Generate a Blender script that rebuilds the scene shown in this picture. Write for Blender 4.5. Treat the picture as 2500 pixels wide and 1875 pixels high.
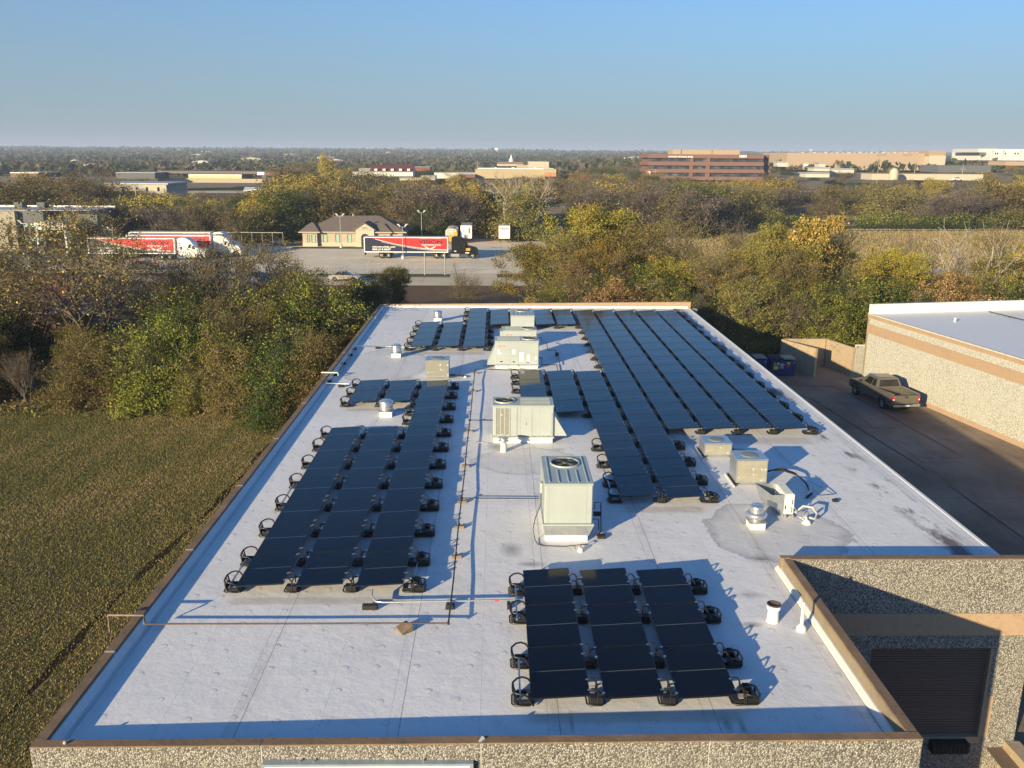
import bpy, math, random
import numpy as np
from mathutils import Vector, Matrix
R = math.radians
for o in list(bpy.data.objects): bpy.data.objects.remove(o, do_unlink=True)
scene = bpy.context.scene
col = scene.collection

# ------------------------------------------------------------------ camera
CZ = 16.05; ROOF = 4.4; F = 2160.0
pitch = math.atan((937.5-380)/F); yaw = R(1.0); roll = 0.0065
fw = np.array([math.sin(yaw)*math.cos(pitch), math.cos(yaw)*math.cos(pitch), -math.sin(pitch)])
r0 = np.array([math.cos(yaw), -math.sin(yaw), 0]); u0 = np.cross(r0, fw)
RT = r0*math.cos(roll)+u0*math.sin(roll); UP = -r0*math.sin(roll)+u0*math.cos(roll)
cam_d = bpy.data.cameras.new('camera'); cam = bpy.data.objects.new('camera', cam_d); col.objects.link(cam)
cam.matrix_world = Matrix(((RT[0], UP[0], -fw[0], 0), (RT[1], UP[1], -fw[1], 0), (RT[2], UP[2], -fw[2], CZ), (0, 0, 0, 1)))
cam_d.sensor_width = 36; cam_d.lens = F/2500*36; cam_d.clip_end = 30000; cam_d.clip_start = 0.3
scene.camera = cam
# ------------------------------------------------------------------ sky, sun, exposure
w = bpy.data.worlds.new('World'); scene.world = w; w.use_nodes = True
nt = w.node_tree; nt.nodes.clear()
sky = nt.nodes.new('ShaderNodeTexSky'); sky.sky_type = 'NISHITA'; sky.sun_disc = False
sky.sun_elevation = R(12.6); sky.sun_rotation = R(218.5); sky.altitude = 100
sky.air_density = 1.0; sky.dust_density = 0.6; sky.ozone_density = 2.5
bg = nt.nodes.new('ShaderNodeBackground'); bg.inputs[1].default_value = 0.133
wo = nt.nodes.new('ShaderNodeOutputWorld')
tm = nt.nodes.new('ShaderNodeMix'); tm.data_type = 'RGBA'; tm.blend_type = 'MULTIPLY'; tm.inputs[0].default_value = 1
nt.links.new(sky.outputs[0], tm.inputs[6]); tm.inputs[7].default_value = (.31, .53, .745, 1)      # white balance: the photograph is balanced for the low sun
# smoky layer near the horizon
tc = nt.nodes.new('ShaderNodeTexCoord'); sx = nt.nodes.new('ShaderNodeSeparateXYZ'); nt.links.new(tc.outputs['Generated'], sx.inputs[0])
hr = nt.nodes.new('ShaderNodeValToRGB'); hr.color_ramp.elements[0].position = .0; hr.color_ramp.elements[0].color = (.85, .85, .85, 1)
hr.color_ramp.elements[1].position = .26; hr.color_ramp.elements[1].color = (0, 0, 0, 1); nt.links.new(sx.outputs[2], hr.inputs[0])
e_ = hr.color_ramp.elements.new(.09); e_.color = (.62, .62, .62, 1)
hm = nt.nodes.new('ShaderNodeMix'); hm.data_type = 'RGBA'; nt.links.new(hr.outputs[0], hm.inputs[0]); nt.links.new(tm.outputs[2], hm.inputs[6]); hm.inputs[7].default_value = (1.16, 1.40, 1.66, 1)
nt.links.new(hm.outputs[2], bg.inputs[0]); nt.links.new(bg.outputs[0], wo.inputs[0])
sd = bpy.data.lights.new('sun', 'SUN'); sd.energy = 5.0; sd.angle = R(0.5); sd.color = (1.0, 0.81, 0.48)
so = bpy.data.objects.new('sun', sd); col.objects.link(so)
so.rotation_euler = Vector((-2.79, -3.51, 1.0)).to_track_quat('Z', 'Y').to_euler()
scene.view_settings.view_transform = 'Standard'; scene.view_settings.look = 'None'
scene.view_settings.exposure = 0.98; scene.view_settings.gamma = 1
scene.render.engine = 'CYCLES'
scene.cycles.volume_bounces = 0
scene.cycles.max_bounces = 6

# ------------------------------------------------------------------ helpers
def at(x, y, z=ROOF):
    d = fw+RT*(x-1250)/F-UP*(y-937.5)/F
    t = (z-CZ)/d[2]; return (d[0]*t, d[1]*t, z)
def aty(x, y, Y):
    d = fw+RT*(x-1250)/F-UP*(y-937.5)/F
    return (d[0]*Y/d[1], Y, CZ+d[2]*Y/d[1])
def tag(o, label=None, cat=None, group=None, kind=None):
    if label: o['label'] = label
    if cat: o['category'] = cat
    if group: o['group'] = group
    if kind: o['kind'] = kind
    return o
def thing(name, label, cat, loc=(0, 0, 0), rz=0, group=None, kind=None):
    o = bpy.data.objects.new(name, None); col.objects.link(o)
    o.location = loc; o.rotation_euler = (0, 0, rz); o.empty_display_size = .3
    return tag(o, label, cat, group, kind)
KIDS = {}
def link(o, parent):
    col.objects.link(o)
    if parent is not None:
        o.parent = parent; KIDS.setdefault(parent.name, []).append(o)
    return o
def copy_tree(o, parent=None):
    c = o.copy(); link(c, parent)
    for k in KIDS.get(o.name, []): copy_tree(k, c)
    return c
def np_mesh(name, V, Fc, mat, parent=None, cols=None, smooth=False):
    """V (n,3), Fc (m,k) uniform polygons, cols (m,3) face colours -> attribute 'Col'"""
    V = np.asarray(V, np.float32); Fc = np.asarray(Fc, np.int32); m, k = Fc.shape
    me = bpy.data.meshes.new(name)
    me.vertices.add(len(V)); me.vertices.foreach_set('co', V.ravel())
    me.loops.add(m*k); me.loops.foreach_set('vertex_index', Fc.ravel())
    me.polygons.add(m); me.polygons.foreach_set('loop_start', np.arange(0, m*k, k, dtype=np.int32))
    me.polygons.foreach_set('loop_total', np.full(m, k, np.int32))
    if smooth: me.polygons.foreach_set('use_smooth', np.ones(m, bool))
    if cols is not None:
        a = me.attributes.new('Col', 'FLOAT_COLOR', 'CORNER')
        c4 = np.ones((m, 4), np.float32); c4[:, :3] = cols
        a.data.foreach_set('color', np.repeat(c4, k, axis=0).ravel())
    me.update(calc_edges=True); me.materials.append(mat)
    o = bpy.data.objects.new(name, me)
    return link(o, parent)

class MB:
    def __init__(s): s.v = []; s.f = []; s.sm = []
    def add(s, vs, fs, sm=False):
        n = len(s.v); s.v += [tuple(v) for v in vs]; s.f += [tuple(i+n for i in f) for f in fs]; s.sm += [sm]*len(fs); return s
    def box(s, x0, x1, y0, y1, z0, z1, bev=0):
        if x0 > x1: x0, x1 = x1, x0
        if y0 > y1: y0, y1 = y1, y0
        if z0 > z1: z0, z1 = z1, z0
        if bev > 0:
            b = min(bev, (x1-x0)*.45, (y1-y0)*.45, (z1-z0)*.45)
            vs = []; xs = (x0, x1); ys = (y0, y1); zs = (z0, z1); idx = {}
            for i in (0, 1):
                for j in (0, 1):
                    for k in (0, 1):
                        sx, sy, sz = (1-2*i)*b, (1-2*j)*b, (1-2*k)*b
                        idx[i, j, k, 'x'] = len(vs); vs.append((xs[i], ys[j]+sy, zs[k]+sz))
                        idx[i, j, k, 'y'] = len(vs); vs.append((xs[i]+sx, ys[j], zs[k]+sz))
                        idx[i, j, k, 'z'] = len(vs); vs.append((xs[i]+sx, ys[j]+sy, zs[k]))
            fs = []
            for i in (0, 1):
                q = [idx[i, 0, 0, 'x'], idx[i, 1, 0, 'x'], idx[i, 1, 1, 'x'], idx[i, 0, 1, 'x']]; fs.append(q if i else q[::-1])
                q = [idx[0, i, 0, 'y'], idx[0, i, 1, 'y'], idx[1, i, 1, 'y'], idx[1, i, 0, 'y']]; fs.append(q if i else q[::-1])
                q = [idx[0, 0, i, 'z'], idx[1, 0, i, 'z'], idx[1, 1, i, 'z'], idx[0, 1, i, 'z']]; fs.append(q if i else q[::-1])
                for j in (0, 1):
                    q = [idx[i, j, 0, 'x'], idx[i, j, 0, 'y'], idx[i, j, 1, 'y'], idx[i, j, 1, 'x']]; fs.append(q if (i+j) % 2 == 0 else q[::-1])
                    q = [idx[i, 0, j, 'x'], idx[i, 1, j, 'x'], idx[i, 1, j, 'z'], idx[i, 0, j, 'z']]; fs.append(q if (i+j) % 2 == 0 else q[::-1])
                    q = [idx[0, i, j, 'y'], idx[0, i, j, 'z'], idx[1, i, j, 'z'], idx[1, i, j, 'y']]; fs.append(q if (i+j) % 2 == 0 else q[::-1])
                    for k in (0, 1):
                        q = [idx[i, j, k, 'x'], idx[i, j, k, 'y'], idx[i, j, k, 'z']]; fs.append(q if (i+j+k) % 2 == 1 else q[::-1])
            return s.add(vs, fs)
        vs = [(x, y, z) for z in (z0, z1) for y in (y0, y1) for x in (x0, x1)]
        return s.add(vs, [(0, 2, 3, 1), (4, 5, 7, 6), (0, 1, 5, 4), (2, 6, 7, 3), (0, 4, 6, 2), (1, 3, 7, 5)])
    def hexa(s, bot, top):   # 4 bottom pts ccw, 4 top pts ccw
        return s.add(list(bot)+list(top), [(3, 2, 1, 0), (4, 5, 6, 7), (0, 1, 5, 4), (1, 2, 6, 5), (2, 3, 7, 6), (3, 0, 4, 7)])
    def prism(s, poly, ax, a0, a1, sm=False):
        """extrude 2-D polygon. ax='y': poly is (x,z); ax='x': poly is (y,z); ax='z': poly is (x,y)"""
        n = len(poly)
        P = {'y': lambda p, a: (p[0], a, p[1]), 'x': lambda p, a: (a, p[0], p[1]), 'z': lambda p, a: (p[0], p[1], a)}[ax]
        s.add([P(p, a0) for p in poly]+[P(p, a1) for p in poly], [tuple(range(n))[::-1], tuple(range(n, 2*n))])
        return s.add([P(p, a0) for p in poly]+[P(p, a1) for p in poly], [(i, (i+1) % n, n+(i+1) % n, n+i) for i in range(n)], sm)
    def quad(s, a, b, c, d): return s.add([a, b, c, d], [(0, 1, 2, 3)])
    def poly(s, pts): return s.add(pts, [tuple(range(len(pts)))])
    def lathe(s, prof, x=0, y=0, n=20, sm=True, capb=True, capt=True):
        m = len(prof); vs = []
        for r, z in prof:
            for i in range(n):
                a = 2*math.pi*i/n; vs.append((x+r*math.cos(a), y+r*math.sin(a), z))
        fs = [(j*n+i, j*n+(i+1) % n, (j+1)*n+(i+1) % n, (j+1)*n+i) for j in range(m-1) for i in range(n)]
        s.add(vs, fs, sm)
        if capt: s.add(vs[-n:], [tuple(range(n))])
        if capb: s.add(vs[:n], [tuple(range(n))[::-1]])
        return s
    def cyl(s, p0, p1, r0, r1=None, n=10, sm=True, caps=True):
        r1 = r0 if r1 is None else r1
        p0 = Vector(p0); p1 = Vector(p1); d = (p1-p0).normalized()
        u = d.orthogonal().normalized(); v = d.cross(u)
        vs = []
        for p, r in ((p0, r0), (p1, r1)):
            for i in range(n):
                a = 2*math.pi*i/n; vs.append(tuple(p+u*r*math.cos(a)+v*r*math.sin(a)))
        s.add(vs, [(i, (i+1) % n, n+(i+1) % n, n+i) for i in range(n)], sm)
        if caps: s.add(vs, [tuple(range(n))[::-1], tuple(range(n, 2*n))])
        return s
    def tube(s, pts, r, n=6, closed=False):
        P = [Vector(p) for p in pts]; m = len(P); vs = []; u = None
        for i, p in enumerate(P):
            if closed: d = P[(i+1) % m]-P[i-1]
            else: d = P[min(i+1, m-1)]-P[max(i-1, 0)]
            d = d.normalized()
            if u is None: u = d.orthogonal().normalized()
            u = (u-d*u.dot(d)); u = u.normalized() if u.length > 1e-5 else d.orthogonal().normalized()
            v = d.cross(u)
            for k in range(n):
                a = 2*math.pi*k/n; vs.append(tuple(p+u*r*math.cos(a)+v*r*math.sin(a)))
        rng = range(m if closed else m-1)
        s.add(vs, [(i*n+k, i*n+(k+1) % n, ((i+1) % m)*n+(k+1) % n, ((i+1) % m)*n+k) for i in rng for k in range(n)], True)
        if not closed: s.add(vs, [tuple(range(n))[::-1], tuple(range((m-1)*n, m*n))])
        return s
    def build(s, name, mat, parent=None):
        me = bpy.data.meshes.new(name); me.from_pydata(s.v, [], s.f)
        me.polygons.foreach_set('use_smooth', s.sm); me.materials.append(mat); me.update()
        return link(bpy.data.objects.new(name, me), parent)

def text_mesh(name, body, size, mat, parent, origin, right=(1, 0, 0), up=(0, 0, 1), bold=.0, shear=0, width=None, align='LEFT', thick=.01):
    cu = bpy.data.curves.new(name, 'FONT'); cu.body = body; cu.size = size; cu.offset = bold*size; cu.shear = shear
    cu.extrude = thick/2; cu.align_x = align; cu.resolution_u = 2
    to = bpy.data.objects.new(name, cu); col.objects.link(to)
    bpy.context.view_layer.update()
    dg = bpy.context.evaluated_depsgraph_get()
    me = bpy.data.meshes.new_from_object(to.evaluated_get(dg)); bpy.data.objects.remove(to, do_unlink=True)
    me.name = name; me.materials.clear(); me.materials.append(mat)
    n = len(me.vertices); co = np.zeros(n*3, np.float32); me.vertices.foreach_get('co', co); co = co.reshape(-1, 3)
    if width: co[:, 0] *= width/max(1e-4, co[:, 0].max()-co[:, 0].min())
    r = np.array(right, float); u = np.array(up, float); nn = np.cross(r, u)
    out = np.array(origin)+co[:, :1]*r+co[:, 1:2]*u+co[:, 2:3]*nn
    me.vertices.foreach_set('co', out.astype(np.float32).ravel()); me.update()
    return link(bpy.data.objects.new(name, me), parent)

# ------------------------------------------------------------------ materials
class NT:
    def __init__(s, name):
        s.m = bpy.data.materials.new(name); s.m.use_nodes = True; s.t = s.m.node_tree
        s.b = s.t.nodes['Principled BSDF']; s.geo = None
    def n(s, typ, **kw):
        nd = s.t.nodes.new(typ)
        for k, v in kw.items(): setattr(nd, k, v)
        return nd
    def l(s, a, b): s.t.links.new(a, b)
    def pos(s, obj=False):
        if obj: return s.n('ShaderNodeTexCoord').outputs['Object']
        if s.geo is None: s.geo = s.n('ShaderNodeNewGeometry')
        return s.geo.outputs['Position']
    def noise(s, scale, detail=4, rough=.6, vec=None, out='Fac', stretch=None, obj=False):
        nd = s.n('ShaderNodeTexNoise'); nd.inputs['Scale'].default_value = scale; nd.inputs['Detail'].default_value = detail
        nd.inputs['Roughness'].default_value = rough
        v = vec or s.pos(obj)
        if stretch:
            mp = s.n('ShaderNodeMapping'); mp.inputs['Scale'].default_value = stretch; s.l(v, mp.inputs['Vector']); v = mp.outputs[0]
        s.l(v, nd.inputs['Vector']); return nd.outputs[out]
    def ramp(s, fac, stops):
        r = s.n('ShaderNodeValToRGB'); el = r.color_ramp.elements
        while len(el) < len(stops): el.new(.5)
        for e, (p, c) in zip(el, stops):
            e.position = p; e.color = (c, c, c, 1) if isinstance(c, (int, float)) else (*c, 1)
        s.l(fac, r.inputs[0]); return r.outputs[0]
    def mix(s, fac, a, b, mode='MIX'):
        m = s.n('ShaderNodeMix', data_type='RGBA', blend_type=mode)
        for i, v in ((0, fac), (6, a), (7, b)):
            if isinstance(v, (int, float)): m.inputs[i].default_value = v if i == 0 else (v, v, v, 1)
            elif isinstance(v, tuple): m.inputs[i].default_value = (*v, 1)
            else: s.l(v, m.inputs[i])
        return m.outputs[2]
    def math(s, op, a, b=0, c=None):
        m = s.n('ShaderNodeMath', operation=op)
        for i, v in enumerate((a, b) if c is None else (a, b, c)):
            if isinstance(v, (int, float)): m.inputs[i].default_value = v
            else: s.l(v, m.inputs[i])
        return m.outputs[0]
    def xyz(s, vec=None):
        x = s.n('ShaderNodeSeparateXYZ'); s.l(vec or s.pos(), x.inputs[0]); return x.outputs
    def bump(s, h, strength=.4, dist=.02):
        b = s.n('ShaderNodeBump'); b.inputs['Strength'].default_value = strength; b.inputs['Distance'].default_value = dist
        s.l(h, b.inputs['Height']); s.l(b.outputs[0], s.b.inputs['Normal'])
    def set(s, base=None, rough=.6, metal=0, spec=None, coat=None):
        if base is not None:
            if isinstance(base, tuple): s.b.inputs['Base Color'].default_value = (*base, 1)
            else: s.l(base, s.b.inputs['Base Color'])
        if isinstance(rough, (int, float)): s.b.inputs['Roughness'].default_value = rough
        else: s.l(rough, s.b.inputs['Roughness'])
        s.b.inputs['Metallic'].default_value = metal
        if spec is not None: s.b.inputs['Specular IOR Level'].default_value = spec
        if coat is not None: s.b.inputs['Coat Weight'].default_value = coat; s.b.inputs['Coat Roughness'].default_value = .08
        return s.m

def simple(name, c, rough=.55, metal=0, var=.15, scale=3.0, coat=None, spec=None):
    t = NT(name)
    n = t.noise(scale, 5, .65, obj=True)
    base = t.ramp(n, [(.3, tuple(x*(1-var) for x in c)), (.7, tuple(min(1, x*(1+var*.6)) for x in c))])
    return t.set(base, rough, metal, spec, coat)

M = {}
# white roof membrane: seams, fastener dimples, dirt, ponding rings, purple stains by the right edge
t = NT('roof_membrane'); X, Y, Z = t.xyz()
def line_mask(t, v, off, per, hw):      # 1 on thin lines at off + k*per
    a = t.math('SUBTRACT', v, off); b = t.math('DIVIDE', a, per); f = t.math('FRACT', b)
    d = t.math('ABSOLUTE', t.math('SUBTRACT', f, .5)); return t.math('GREATER_THAN', d, .5-hw/per)
def blob(t, x, y, cx, cy, rx, ry, wob=None):   # 1 at centre -> 0 at the rim
    dx = t.math('DIVIDE', t.math('SUBTRACT', x, cx), rx); dy = t.math('DIVIDE', t.math('SUBTRACT', y, cy), ry)
    r = t.math('SQRT', t.math('ADD', t.math('MULTIPLY', dx, dx), t.math('MULTIPLY', dy, dy)))
    if wob is not None: r = t.math('ADD', r, wob)
    return r
n1 = t.noise(.35, 5, .6); n2 = t.noise(4, 6, .7); n3 = t.noise(1.3, 4, .6, stretch=(1, .25, 1))
base = t.mix(t.ramp(n1, [(.35, 0), (.7, 1)]), (.74, .73, .735), (.67, .66, .66))
base = t.mix(t.math('MULTIPLY', t.ramp(n2, [(.55, 0), (.75, 1)]), .25), base, (.42, .41, .40))
base = t.mix(t.math('MULTIPLY', t.ramp(n3, [(.6, 0), (.75, 1)]), .3), base, (.46, .45, .43))
s1 = line_mask(t, X, 1.34, 3.38, .009); s2 = line_mask(t, X, 1.10, 3.38, .02); 
cb = t.n('ShaderNodeCombineXYZ'); t.l(Y, cb.inputs[0]); t.l(t.math('SUBTRACT', X, 1.34), cb.inputs[1])
bk = t.n('ShaderNodeTexBrick'); t.l(cb.outputs[0], bk.inputs['Vector']); bk.inputs['Scale'].default_value = 1; bk.inputs['Brick Width'].default_value = 5.2; bk.inputs['Row Height'].default_value = 1.69; bk.inputs['Mortar Size'].default_value = .010
bk.inputs['Color1'].default_value = (0, 0, 0, 1); bk.inputs['Color2'].default_value = (1, 1, 1, 1); bk.inputs['Mortar'].default_value = (.5, .5, .5, 1)
s3 = bk.outputs['Fac']
base = t.mix(t.math('MULTIPLY', s1, .75), base, (.16, .16, .17)); base = t.mix(t.math('MULTIPLY', s2, .22), base, (.3, .3, .31))
base = t.mix(t.math('MULTIPLY', s3, .22), base, (.3, .28, .28))
base = t.mix(t.math('MULTIPLY', bk.outputs['Color'], .10), base, (.45, .45, .47))
sg = t.ramp(t.math('ABSOLUTE', t.math('SUBTRACT', t.math('FRACT', t.math('DIVIDE', t.math('SUBTRACT', X, 1.3), 3.38)), .5)), [(.40, 0), (.5, 1)])
base = t.mix(t.math('MULTIPLY', t.math('MULTIPLY', sg, t.ramp(t.noise(2.2, 6, .75, stretch=(1, .12, 1)), [(.48, 0), (.62, 1)])), .4), base, (.33, .31, .29))
base = t.mix(t.math('MULTIPLY', t.ramp(t.noise(.8, 7, .75), [(.56, 0), (.72, 1)]), .32), base, (.36, .35, .34))
# fastener plates: small raised discs
vo = t.n('ShaderNodeTexVoronoi', voronoi_dimensions='2D'); vo.inputs['Scale'].default_value = 1.05; vo.inputs['Randomness'].default_value = .55; t.l(t.pos(), vo.inputs['Vector'])
plate = t.ramp(vo.outputs['Distance'], [(.055, 1), (.10, 0)])
ring = t.ramp(vo.outputs['Distance'], [(.05, 0), (.085, 1), (.12, 0)])
base = t.mix(t.math('MULTIPLY', ring, .33), base, (.33, .32, .34))
spk = t.ramp(t.noise(22, 2, .5), [(.69, 0), (.72, 1)]); base = t.mix(t.math('MULTIPLY', spk, .6), base, (.12, .12, .12))
wob = t.math('MULTIPLY', t.math('SUBTRACT', t.noise(.9, 4, .6), .5), .55)
for cx, cy, rx, ry, amt in ((9.0, 26.2, 2.3, 2.4, .85), (-6.4, 49.5, 2.6, 4.2, .6), (1.2, 33.0, 2.2, 1.6, .5)):
    r = blob(t, X, Y, cx, cy, rx, ry, wob)
    base = t.mix(t.math('MULTIPLY', t.ramp(r, [(.0, 1), (.85, .8), (1.05, 0)]), .4*amt), base, (.36, .345, .32))
    base = t.mix(t.math('MULTIPLY', t.ramp(r, [(.82, 0), (.98, 1), (1.08, 0)]), .6*amt), base, (.2, .2, .21))
for cx, cy, rx, ry, amt in ((.45, 24.9, .45, .7, .8), (1.0, 23.9, .5, .25, .8), (0, 34.8, .5, .7, .8), (6.55, 20.4, .35, .18, .9), (7.0, 22.0, .5, .3, .5), (1.6, 16.4, .07, .5, .8), (4.9, 16.3, .16, .45, .8), (5.2, 16.2, .1, .5, .7), (2.5, 34.4, .5, .3, .5), (7.9, 24.2, .5, .25, .7)):
    r = blob(t, X, Y, cx, cy, rx, ry, wob)
    base = t.mix(t.math('MULTIPLY', t.ramp(r, [(.1, 1), (1., 0)]), .75*amt), base, (.12, .105, .095))
e = t.math('ABSOLUTE', t.math('SUBTRACT', X, 14.15)); edge = t.ramp(e, [(.2, 1), (.7, 0)])
sp = t.ramp(t.noise(.55, 5, .6, stretch=(2.2, .8, 1)), [(.47, 0), (.58, 1)])
base = t.mix(t.math('MULTIPLY', t.math('MULTIPLY', edge, sp), .95), base, (.13, .095, .11))
# tan silt beside and under the arrays
for x0, x1, y0, y1 in ((-7.3, -2.3, 21.45, 21.95), (.5, 5.5, 16.3, 16.8), (-7.2, -3.9, 39.9, 40.5), (-5.4, -.6, 52.0, 53.0), (7.2, 13.6, 35.0, 36.2), (4.3, 7.2, 27.7, 28.4)):
    mx = t.ramp(t.math('DIVIDE', t.math('ABSOLUTE', t.math('SUBTRACT', X, (x0+x1)/2)), (x1-x0)/2), [(.85, 1), (1, 0)])
    my = t.ramp(t.math('ADD', t.math('DIVIDE', t.math('ABSOLUTE', t.math('SUBTRACT', Y, (y0+y1)/2)), (y1-y0)/2), wob), [(.5, 1), (1, 0)])
    base = t.mix(t.math('MULTIPLY', t.math('MULTIPLY', mx, my), .55), base, (.45, .39, .31))
t.set(base, t.ramp(n2, [(.3, .5), (.7, .7)]), spec=.22)
h = t.math('ADD', t.math('MULTIPLY', plate, .38), t.math('MULTIPLY', t.noise(2.2, 6, .65), 1.6)); h = t.math('ADD', h, t.math('MULTIPLY', s3, .3))
h = t.math('ADD', h, t.math('MULTIPLY', s2, .6)); t.bump(h, .35, .03); M['roof'] = t.m

def aggregate(name, lo, mid, hi, scale=15, bump=1.0):
    t = NT(name); v = t.n('ShaderNodeTexVoronoi'); v.inputs['Scale'].default_value = scale; t.l(t.pos(), v.inputs['Vector'])
    cx = t.xyz(v.outputs['Color'])[0]
    base = t.ramp(cx, [(.1, lo), (.5, mid), (.95, hi)])
    base = t.mix(t.ramp(v.outputs['Distance'], [(.45, 0), (.75, .85)]), base, tuple(a*.35 for a in lo))
    big = t.noise(.6, 4, .6); base = t.mix(t.math('MULTIPLY', t.ramp(big, [(.4, 0), (.75, 1)]), .3), base, tuple(a*.9 for a in mid))
    t.set(base, .8); t.bump(t.ramp(v.outputs['Distance'], [(.0, 1), (.7, 0)]), bump, .03); return t.m
M['aggregate'] = aggregate('exposed_aggregate', (.13, .12, .11), (.27, .255, .23), (.45, .43, .40), 27, .8)
M['aggregate_pale'] = aggregate('pale_aggregate', (.36, .35, .315), (.48, .47, .425), (.58, .57, .52), 24, .3)
def rustcap(name, a, b, c):
    t = NT(name); n = t.noise(1.4, 6, .7); k = t.noise(9, 5, .7)
    base = t.ramp(n, [(.3, a), (.5, b), (.7, c)]); base = t.mix(t.math('MULTIPLY', t.ramp(k, [(.5, 0), (.75, 1)]), .5), base, tuple(x*.5 for x in a))
    t.set(base, .8); t.bump(k, .3, .02); return t.m
M['cap'] = rustcap('brown_coping', (.13, .095, .065), (.20, .125, .07), (.26, .17, .10))
M['capside'] = rustcap('tan_concrete', (.20, .16, .11), (.25, .20, .135), (.22, .18, .13))
M['tan'] = rustcap('tan_paint', (.30, .21, .14), (.35, .245, .165), (.325, .23, .155))
M['flash'] = simple('white_flashing', (.66, .66, .66), .5, 0, .08)
M['white'] = simple('white_paint', (.62, .62, .61), .5, 0, .06)
M['dirty_white'] = simple('dirty_white', (.5, .485, .45), .6, 0, .2)
M['cream'] = simple('cream_enamel', (.335, .37, .375), .42, 0, .08, 1.5)
M['creamdk'] = simple('grey_green_enamel', (.36, .40, .38), .4, .1, .12, 1.5)
M['seam'] = simple('seam_grey', (.22, .23, .2), .6)
M['black'] = simple('black_plastic', (.012, .012, .013), .4, 0, .3)
M['rubber'] = simple('black_rubber', (.015, .015, .015), .85)
M['dark'] = simple('dark_void', (.01, .01, .011), .7)
M['galv'] = simple('galvanised', (.50, .53, .54), .35, .75, .18, 5)
M['alu'] = simple('spun_aluminium', (.68, .68, .68), .28, .85, .15, 6)
M['chrome'] = simple('bright_clamp', (.8, .8, .8), .2, 1, .05)
M['wood'] = simple('weathered_wood', (.20, .145, .105), .85, 0, .35, 8)
M['pipe'] = simple('black_pipe', (.03, .025, .022), .5, .3, .4)
M['rustpipe'] = simple('rusty_pipe', (.11, .075, .06), .7, .2, .4)
M['paver'] = simple('grey_paver', (.35, .35, .35), .9, 0, .2, 10)
M['redlabel'] = simple('red_label', (.35, .03, .02), .5)
M['blue_insul'] = simple('galv_strut', (.42, .47, .5), .3, .8)
# solar glass
t = NT('solar_cells'); ob = t.n('ShaderNodeTexCoord').outputs['Object']; x, y, z = t.xyz(ob)
base = (.003, .003, .005)
c1 = line_mask(t, x, 0, .182, .0015); c2 = line_mask(t, y, 0, .1, .0008)
bc = t.mix(t.math('MULTIPLY', c1, .4), base, (.012, .012, .014)); bc = t.mix(t.math('MULTIPLY', c2, .35), bc, (.012, .012, .014))
mid = t.math('LESS_THAN', t.math('ABSOLUTE', y), .011); bc = t.mix(t.math('MULTIPLY', mid, .8), bc, (.16, .16, .16))
dust = t.noise(.5, 6, .7); dm = t.math('MULTIPLY', t.ramp(dust, [(.5, .0), (.8, 1)]), .006); bc = t.mix(dm, bc, (.4, .36, .3))
t.set(bc, t.ramp(t.noise(.7, 4, .6), [(.3, .05), (.75, .14)]), spec=.5); t.b.inputs['IOR'].default_value = 1.27; M['solar'] = t.m
M['solar_frame'] = simple('black_frame', (.012, .012, .014), .35, .3)
# condenser coil
t = NT('condenser_coil'); x, y, z = t.xyz(t.pos(True)); ln = line_mask(t, z, 0, .03, .007)
spot = t.ramp(t.noise(9, 2, .5, obj=True), [(.64, 0), (.68, 1)]); base = t.mix(t.ramp(t.noise(3, 4, .6, obj=True), [(.3, 0), (.7, 1)]), (.34, .32, .26), (.44, .41, .32))
base = t.mix(t.math('MULTIPLY', ln, .5), base, (.16, .16, .15)); base = t.mix(t.math('MULTIPLY', spot, .75), base, (.75, .73, .68)); t.set(base, .5, .3); M['coil'] = t.m
t = NT('coil_dark'); x, y, z = t.xyz(t.pos(True)); ln = line_mask(t, z, 0, .03, .007); ln2 = line_mask(t, x, 0, .06, .006)
base = t.mix(t.math('MULTIPLY', ln, .8), (.13, .125, .1), (.4, .4, .36)); base = t.mix(t.math('MULTIPLY', ln2, .6), base, (.4, .4, .36))
spot = t.ramp(t.noise(7, 2, .5, obj=True), [(.64, 0), (.67, 1)]); base = t.mix(t.math('MULTIPLY', spot, .8), base, (.78, .77, .72)); t.set(base, .5, .3); M['coil2'] = t.m
# ground sheets
def ground_mat(name, a, b, c, sc=.25, fine=6, rough=.9, bump=.4, bd=.06):
    t = NT(name); n = t.noise(sc, 6, .65); k = t.noise(fine, 5, .7)
    base = t.ramp(n, [(.3, a), (.5, b), (.7, c)]); base = t.mix(t.math('MULTIPLY', t.ramp(k, [(.35, 1), (.6, 0)]), .45), base, tuple(x*.45 for x in a))
    t.set(base, rough, spec=.03); t.bump(k, bump, bd); return t
t = ground_mat('lawn_soil', (.16, .125, .055), (.20, .145, .07), (.13, .12, .045), .12, 3)
M['lawn'] = t.m
t = ground_mat('terrain', (.25, .19, .11), (.30, .23, .14), (.19, .17, .08), .03, 1.2); M['terrain'] = t.m
t = ground_mat('dry_field', (.28, .20, .12), (.34, .25, .15), (.23, .18, .10), .05, .9); M['field'] = t.m
t = ground_mat('brown_dirt', (.13, .085, .055), (.16, .105, .07), (.12, .10, .055), .08, 2); M['dirt'] = t.m
t = ground_mat('green_grass', (.05, .065, .02), (.07, .08, .025), (.085, .08, .03), .2, 2); M['grass'] = t.m
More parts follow.
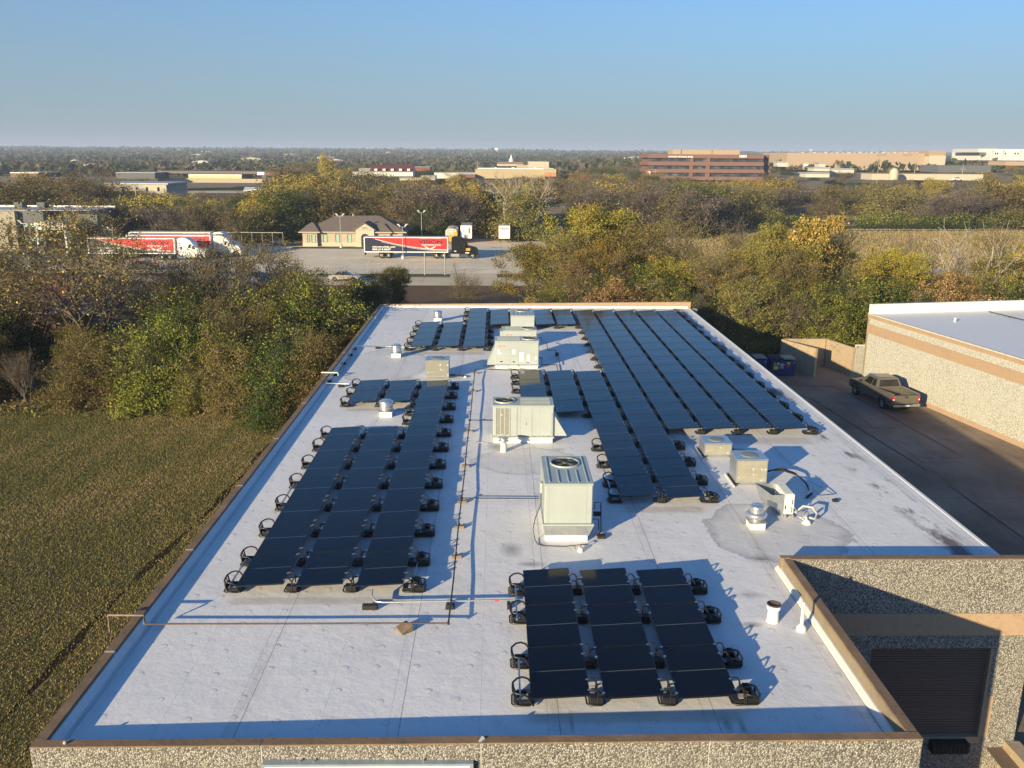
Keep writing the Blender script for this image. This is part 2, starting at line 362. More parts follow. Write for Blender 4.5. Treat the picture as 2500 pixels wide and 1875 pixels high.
def concrete(name, c, var=.12, joints=4.6, crack=.4):
    t = NT(name); n = t.noise(.15, 6, .6); k = t.noise(2.5, 6, .7); X, Y, Z = t.xyz()
    base = t.ramp(n, [(.3, tuple(x*(1-var) for x in c)), (.7, tuple(x*(1+var) for x in c))])
    base = t.mix(t.math('MULTIPLY', t.ramp(k, [(.5, 0), (.75, 1)]), .3), base, tuple(x*.6 for x in c))
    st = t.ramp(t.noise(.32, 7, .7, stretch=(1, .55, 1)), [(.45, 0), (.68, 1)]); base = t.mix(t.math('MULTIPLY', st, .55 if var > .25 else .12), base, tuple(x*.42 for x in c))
    for v, o in ((X, .7), (Y, 1.1)): base = t.mix(t.math('MULTIPLY', line_mask(t, v, o, joints, .03), crack), base, tuple(x*.4 for x in c))
    t.set(base, .9, spec=.05); t.bump(k, .15, .01); return t.m
M['lot'] = concrete('lot_concrete', (.70, .60, .45), .12, 4.6, .3); M['road'] = concrete('road_concrete', (.54, .46, .34), .1, 6)
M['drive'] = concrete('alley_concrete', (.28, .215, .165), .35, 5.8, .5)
M['asphalt'] = concrete('asphalt', (.13, .125, .12), .2, 60, 0)
M['conc_wall'] = rustcap('stained_concrete', (.24, .19, .14), (.36, .28, .19), (.30, .25, .19))
M['redline'] = simple('red_line', (.32, .06, .05), .7, 0, .4, 2)
M['brown_door'] = None
t = NT('roller_door'); x, y, z = t.xyz(); g = line_mask(t, z, 0, .09, .012); base = t.mix(t.math('MULTIPLY', g, .6), (.12, .075, .06), (.04, .026, .022)); t.set(base, .6, .0); t.bump(g, -.6, .02); M['brown_door'] = t.m
def leafmat(name, tr=.18):
    t = NT(name); a = t.n('ShaderNodeAttribute', attribute_name='Col'); oi = t.n('ShaderNodeObjectInfo')
    v = t.ramp(oi.outputs['Random'], [(0, .78), (1, 1.2)]); hue = t.n('ShaderNodeHueSaturation'); hue.inputs['Saturation'].default_value = 1.0
    t.l(t.math('ADD', t.math('MULTIPLY', oi.outputs['Random'], .03), .485), hue.inputs['Hue']); t.l(v, hue.inputs['Value']); t.l(a.outputs[0], hue.inputs['Color'])
    t.t.nodes.remove(t.b); df = t.n('ShaderNodeBsdfDiffuse'); tl = t.n('ShaderNodeBsdfTranslucent'); mx = t.n('ShaderNodeMixShader'); mx.inputs[0].default_value = tr
    t.l(hue.outputs[0], df.inputs[0]); t.l(hue.outputs[0], tl.inputs[0]); t.l(df.outputs[0], mx.inputs[1]); t.l(tl.outputs[0], mx.inputs[2])
    t.l(mx.outputs[0], t.t.nodes['Material Output'].inputs[0]); return t.m
M['leaf'] = leafmat('leaves'); M['blade'] = leafmat('grass_blades', .25)
M['bark'] = simple('bark', (.13, .105, .085), .9, 0, .3, 2); M['palebark'] = simple('pale_bark', (.33, .29, .245), .9, 0, .2, 2)
# vehicles
def paint(name, c, metal=.0, rough=.35): return simple(name, c, rough, metal, .04, 1, coat=.6)
M['pewter'] = paint('pewter_paint', (.17, .158, .14), .5, .35)
M['glassdk'] = simple('dark_glass', (.012, .014, .016), .06, 0, .1, spec=.7)
M['taillight'] = simple('tail_light', (.35, .015, .01), .2, 0, .1, coat=.5)
M['rim'] = simple('wheel_rim', (.5, .5, .5), .3, .8)
M['tr_white'] = paint('trailer_white', (.72, .72, .70)); M['tr_navy'] = paint('trailer_navy', (.014, .018, .05)); M['tr_red'] = paint('trailer_red', (.62, .03, .03))
M['tr_black'] = simple('cab_black', (.007, .008, .009), .5, 0, .1, 1, spec=.15); M['orange'] = simple('orange_sign', (.75, .28, .02), .5); M['silver'] = paint('silver_paint', (.42, .40, .37), .6)
M['chassis'] = simple('chassis_black', (.02, .02, .02), .6); M['skirt_blue'] = paint('blue_skirt', (.16, .24, .38)); M['gold'] = paint('gold_paint', (.45, .26, .08))
M['bin_blue'] = simple('blue_steel', (.015, .035, .16), .45, .1, .3); M['yellow'] = simple('yellow_label', (.55, .55, .04), .6, 0, .1); M['label_white'] = simple('label_white', (.8, .8, .8), .5, 0, .02)
M['label_green'] = simple('label_green', (.15, .35, .2), .6); M['label_red'] = simple('label_red', (.6, .06, .06), .6); M['tarp'] = simple('cyan_tarp', (.02, .32, .65), .4)
# distant architecture
M['stone'] = rustcap('tan_brick', (.33, .26, .20), (.38, .31, .24), (.42, .36, .28)); M['stone_pale'] = rustcap('pale_stone', (.40, .36, .29), (.45, .41, .33), (.42, .38, .31))
M['shingle'] = rustcap('brown_shingle', (.13, .105, .085), (.155, .12, .10), (.17, .14, .12)); M['glass_green'] = simple('green_glass', (.30, .42, .34), .25)
M['brick_red'] = rustcap('red_brick', (.155, .083, .07), (.18, .097, .08), (.165, .09, .075)); M['brick_tan'] = rustcap('tan_block', (.33, .25, .18), (.36, .27, .20), (.345, .26, .19))
M['band_glass'] = None
t = NT('ribbon_glass'); x, y, z = t.xyz(); g = line_mask(t, x, 0, 1.5, .06); k = t.noise(.35, 2, .5)
t.set(t.mix(t.math('MULTIPLY', g, .5), t.ramp(k, [(.4, (.02, .025, .04)), (.75, (.12, .13, .15))]), (.015, .015, .02)), .3); M['band_glass'] = t.m
M['grey_wall'] = simple('grey_stucco', (.10, .11, .12), .8, 0, .1); M['sand_wall'] = simple('sand_stucco', (.30, .27, .22), .8, 0, .08); M['greypanel'] = simple('pale_grey_panel', (.5, .5, .49), .6)
M['metalroof'] = simple('pale_metal_roof', (.38, .38, .38), .4, .2); M['maroon'] = simple('maroon_roof', (.13, .035, .035), .7, 0, .15); M['steel'] = simple('grey_post', (.33, .35, .36), .4, .6)
M['palegreen'] = simple('pale_green_wall', (.42, .47, .27), .8, 0, .1); M['ochre'] = simple('ochre_wall', (.38, .31, .20), .8, 0, .1); M['rustroof'] = rustcap('rust_roof', (.17, .06, .045), (.20, .075, .055), (.15, .06, .05))
M['carred'] = paint('car_red', (.5, .02, .02)); M['carblack'] = paint('car_black', (.02, .02, .025)); M['carwhite'] = paint('car_white', (.7, .7, .7)); M['carblue'] = paint('car_blue', (.05, .1, .25))
M['flagred'] = simple('flag_cloth', (.45, .08, .08), .8); M['woodpole'] = simple('pole_wood', (.28, .23, .18), .9)
ORD = ['first', 'second', 'third', 'fourth', 'fifth', 'sixth', 'seventh', 'eighth', 'ninth', 'tenth', 'eleventh', 'twelfth', 'thirteenth', 'fourteenth', 'fifteenth', 'sixteenth', 'seventeenth', 'eighteenth', 'nineteenth', 'twentieth']

# ================================================================== SETTING
LOTZ = -2.5
def gz(x, y):
    L = ((-200, -.5), (72, -.5), (95, -1.5), (120, -2.5), (300, -2.5), (430, -1.5), (650, 0), (1000, 1.5), (1500, 6), (2500, 13), (4000, 24), (7000, 40), (12000, 52))
    Rr = ((-200, -.5), (72, -.5), (95, -1.5), (120, -2.5), (230, -2.3), (300, -.5), (430, 3), (650, 6.5), (900, 8), (1500, 10), (2500, 14), (4000, 22), (7000, 34), (12000, 50))
    a = np.interp(y, [p[0] for p in L], [p[1] for p in L]); b = np.interp(y, [p[0] for p in Rr], [p[1] for p in Rr])
    k = min(1, max(0, (x/max(y, 1)-.02)/.14))
    return float(a*(1-k)+b*k)
def drive_z(y): return float(np.interp(y, [10, 23, 45, 200], [-1.75, -1.45, -.5, -.5]))
xs = sorted(set([-9000, -6000, -4000, -2500, -1500, -1000, -700, -500, -350, -250, -180, -120, -80, -50, -30, -9.2, 7.2, 8.0, 34, 60, 90, 120, 160, 200, 260, 340, 450, 600, 900, 1400, 2200, 3500, 6000, 9000]))
ys = [-60, -10, 10, 14.9, 23, 30, 45, 60, 72, 80, 88, 95, 105, 112, 120, 160, 200, 230, 260, 300, 350, 430, 520, 650, 800, 1000, 1250, 1500, 2000, 2500, 3200, 4000, 5500, 7000, 9500, 12000]
V = []; Fc = []
for j, y in enumerate(ys):
    for i, x in enumerate(xs):
        z = gz(x, y)
        if 8.0 <= x <= 34 and y <= 45: z = min(z, -2.9 if y < 44 else -.6)
        elif 8.0 <= x <= 34 and y <= 72: z = -.62
        V.append((x, y, z))
nx = len(xs)
Fc = [(j*nx+i, j*nx+i+1, (j+1)*nx+i+1, (j+1)*nx+i) for j in range(len(ys)-1) for i in range(nx-1)]
tag(np_mesh('terrain', V, Fc, M['terrain']), kind='structure')
def sheet(name, mat, pts, kind='structure'):
    return tag(MB().poly(pts).build(name, mat), kind=kind)
# lawn with real blades
sheet('lawn', M['lawn'], [(-90, -10, -.47), (-9.3, -10, -.47), (-9.3, 60, -.47), (-90, 60, -.47)])
rng = np.random.default_rng(3)
def blades(n, x0, x1, y0, y1, hz, name, label=None, hmin=.04, hmax=.12, near=True, skip=None, pal=None, wk=.42):
    u = rng.random(n); y = y0+(y1-y0)*(u**1.25 if near else u); x = x0+(x1-x0)*rng.random(n)
    if skip is not None: k = ~skip(x, y); x, y = x[k], y[k]; n = len(x)
    # clumpiness
    patch = np.sin(x*.33+1.7*np.sin(y*.21))*np.cos(y*.27+1.3*np.sin(x*.19)); fine = np.sin(x*2.3+3*np.sin(y*1.1))*np.sin(y*1.9+2*np.sin(x*1.7))
    s = hmin+(hmax-hmin)*rng.random(n); a = rng.random(n)*math.tau; ln = (rng.random(n)-.5)*1.6
    dx, dy = np.cos(a), np.sin(a); wd = s*wk*(1+(.02*(y-y0) if near else 0))
    P = np.stack([x, y, np.full(n, hz)], 1)
    V = np.empty((n, 3, 3)); off = np.stack([dx*wd, dy*wd, 0*x], 1); tip = np.stack([-dy*ln*s, dx*ln*s, s], 1)
    V[:, 0] = P-off; V[:, 1] = P+off; V[:, 2] = P+tip
    pal = np.array(pal or [(.25, .195, .085), (.185, .165, .062), (.30, .23, .115), (.14, .14, .05), (.235, .165, .085)])
    k = np.clip(1.7+1.0*patch+.5*fine+.55*np.sin((x-.07*y)*2.6)*(np.sin(y*.13+1)>-.3)+rng.normal(0, .7, n), 0, 4).astype(int); cols = pal[[3, 1, 0, 2, 4]][k]*(.86+.28*rng.random((n, 1)))
    o = np_mesh(name, V.reshape(-1, 3), np.arange(n*3).reshape(-1, 3), M['blade'], cols=cols)
    return tag(o, label, 'grass', kind='stuff')
rut = lambda x, y: (np.abs(x-(-14.95+(y-23)*.066+.12*np.sin(y*.35)+.05*np.sin(y*1.3))) < .10+.10*np.sin(y*.9+2)+.06*np.sin(y*2.3)) & (rng.random(len(x)) < .8)
blades(640000, -46, -9.4, 13, 57, -.47, 'lawn_grass', 'patchy olive and brown winter grass left of the white roof', .03, .07, skip=rut, wk=.34)
keep = lambda x, y: (y > 128+.55*(x-60)+98) | ((x < 60) & (y < 140-(x-22)*.31)) | (x < 24) | (y > 232) | ((x < 62) & (y > 200+(x-32)*.9)) | ((x > 60) & (x < 105) & (y > 141) & (y < 150))
blades(170000, 22, 215, 128, 236, LOTZ+.36, 'dry_field_grass', 'dry tan grass covering the open field beyond the trees at the right', .22, .5, False, keep, [(.25, .18, .10), (.30, .22, .13), (.21, .155, .08), (.18, .15, .075), (.27, .19, .11)], .5)
t = ground_mat('rut_soil', (.022, .018, .012), (.035, .026, .017), (.028, .024, .012), .6, 5)
pts = [(-14.95+(y-23)*.066+.12*math.sin(y*.35), y) for y in np.arange(12, 52, 1.5)]
mb = MB()
for a, b in zip(pts, pts[1:]):
    wa = .14+.08*math.sin(a[1]*.9+2); wb = .14+.08*math.sin(b[1]*.9+2)
    mb.quad((a[0]-wa, a[1], -.462), (a[0]+wa, a[1], -.462), (b[0]+wb, b[1], -.462), (b[0]-wb, b[1], -.462))
tag(mb.build('drainage_rut', t.m), kind='structure')
# alley to the right of the building
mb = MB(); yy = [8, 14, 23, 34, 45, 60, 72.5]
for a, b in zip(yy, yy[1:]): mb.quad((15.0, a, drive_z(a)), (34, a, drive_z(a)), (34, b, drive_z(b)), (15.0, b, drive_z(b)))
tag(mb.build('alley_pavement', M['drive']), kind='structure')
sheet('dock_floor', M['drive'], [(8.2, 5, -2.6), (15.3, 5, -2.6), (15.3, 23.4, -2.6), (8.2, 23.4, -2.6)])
def line_strip(name, pts, wd, mat, dz=.02, label=None, cat=None):
    mb = MB()
    for (x0, y0), (x1, y1) in zip(pts, pts[1:]):
        n = max(1, int(abs(y1-y0)/4)); L = math.hypot(x1-x0, y1-y0); nx_, ny_ = -(y1-y0)/L*wd/2, (x1-x0)/L*wd/2
        for k in range(n):
            ax, ay = x0+(x1-x0)*k/n, y0+(y1-y0)*k/n; bx, by = x0+(x1-x0)*(k+1)/n, y0+(y1-y0)*(k+1)/n
            za, zb = drive_z(ay)+dz, drive_z(by)+dz
            mb.quad((ax-nx_, ay-ny_, za), (ax+nx_, ay+ny_, za), (bx+nx_, by+ny_, zb), (bx-nx_, by-ny_, zb))
    o = mb.build(name, mat); return tag(o, label, cat, kind='structure')
line_strip('red_fire_lane_line', [(22.0, 63.8), (25.2, 63.6), (25.9, 57.6), (26.6, 48.8), (27.2, 42.3), (29.6, 24)], .13, M['redline'])
line_strip('pavement_joint', [(21.6, 62), (22.3, 59.6), (23.5, 45.9), (24.8, 30)], .07, M['dark'])
# lot, roads and verges beyond the trees
def rect(name, mat, x0, x1, y0, y1, z): return sheet(name, mat, [(x0, y0, z), (x1, y0, z), (x1, y1, z), (x0, y1, z)])
rect('truck_lot_pavement', M['lot'], -110, 22, 141.5, 186, LOTZ+.03)
rect('rear_yard_pavement', M['lot'], -17, 22, 186, 205, LOTZ+.032)
rect('front_lawn_strip', M['grass'], -42, -18, 181.5, 184.5, LOTZ+.05)
rect('verge', M['grass'], -110, -7.5, 138.4, 142, LOTZ+.07)
rect('verge', M['grass'], 0, 40, 139.4, 142.5, LOTZ+.07)
rect('lot_entrance', M['road'], -7.5, 0, 137, 143, LOTZ+.08)
rect('frontage_road', M['road'], -260, 44, 126.2, 138.4, LOTZ+.06)
rect('kerb', M['dirty_white'], -110, -7.6, 138.4, 138.75, LOTZ+.20)
rect('brown_dirt_strip', M['dirt'], -60, 60, 96, 126.2, -2.0)
rect('left_parking_lot', M['asphalt'], -150, -75, 141.5, 175, LOTZ+.04)
rect('left_pavement', M['road'], -120, -70, 176, 181, LOTZ+.06)
rect('house_driveway', M['lot'], -52, -28, 92, 124, -1.2)
pts = []
sheet('dry_field', M['field'], [(22, 140, LOTZ+.36), (60, 128, LOTZ+.36), (200, 128, LOTZ+.36), (230, 250, LOTZ+.36), (60, 226, LOTZ+.36), (32, 200, LOTZ+.36)])
rect('field_road', M['road'], 60, 105, 141, 150, LOTZ+.42)
rect('rear_grass_path', M['grass'], 6, 24, 205, 330, LOTZ+.03)
rect('bank_lawn', M['grass'], 40, 120, 330, 362, gz(80, 345)+.4)
rect('far_parking', M['asphalt'], -135, -78, 330, 395, gz(-100, 360)+1.2)
rect('far_road', M['road'], -140, -60, 396, 420, gz(-100, 405)+1.1)

# ================================================================== MAIN BUILDING
b = thing('flat_roofed_building', 'long flat white-roofed building with pebble walls carrying all the solar panels', 'building', (0, 0, 0))
XR = 15.25; YB = 69.3; XD = 8.5; YD = 23.3; XL = -9.05
MB().poly([(XL, 15.40, ROOF), (8.28, 15.40, ROOF), (8.28, 23.35, ROOF), (XR, 23.35, ROOF), (XR, YB, ROOF), (XL, YB, ROOF)]).build('roof_membrane', M['roof'], b)
# side walls below the roof
mb = MB()
mb.box(XL-.22, XL, 15.58, YB+.2, -.7, ROOF-.02); mb.box(XL, 15.9, YB, YB+.2, -.7, ROOF-.02); mb.box(XR-.2, XR-.01, YD+.26, YB, -3, ROOF-.03)
mb.build('side_wall', M['aggregate'], b)
# front wall with sloping head (the roof falls to the right)
zt = lambda x: ROOF+.222+(x+9)/17.5*.238
yi = lambda x: 15.57-(x+9)/17.5*.19      # inner face
def fw_hex(m, x0, x1, ya, yb, za, zb_):
    return m.hexa([(x0, yi(x0)-ya, za(x0)), (x1, yi(x1)-ya, za(x1)), (x1, yi(x1)-yb, za(x1)), (x0, yi(x0)-yb, za(x0))], [(x0, yi(x0)-ya, zb_(x0)), (x1, yi(x1)-ya, zb_(x1)), (x1, yi(x1)-yb, zb_(x1)), (x0, yi(x0)-yb, zb_(x0))])
joints = [-9.27, -4.69, -.31, 4.25, 8.5]
for i in range(4):
    x0, x1 = joints[i]+(.012 if i else 0), joints[i+1]-(.012 if i < 3 else 0)
    fw_hex(MB(), x0, x1, .21, .01, lambda x: -3, lambda x: zt(x)-.03).build('front_wall', M['aggregate'], b)
    fw_hex(MB(), x0, x1, .222, 0, lambda x: zt(x)-.03, zt).build('coping', M['cap'], b)
    if i:
        xj = joints[i]; MB().box(xj-.012, xj+.012, yi(xj)-.2, yi(xj)-.005, -2, zt(xj)-.01).build('joint_sealant', M['dirty_white'], b)
        if i == 2: MB().cyl((xj-.03, yi(xj)-.18, zt(xj)-.02), (xj+.05, yi(xj)-.08, zt(xj)+.005), .03, .055, 8).build('mortar_lump', M['paver'], b)
# left parapet
LJ = [15.58, 18.85, 24.45, 29.73, 35.13, 40.6, 46.1, 51.6, 57.1, 62.6, YB+.2]
for a, c in zip(LJ, LJ[1:]):
    a2 = a+(.0 if a < 16 else .03); c2 = c-.03
    MB().box(XL-.22, XL, a2, c2, ROOF-.02, ROOF+.22).build('left_parapet', M['cap'], b)
    if c < YB: MB().box(XL-.225, XL+.005, c-.028, c+.028, ROOF-.02, ROOF+.223).build('joint_sealant', M['dirty_white'], b)
MB().prism([(XL, ROOF+.003), (XL+.16, ROOF+.003), (XL+.02, ROOF+.13), (XL, ROOF+.13)], 'y', 15.60, YB-.02).build('left_flashing', M['flash'], b)
MB().hexa([(XL+.15, yi(XL)+.003, ROOF+.003), (8.1, yi(8)+.003, ROOF+.003), (8.1, yi(8)+.12, ROOF+.003), (XL+.15, yi(XL)+.12, ROOF+.003)], [(XL+.15, yi(XL)+.003, ROOF+.13), (8.1, yi(8)+.003, ROOF+.13), (8.1, yi(8)+.02, ROOF+.13), (XL+.15, yi(XL)+.02, ROOF+.13)]).build('front_flashing', M['flash'], b)
# back parapet rises to the right
zb = lambda x: ROOF+.22+(x+9)/24.3*.28
for x0, x1 in ((XL-.22, 1.0), (1.03, 9.6), (9.63, 15.35)):
    m = MB(); m.hexa([(x0, YB, ROOF-.5), (x1, YB, ROOF-.5), (x1, YB+.22, ROOF-.5), (x0, YB+.22, ROOF-.5)], [(x0, YB, zb(x0)), (x1, YB, zb(x1)), (x1, YB+.22, zb(x1)), (x0, YB+.22, zb(x0))]); m.build('back_parapet', M['tan'], b)
MB().hexa([(XL+.05, YB-.1, ROOF+.003), (15.1, YB-.1, ROOF+.003), (15.1, YB-.003, ROOF+.003), (XL+.05, YB-.003, ROOF+.003)], [(XL+.05, YB-.06, ROOF+.14), (15.1, YB-.06, ROOF+.16), (15.1, YB-.003, ROOF+.16), (XL+.05, YB-.003, ROOF+.14)]).build('back_flashing', M['flash'], b)
for xj in (1.015, 9.615): MB().box(xj-.02, xj+.02, YB-.01, YB+.21, ROOF+.16, zb(xj)+.004).build('joint_sealant', M['dirty_white'], b)
# right eave edge
MB().box(XR-.10, XR+.03, YD+.27, YB+.02, ROOF-.10, ROOF+.018, .012).build('eave_edge', M['flash'], b)
# parapet return beside the loading dock
MB().box(8.27, 8.5, 15.39, YD+.02, -3, ROOF+.40).build('dock_return_wall', M['capside'], b)
MB().box(8.265, 8.51, 15.39, YD+.0, ROOF+.403, ROOF+.45, .01).build('coping', M['cap'], b)
MB().prism([(8.267, ROOF+.003), (8.12, ROOF+.003), (8.12, ROOF+.05), (8.22, ROOF+.13), (8.267, ROOF+.13)], 'y', 15.5, YD+.25).build('dock_flashing', M['white'], b)
# dock wall facing the viewer
MB().box(8.5, 15.85, YD-.03, YD+.2, 3.12, ROOF+.42).build('dock_wall_upper', M['aggregate'], b)
MB().box(8.45, 15.87, YD-.045, YD+.22, ROOF+.423, ROOF+.46, .01).build('coping', M['cap'], b)
MB().box(8.21, 8.45, YD+.02, YD+.22, ROOF, ROOF+.46).build('wall_end', M['capside'], b)
MB().box(8.5, 15.852, YD-.05, YD+.15, 2.40, 3.118).build('tan_band', M['tan'], b)
MB().box(8.5, 15.85, YD-.03, YD+.2, 1.96, 2.398).build('dock_wall_lintel', M['aggregate'], b)
MB().box(8.5, 11.13, YD-.03, YD+.2, -3, 1.958).build('dock_wall_left', M['aggregate'], b)
MB().box(14.78, 15.85, YD-.03, YD+.2, -3, 1.958).build('dock_pier', M['aggregate'], b)
MB().box(11.13, 14.78, YD-.03, YD+.2, -3, -1.28).build('dock_sill_wall', M['aggregate'], b)
MB().box(11.13, 14.78, YD-.05, YD+.2, -1.276, -1.05).build('dock_sill', M['tan'], b)
MB().box(14.70, 14.775, YD-.05, YD+.16, -1.04, 1.957).build('door_jamb', M['tan'], b)
MB().box(14.77, 15.0, YD-.045, YD-.02, -1.04, .35).build('jamb_guard', M['tan'], b)
m = MB(); n = 36
for i in range(n):
    z0 = -1.04+i*(3.0/n); z1 = z0+3.0/n; m.add([(11.13, YD+.12, z0), (14.7, YD+.12, z0), (14.7, YD+.098, z0+.02), (11.13, YD+.098, z0+.02), (11.13, YD+.098, z1-.02), (14.7, YD+.098, z1-.02), (14.7, YD+.12, z1), (11.13, YD+.12, z1)], [(0, 1, 2, 3), (3, 2, 5, 4), (4, 5, 6, 7)])
m.build('roller_door', M['brown_door'], b)
m = MB(); m.box(13.2, 14.35, YD-.35, YD-.05, -1.45, -1.10, .03)
for k in range(9): m.box(13.22+k*.125, 13.30+k*.125, YD-.37, YD-.34, -1.43, -1.12)
m.build('dock_bumper', M['rubber'], b)
# retaining wall right of the dock
rw = tag(MB().hexa([(15.15, 9, -3), (16.6, 9, -3), (16.0, YD-.06, -3), (15.35, YD-.06, -3)], [(15.95, 9, -1.2), (16.6, 9, -1.2), (16.0, YD-.06, -1.2), (15.55, YD-.06, -1.2)]).build('retaining_wall', M['conc_wall']), 'low stained concrete retaining wall beside the loading dock pier', 'wall')
# sign box under the front coping
s = thing('sign_box', 'white faced sign box with grey steel cabinet hung under the front coping', 'sign', (-2.55, 15.335, aty(625, 1852, 15.335)[2]-.06))
MB().box(-2.10, 2.10, -.20, .0, -1.0, .06, .008).build('cabinet', simple('blue_grey_steel', (.30, .36, .42), .4, .3), s)
MB().box(-2.03, 2.03, -.212, -.202, -.95, .02).build('sign_face', M['label_white'], s)
for xx in (-1.35, -1.08, 1.1): MB().cyl((xx, -.1, .05), (xx, -.1, .11), .018, n=8).build('bolt', M['chrome'], s)
# stone on coping
tag(MB().lathe([(.0, 0), (.035, .005), (.045, .03), (.03, .06), (.0, .07)], 0, 0, 9).build('pebble', M['paver']), 'single round grey pebble lying on the front coping by the left corner', 'stone').location = (-8.6, 15.44, zt(-8.6))

# ================================================================== SOLAR PANELS AND MOUNTS
ZL, ZH, PW = ROOF+.28, ROOF+.36, 1.29
tilt = math.asin((ZH-ZL)/PW)
def make_panel(wd, ln):
    p = thing('solar_panel', '', 'solar panel', group='black solar panels in rows on the white roof')
    h = ln/2-.012
    m = MB(); m.box(-wd/2, wd/2, -h, h, -.036, -.004)
    for s_ in (-1, 1): m.box(s_*wd/2-s_*.012, s_*wd/2, -h, h, -.004, .002); m.box(-wd/2+.012, wd/2-.012, s_*h-s_*.012, s_*h, -.004, .002)
    m.build('frame', M['solar_frame'], p)
    MB().box(-wd/2+.012, wd/2-.012, -h+.012, h-.012, -.0038, 0).build('glass', M['solar'], p)
    return p
PROTO = {}
rp = random.Random(5)
def panel(x, y0, ln, label, wd=PW):
    k = (round(wd, 2), round(ln, 2))
    if k not in PROTO: PROTO[k] = make_panel(*k); p = PROTO[k]
    else: p = copy_tree(PROTO[k])
    p.location = (x+wd/2, y0+ln/2, (ZL+ZH)/2+.03); p.rotation_euler = (R(rp.uniform(-.04, .04)), -tilt+R(rp.uniform(-.05, .05)), 0); p['label'] = label
    return p
def mount(kind):
    o = thing('ballast_mount', '', 'panel mount', group='black plastic ballast mounts under the panels')
    m = MB()
    def rrect(x0, x1, y0, y1, z, zz=None):
        c = .07; zz = z if zz is None else zz
        return [(x0+c, y0, z), (x1-c, y0, zz), (x1, y0+c, zz), (x1, y1-c, zz), (x1-c, y1, zz), (x0+c, y1, z), (x0, y1-c, z), (x0, y0+c, z)]
    if kind == 'low':      # outer low-side mount: tall loop standing left of the panels
        m.tube(rrect(-.40, .06, -.23, .23, .035), .022, 6, True)
        m.tube([(.05, .20, .27), (-.04, .23, .40), (-.16, .235, .44), (-.28, .22, .42), (-.38, .14, .37), (-.39, 0, .345), (-.38, -.14, .33), (-.30, -.22, .32), (-.14, -.235, .31), (-.04, -.235, .24), (.0, -.24, .12), (.08, -.24, .04)], .024, 6)
        m.tube([(-.38, .16, .36), (-.36, .20, .18), (-.30, .22, .04)], .022, 5); m.tube([(-.38, -.14, .33), (-.34, -.2, .18), (-.28, -.22, .04)], .022, 5)
        m.tube([(-.385, .03, .345), (-.33, .02, .2), (-.2, 0, .05)], .018, 5)
        m.box(-.37, -.33, -.16, .16, .06, .22); m.box(-.30, .02, .14, .19, .04, .16); m.box(-.30, .02, -.20, -.16, .04, .12)
        m.tube([(.05, .2, .27), (.02, .08, .20), (.05, -.12, .20), (.06, -.22, .26)], .018, 5)
        m.build('frame', M['black'], o); MB().box(-.29, -.04, -.14, .12, .045, .10).build('ballast_block', M['paver'], o)
        cl = [(.05, .2, .28), (.05, -.2, .28)]
    elif kind == 'high':   # outer high-side mount: hook plus open basket to the right
        for y in (.2, -.2): m.tube([(-.02, y, .37), (.06, y, .43), (.14, y, .42), (.19, y*.9, .34), (.20, y*.9, .2), (.22, y, .04)], .022, 6)
        m.tube(rrect(-.05, .56, -.23, .23, .035), .022, 6, True)
        m.tube(rrect(.22, .56, -.22, .22, .26, .22), .024, 6, True)
        for x_, y_ in ((.25, .2), (.54, .18), (.54, -.18), (.25, -.2)): m.tube([(x_, y_, .24), (x_, y_*1.05, .04)], .02, 5)
        m.box(.40, .44, -.18, .18, .05, .25); m.box(.24, .40, .05, .09, .05, .28); m.box(.24, .40, .17, .20, .05, .30); m.box(-.04, .2, -.16, .16, .03, .12); m.box(.24, .52, -.19, -.14, .04, .16)
        m.tube([(.19, .18, .3), (.19, -.18, .3)], .02, 5); m.tube([(.54, .1, .22), (.46, -.05, .05)], .015, 5)
        m.build('frame', M['black'], o); MB().box(.10, .36, -.13, .04, .05, .13).build('ballast_block', M['paver'], o)
        cl = [(-.02, .2, .385), (-.02, -.2, .385)]
    else:                  # between two columns
        for y in (.2, -.2): m.tube([(-.02, y, .37), (.05, y, .43), (.12, y, .42), (.18, y, .34), (.21, y, .26), (.30, y, .29)], .022, 6)
        m.tube(rrect(-.05, .34, -.23, .23, .035), .022, 6, True)
        m.box(.02, .30, -.21, -.02, .04, .20); m.box(.10, .30, .02, .2, .04, .08); m.tube([(.19, .2, .33), (.18, .19, .04)], .02, 5); m.tube([(.19, -.2, .33), (.18, -.21, .04)], .02, 5); m.tube([(.19, .2, .33), (.19, -.2, .33)], .02, 5)
        m.build('frame', M['black'], o); MB().box(.04, .17, -.02, .17, .045, .10).build('ballast_block', M['paver'], o)
        cl = [(-.02, .2, .385), (-.02, -.2, .385), (.31, .2, .31), (.31, -.2, .31)]
    for c in cl: MB().box(c[0]-.03, c[0]+.03, c[1]-.022, c[1]+.022, c[2]-.01, c[2]+.022, .006).build('clamp', M['chrome'], o)
    return o
MP = {}
def place_mount(kind, x, y, label):
    if kind not in MP: MP[kind] = mount(kind); o = MP[kind]
    else: o = copy_tree(MP[kind])
    o.location = (x, y, ROOF+.004); o.rotation_euler = (0, 0, R(rp.uniform(-1.5, 1.5))); o['label'] = label
def column(name, x, y0, n, ln, wd=PW):
    for i in range(n):
        panel(x, y0+i*ln, ln-.006, ORD[i]+' solar panel from near end in '+name, wd)
MN = [0]
def mount_line(kind, x, ys_, where):
    for i, y in enumerate(ys_): place_mount(kind, x, y, '%s black mount from near end %s' % (ORD[i], where))
A = 'the front right array'
for i, x in enumerate((.74, 2.34, 3.94)): column('the %s column of %s' % (('left', 'middle', 'right')[i], A), x, 16.77, 3, 2.04)
ya = [17.15, 18.6, 20.65, 22.2]
mount_line('low', .74, ya, 'along the left edge of '+A); mount_line('mid', 2.03, ya, 'in the left gap of '+A); mount_line('mid', 3.63, ya, 'in the right gap of '+A); mount_line('high', 5.23, ya, 'along the right edge of '+A)
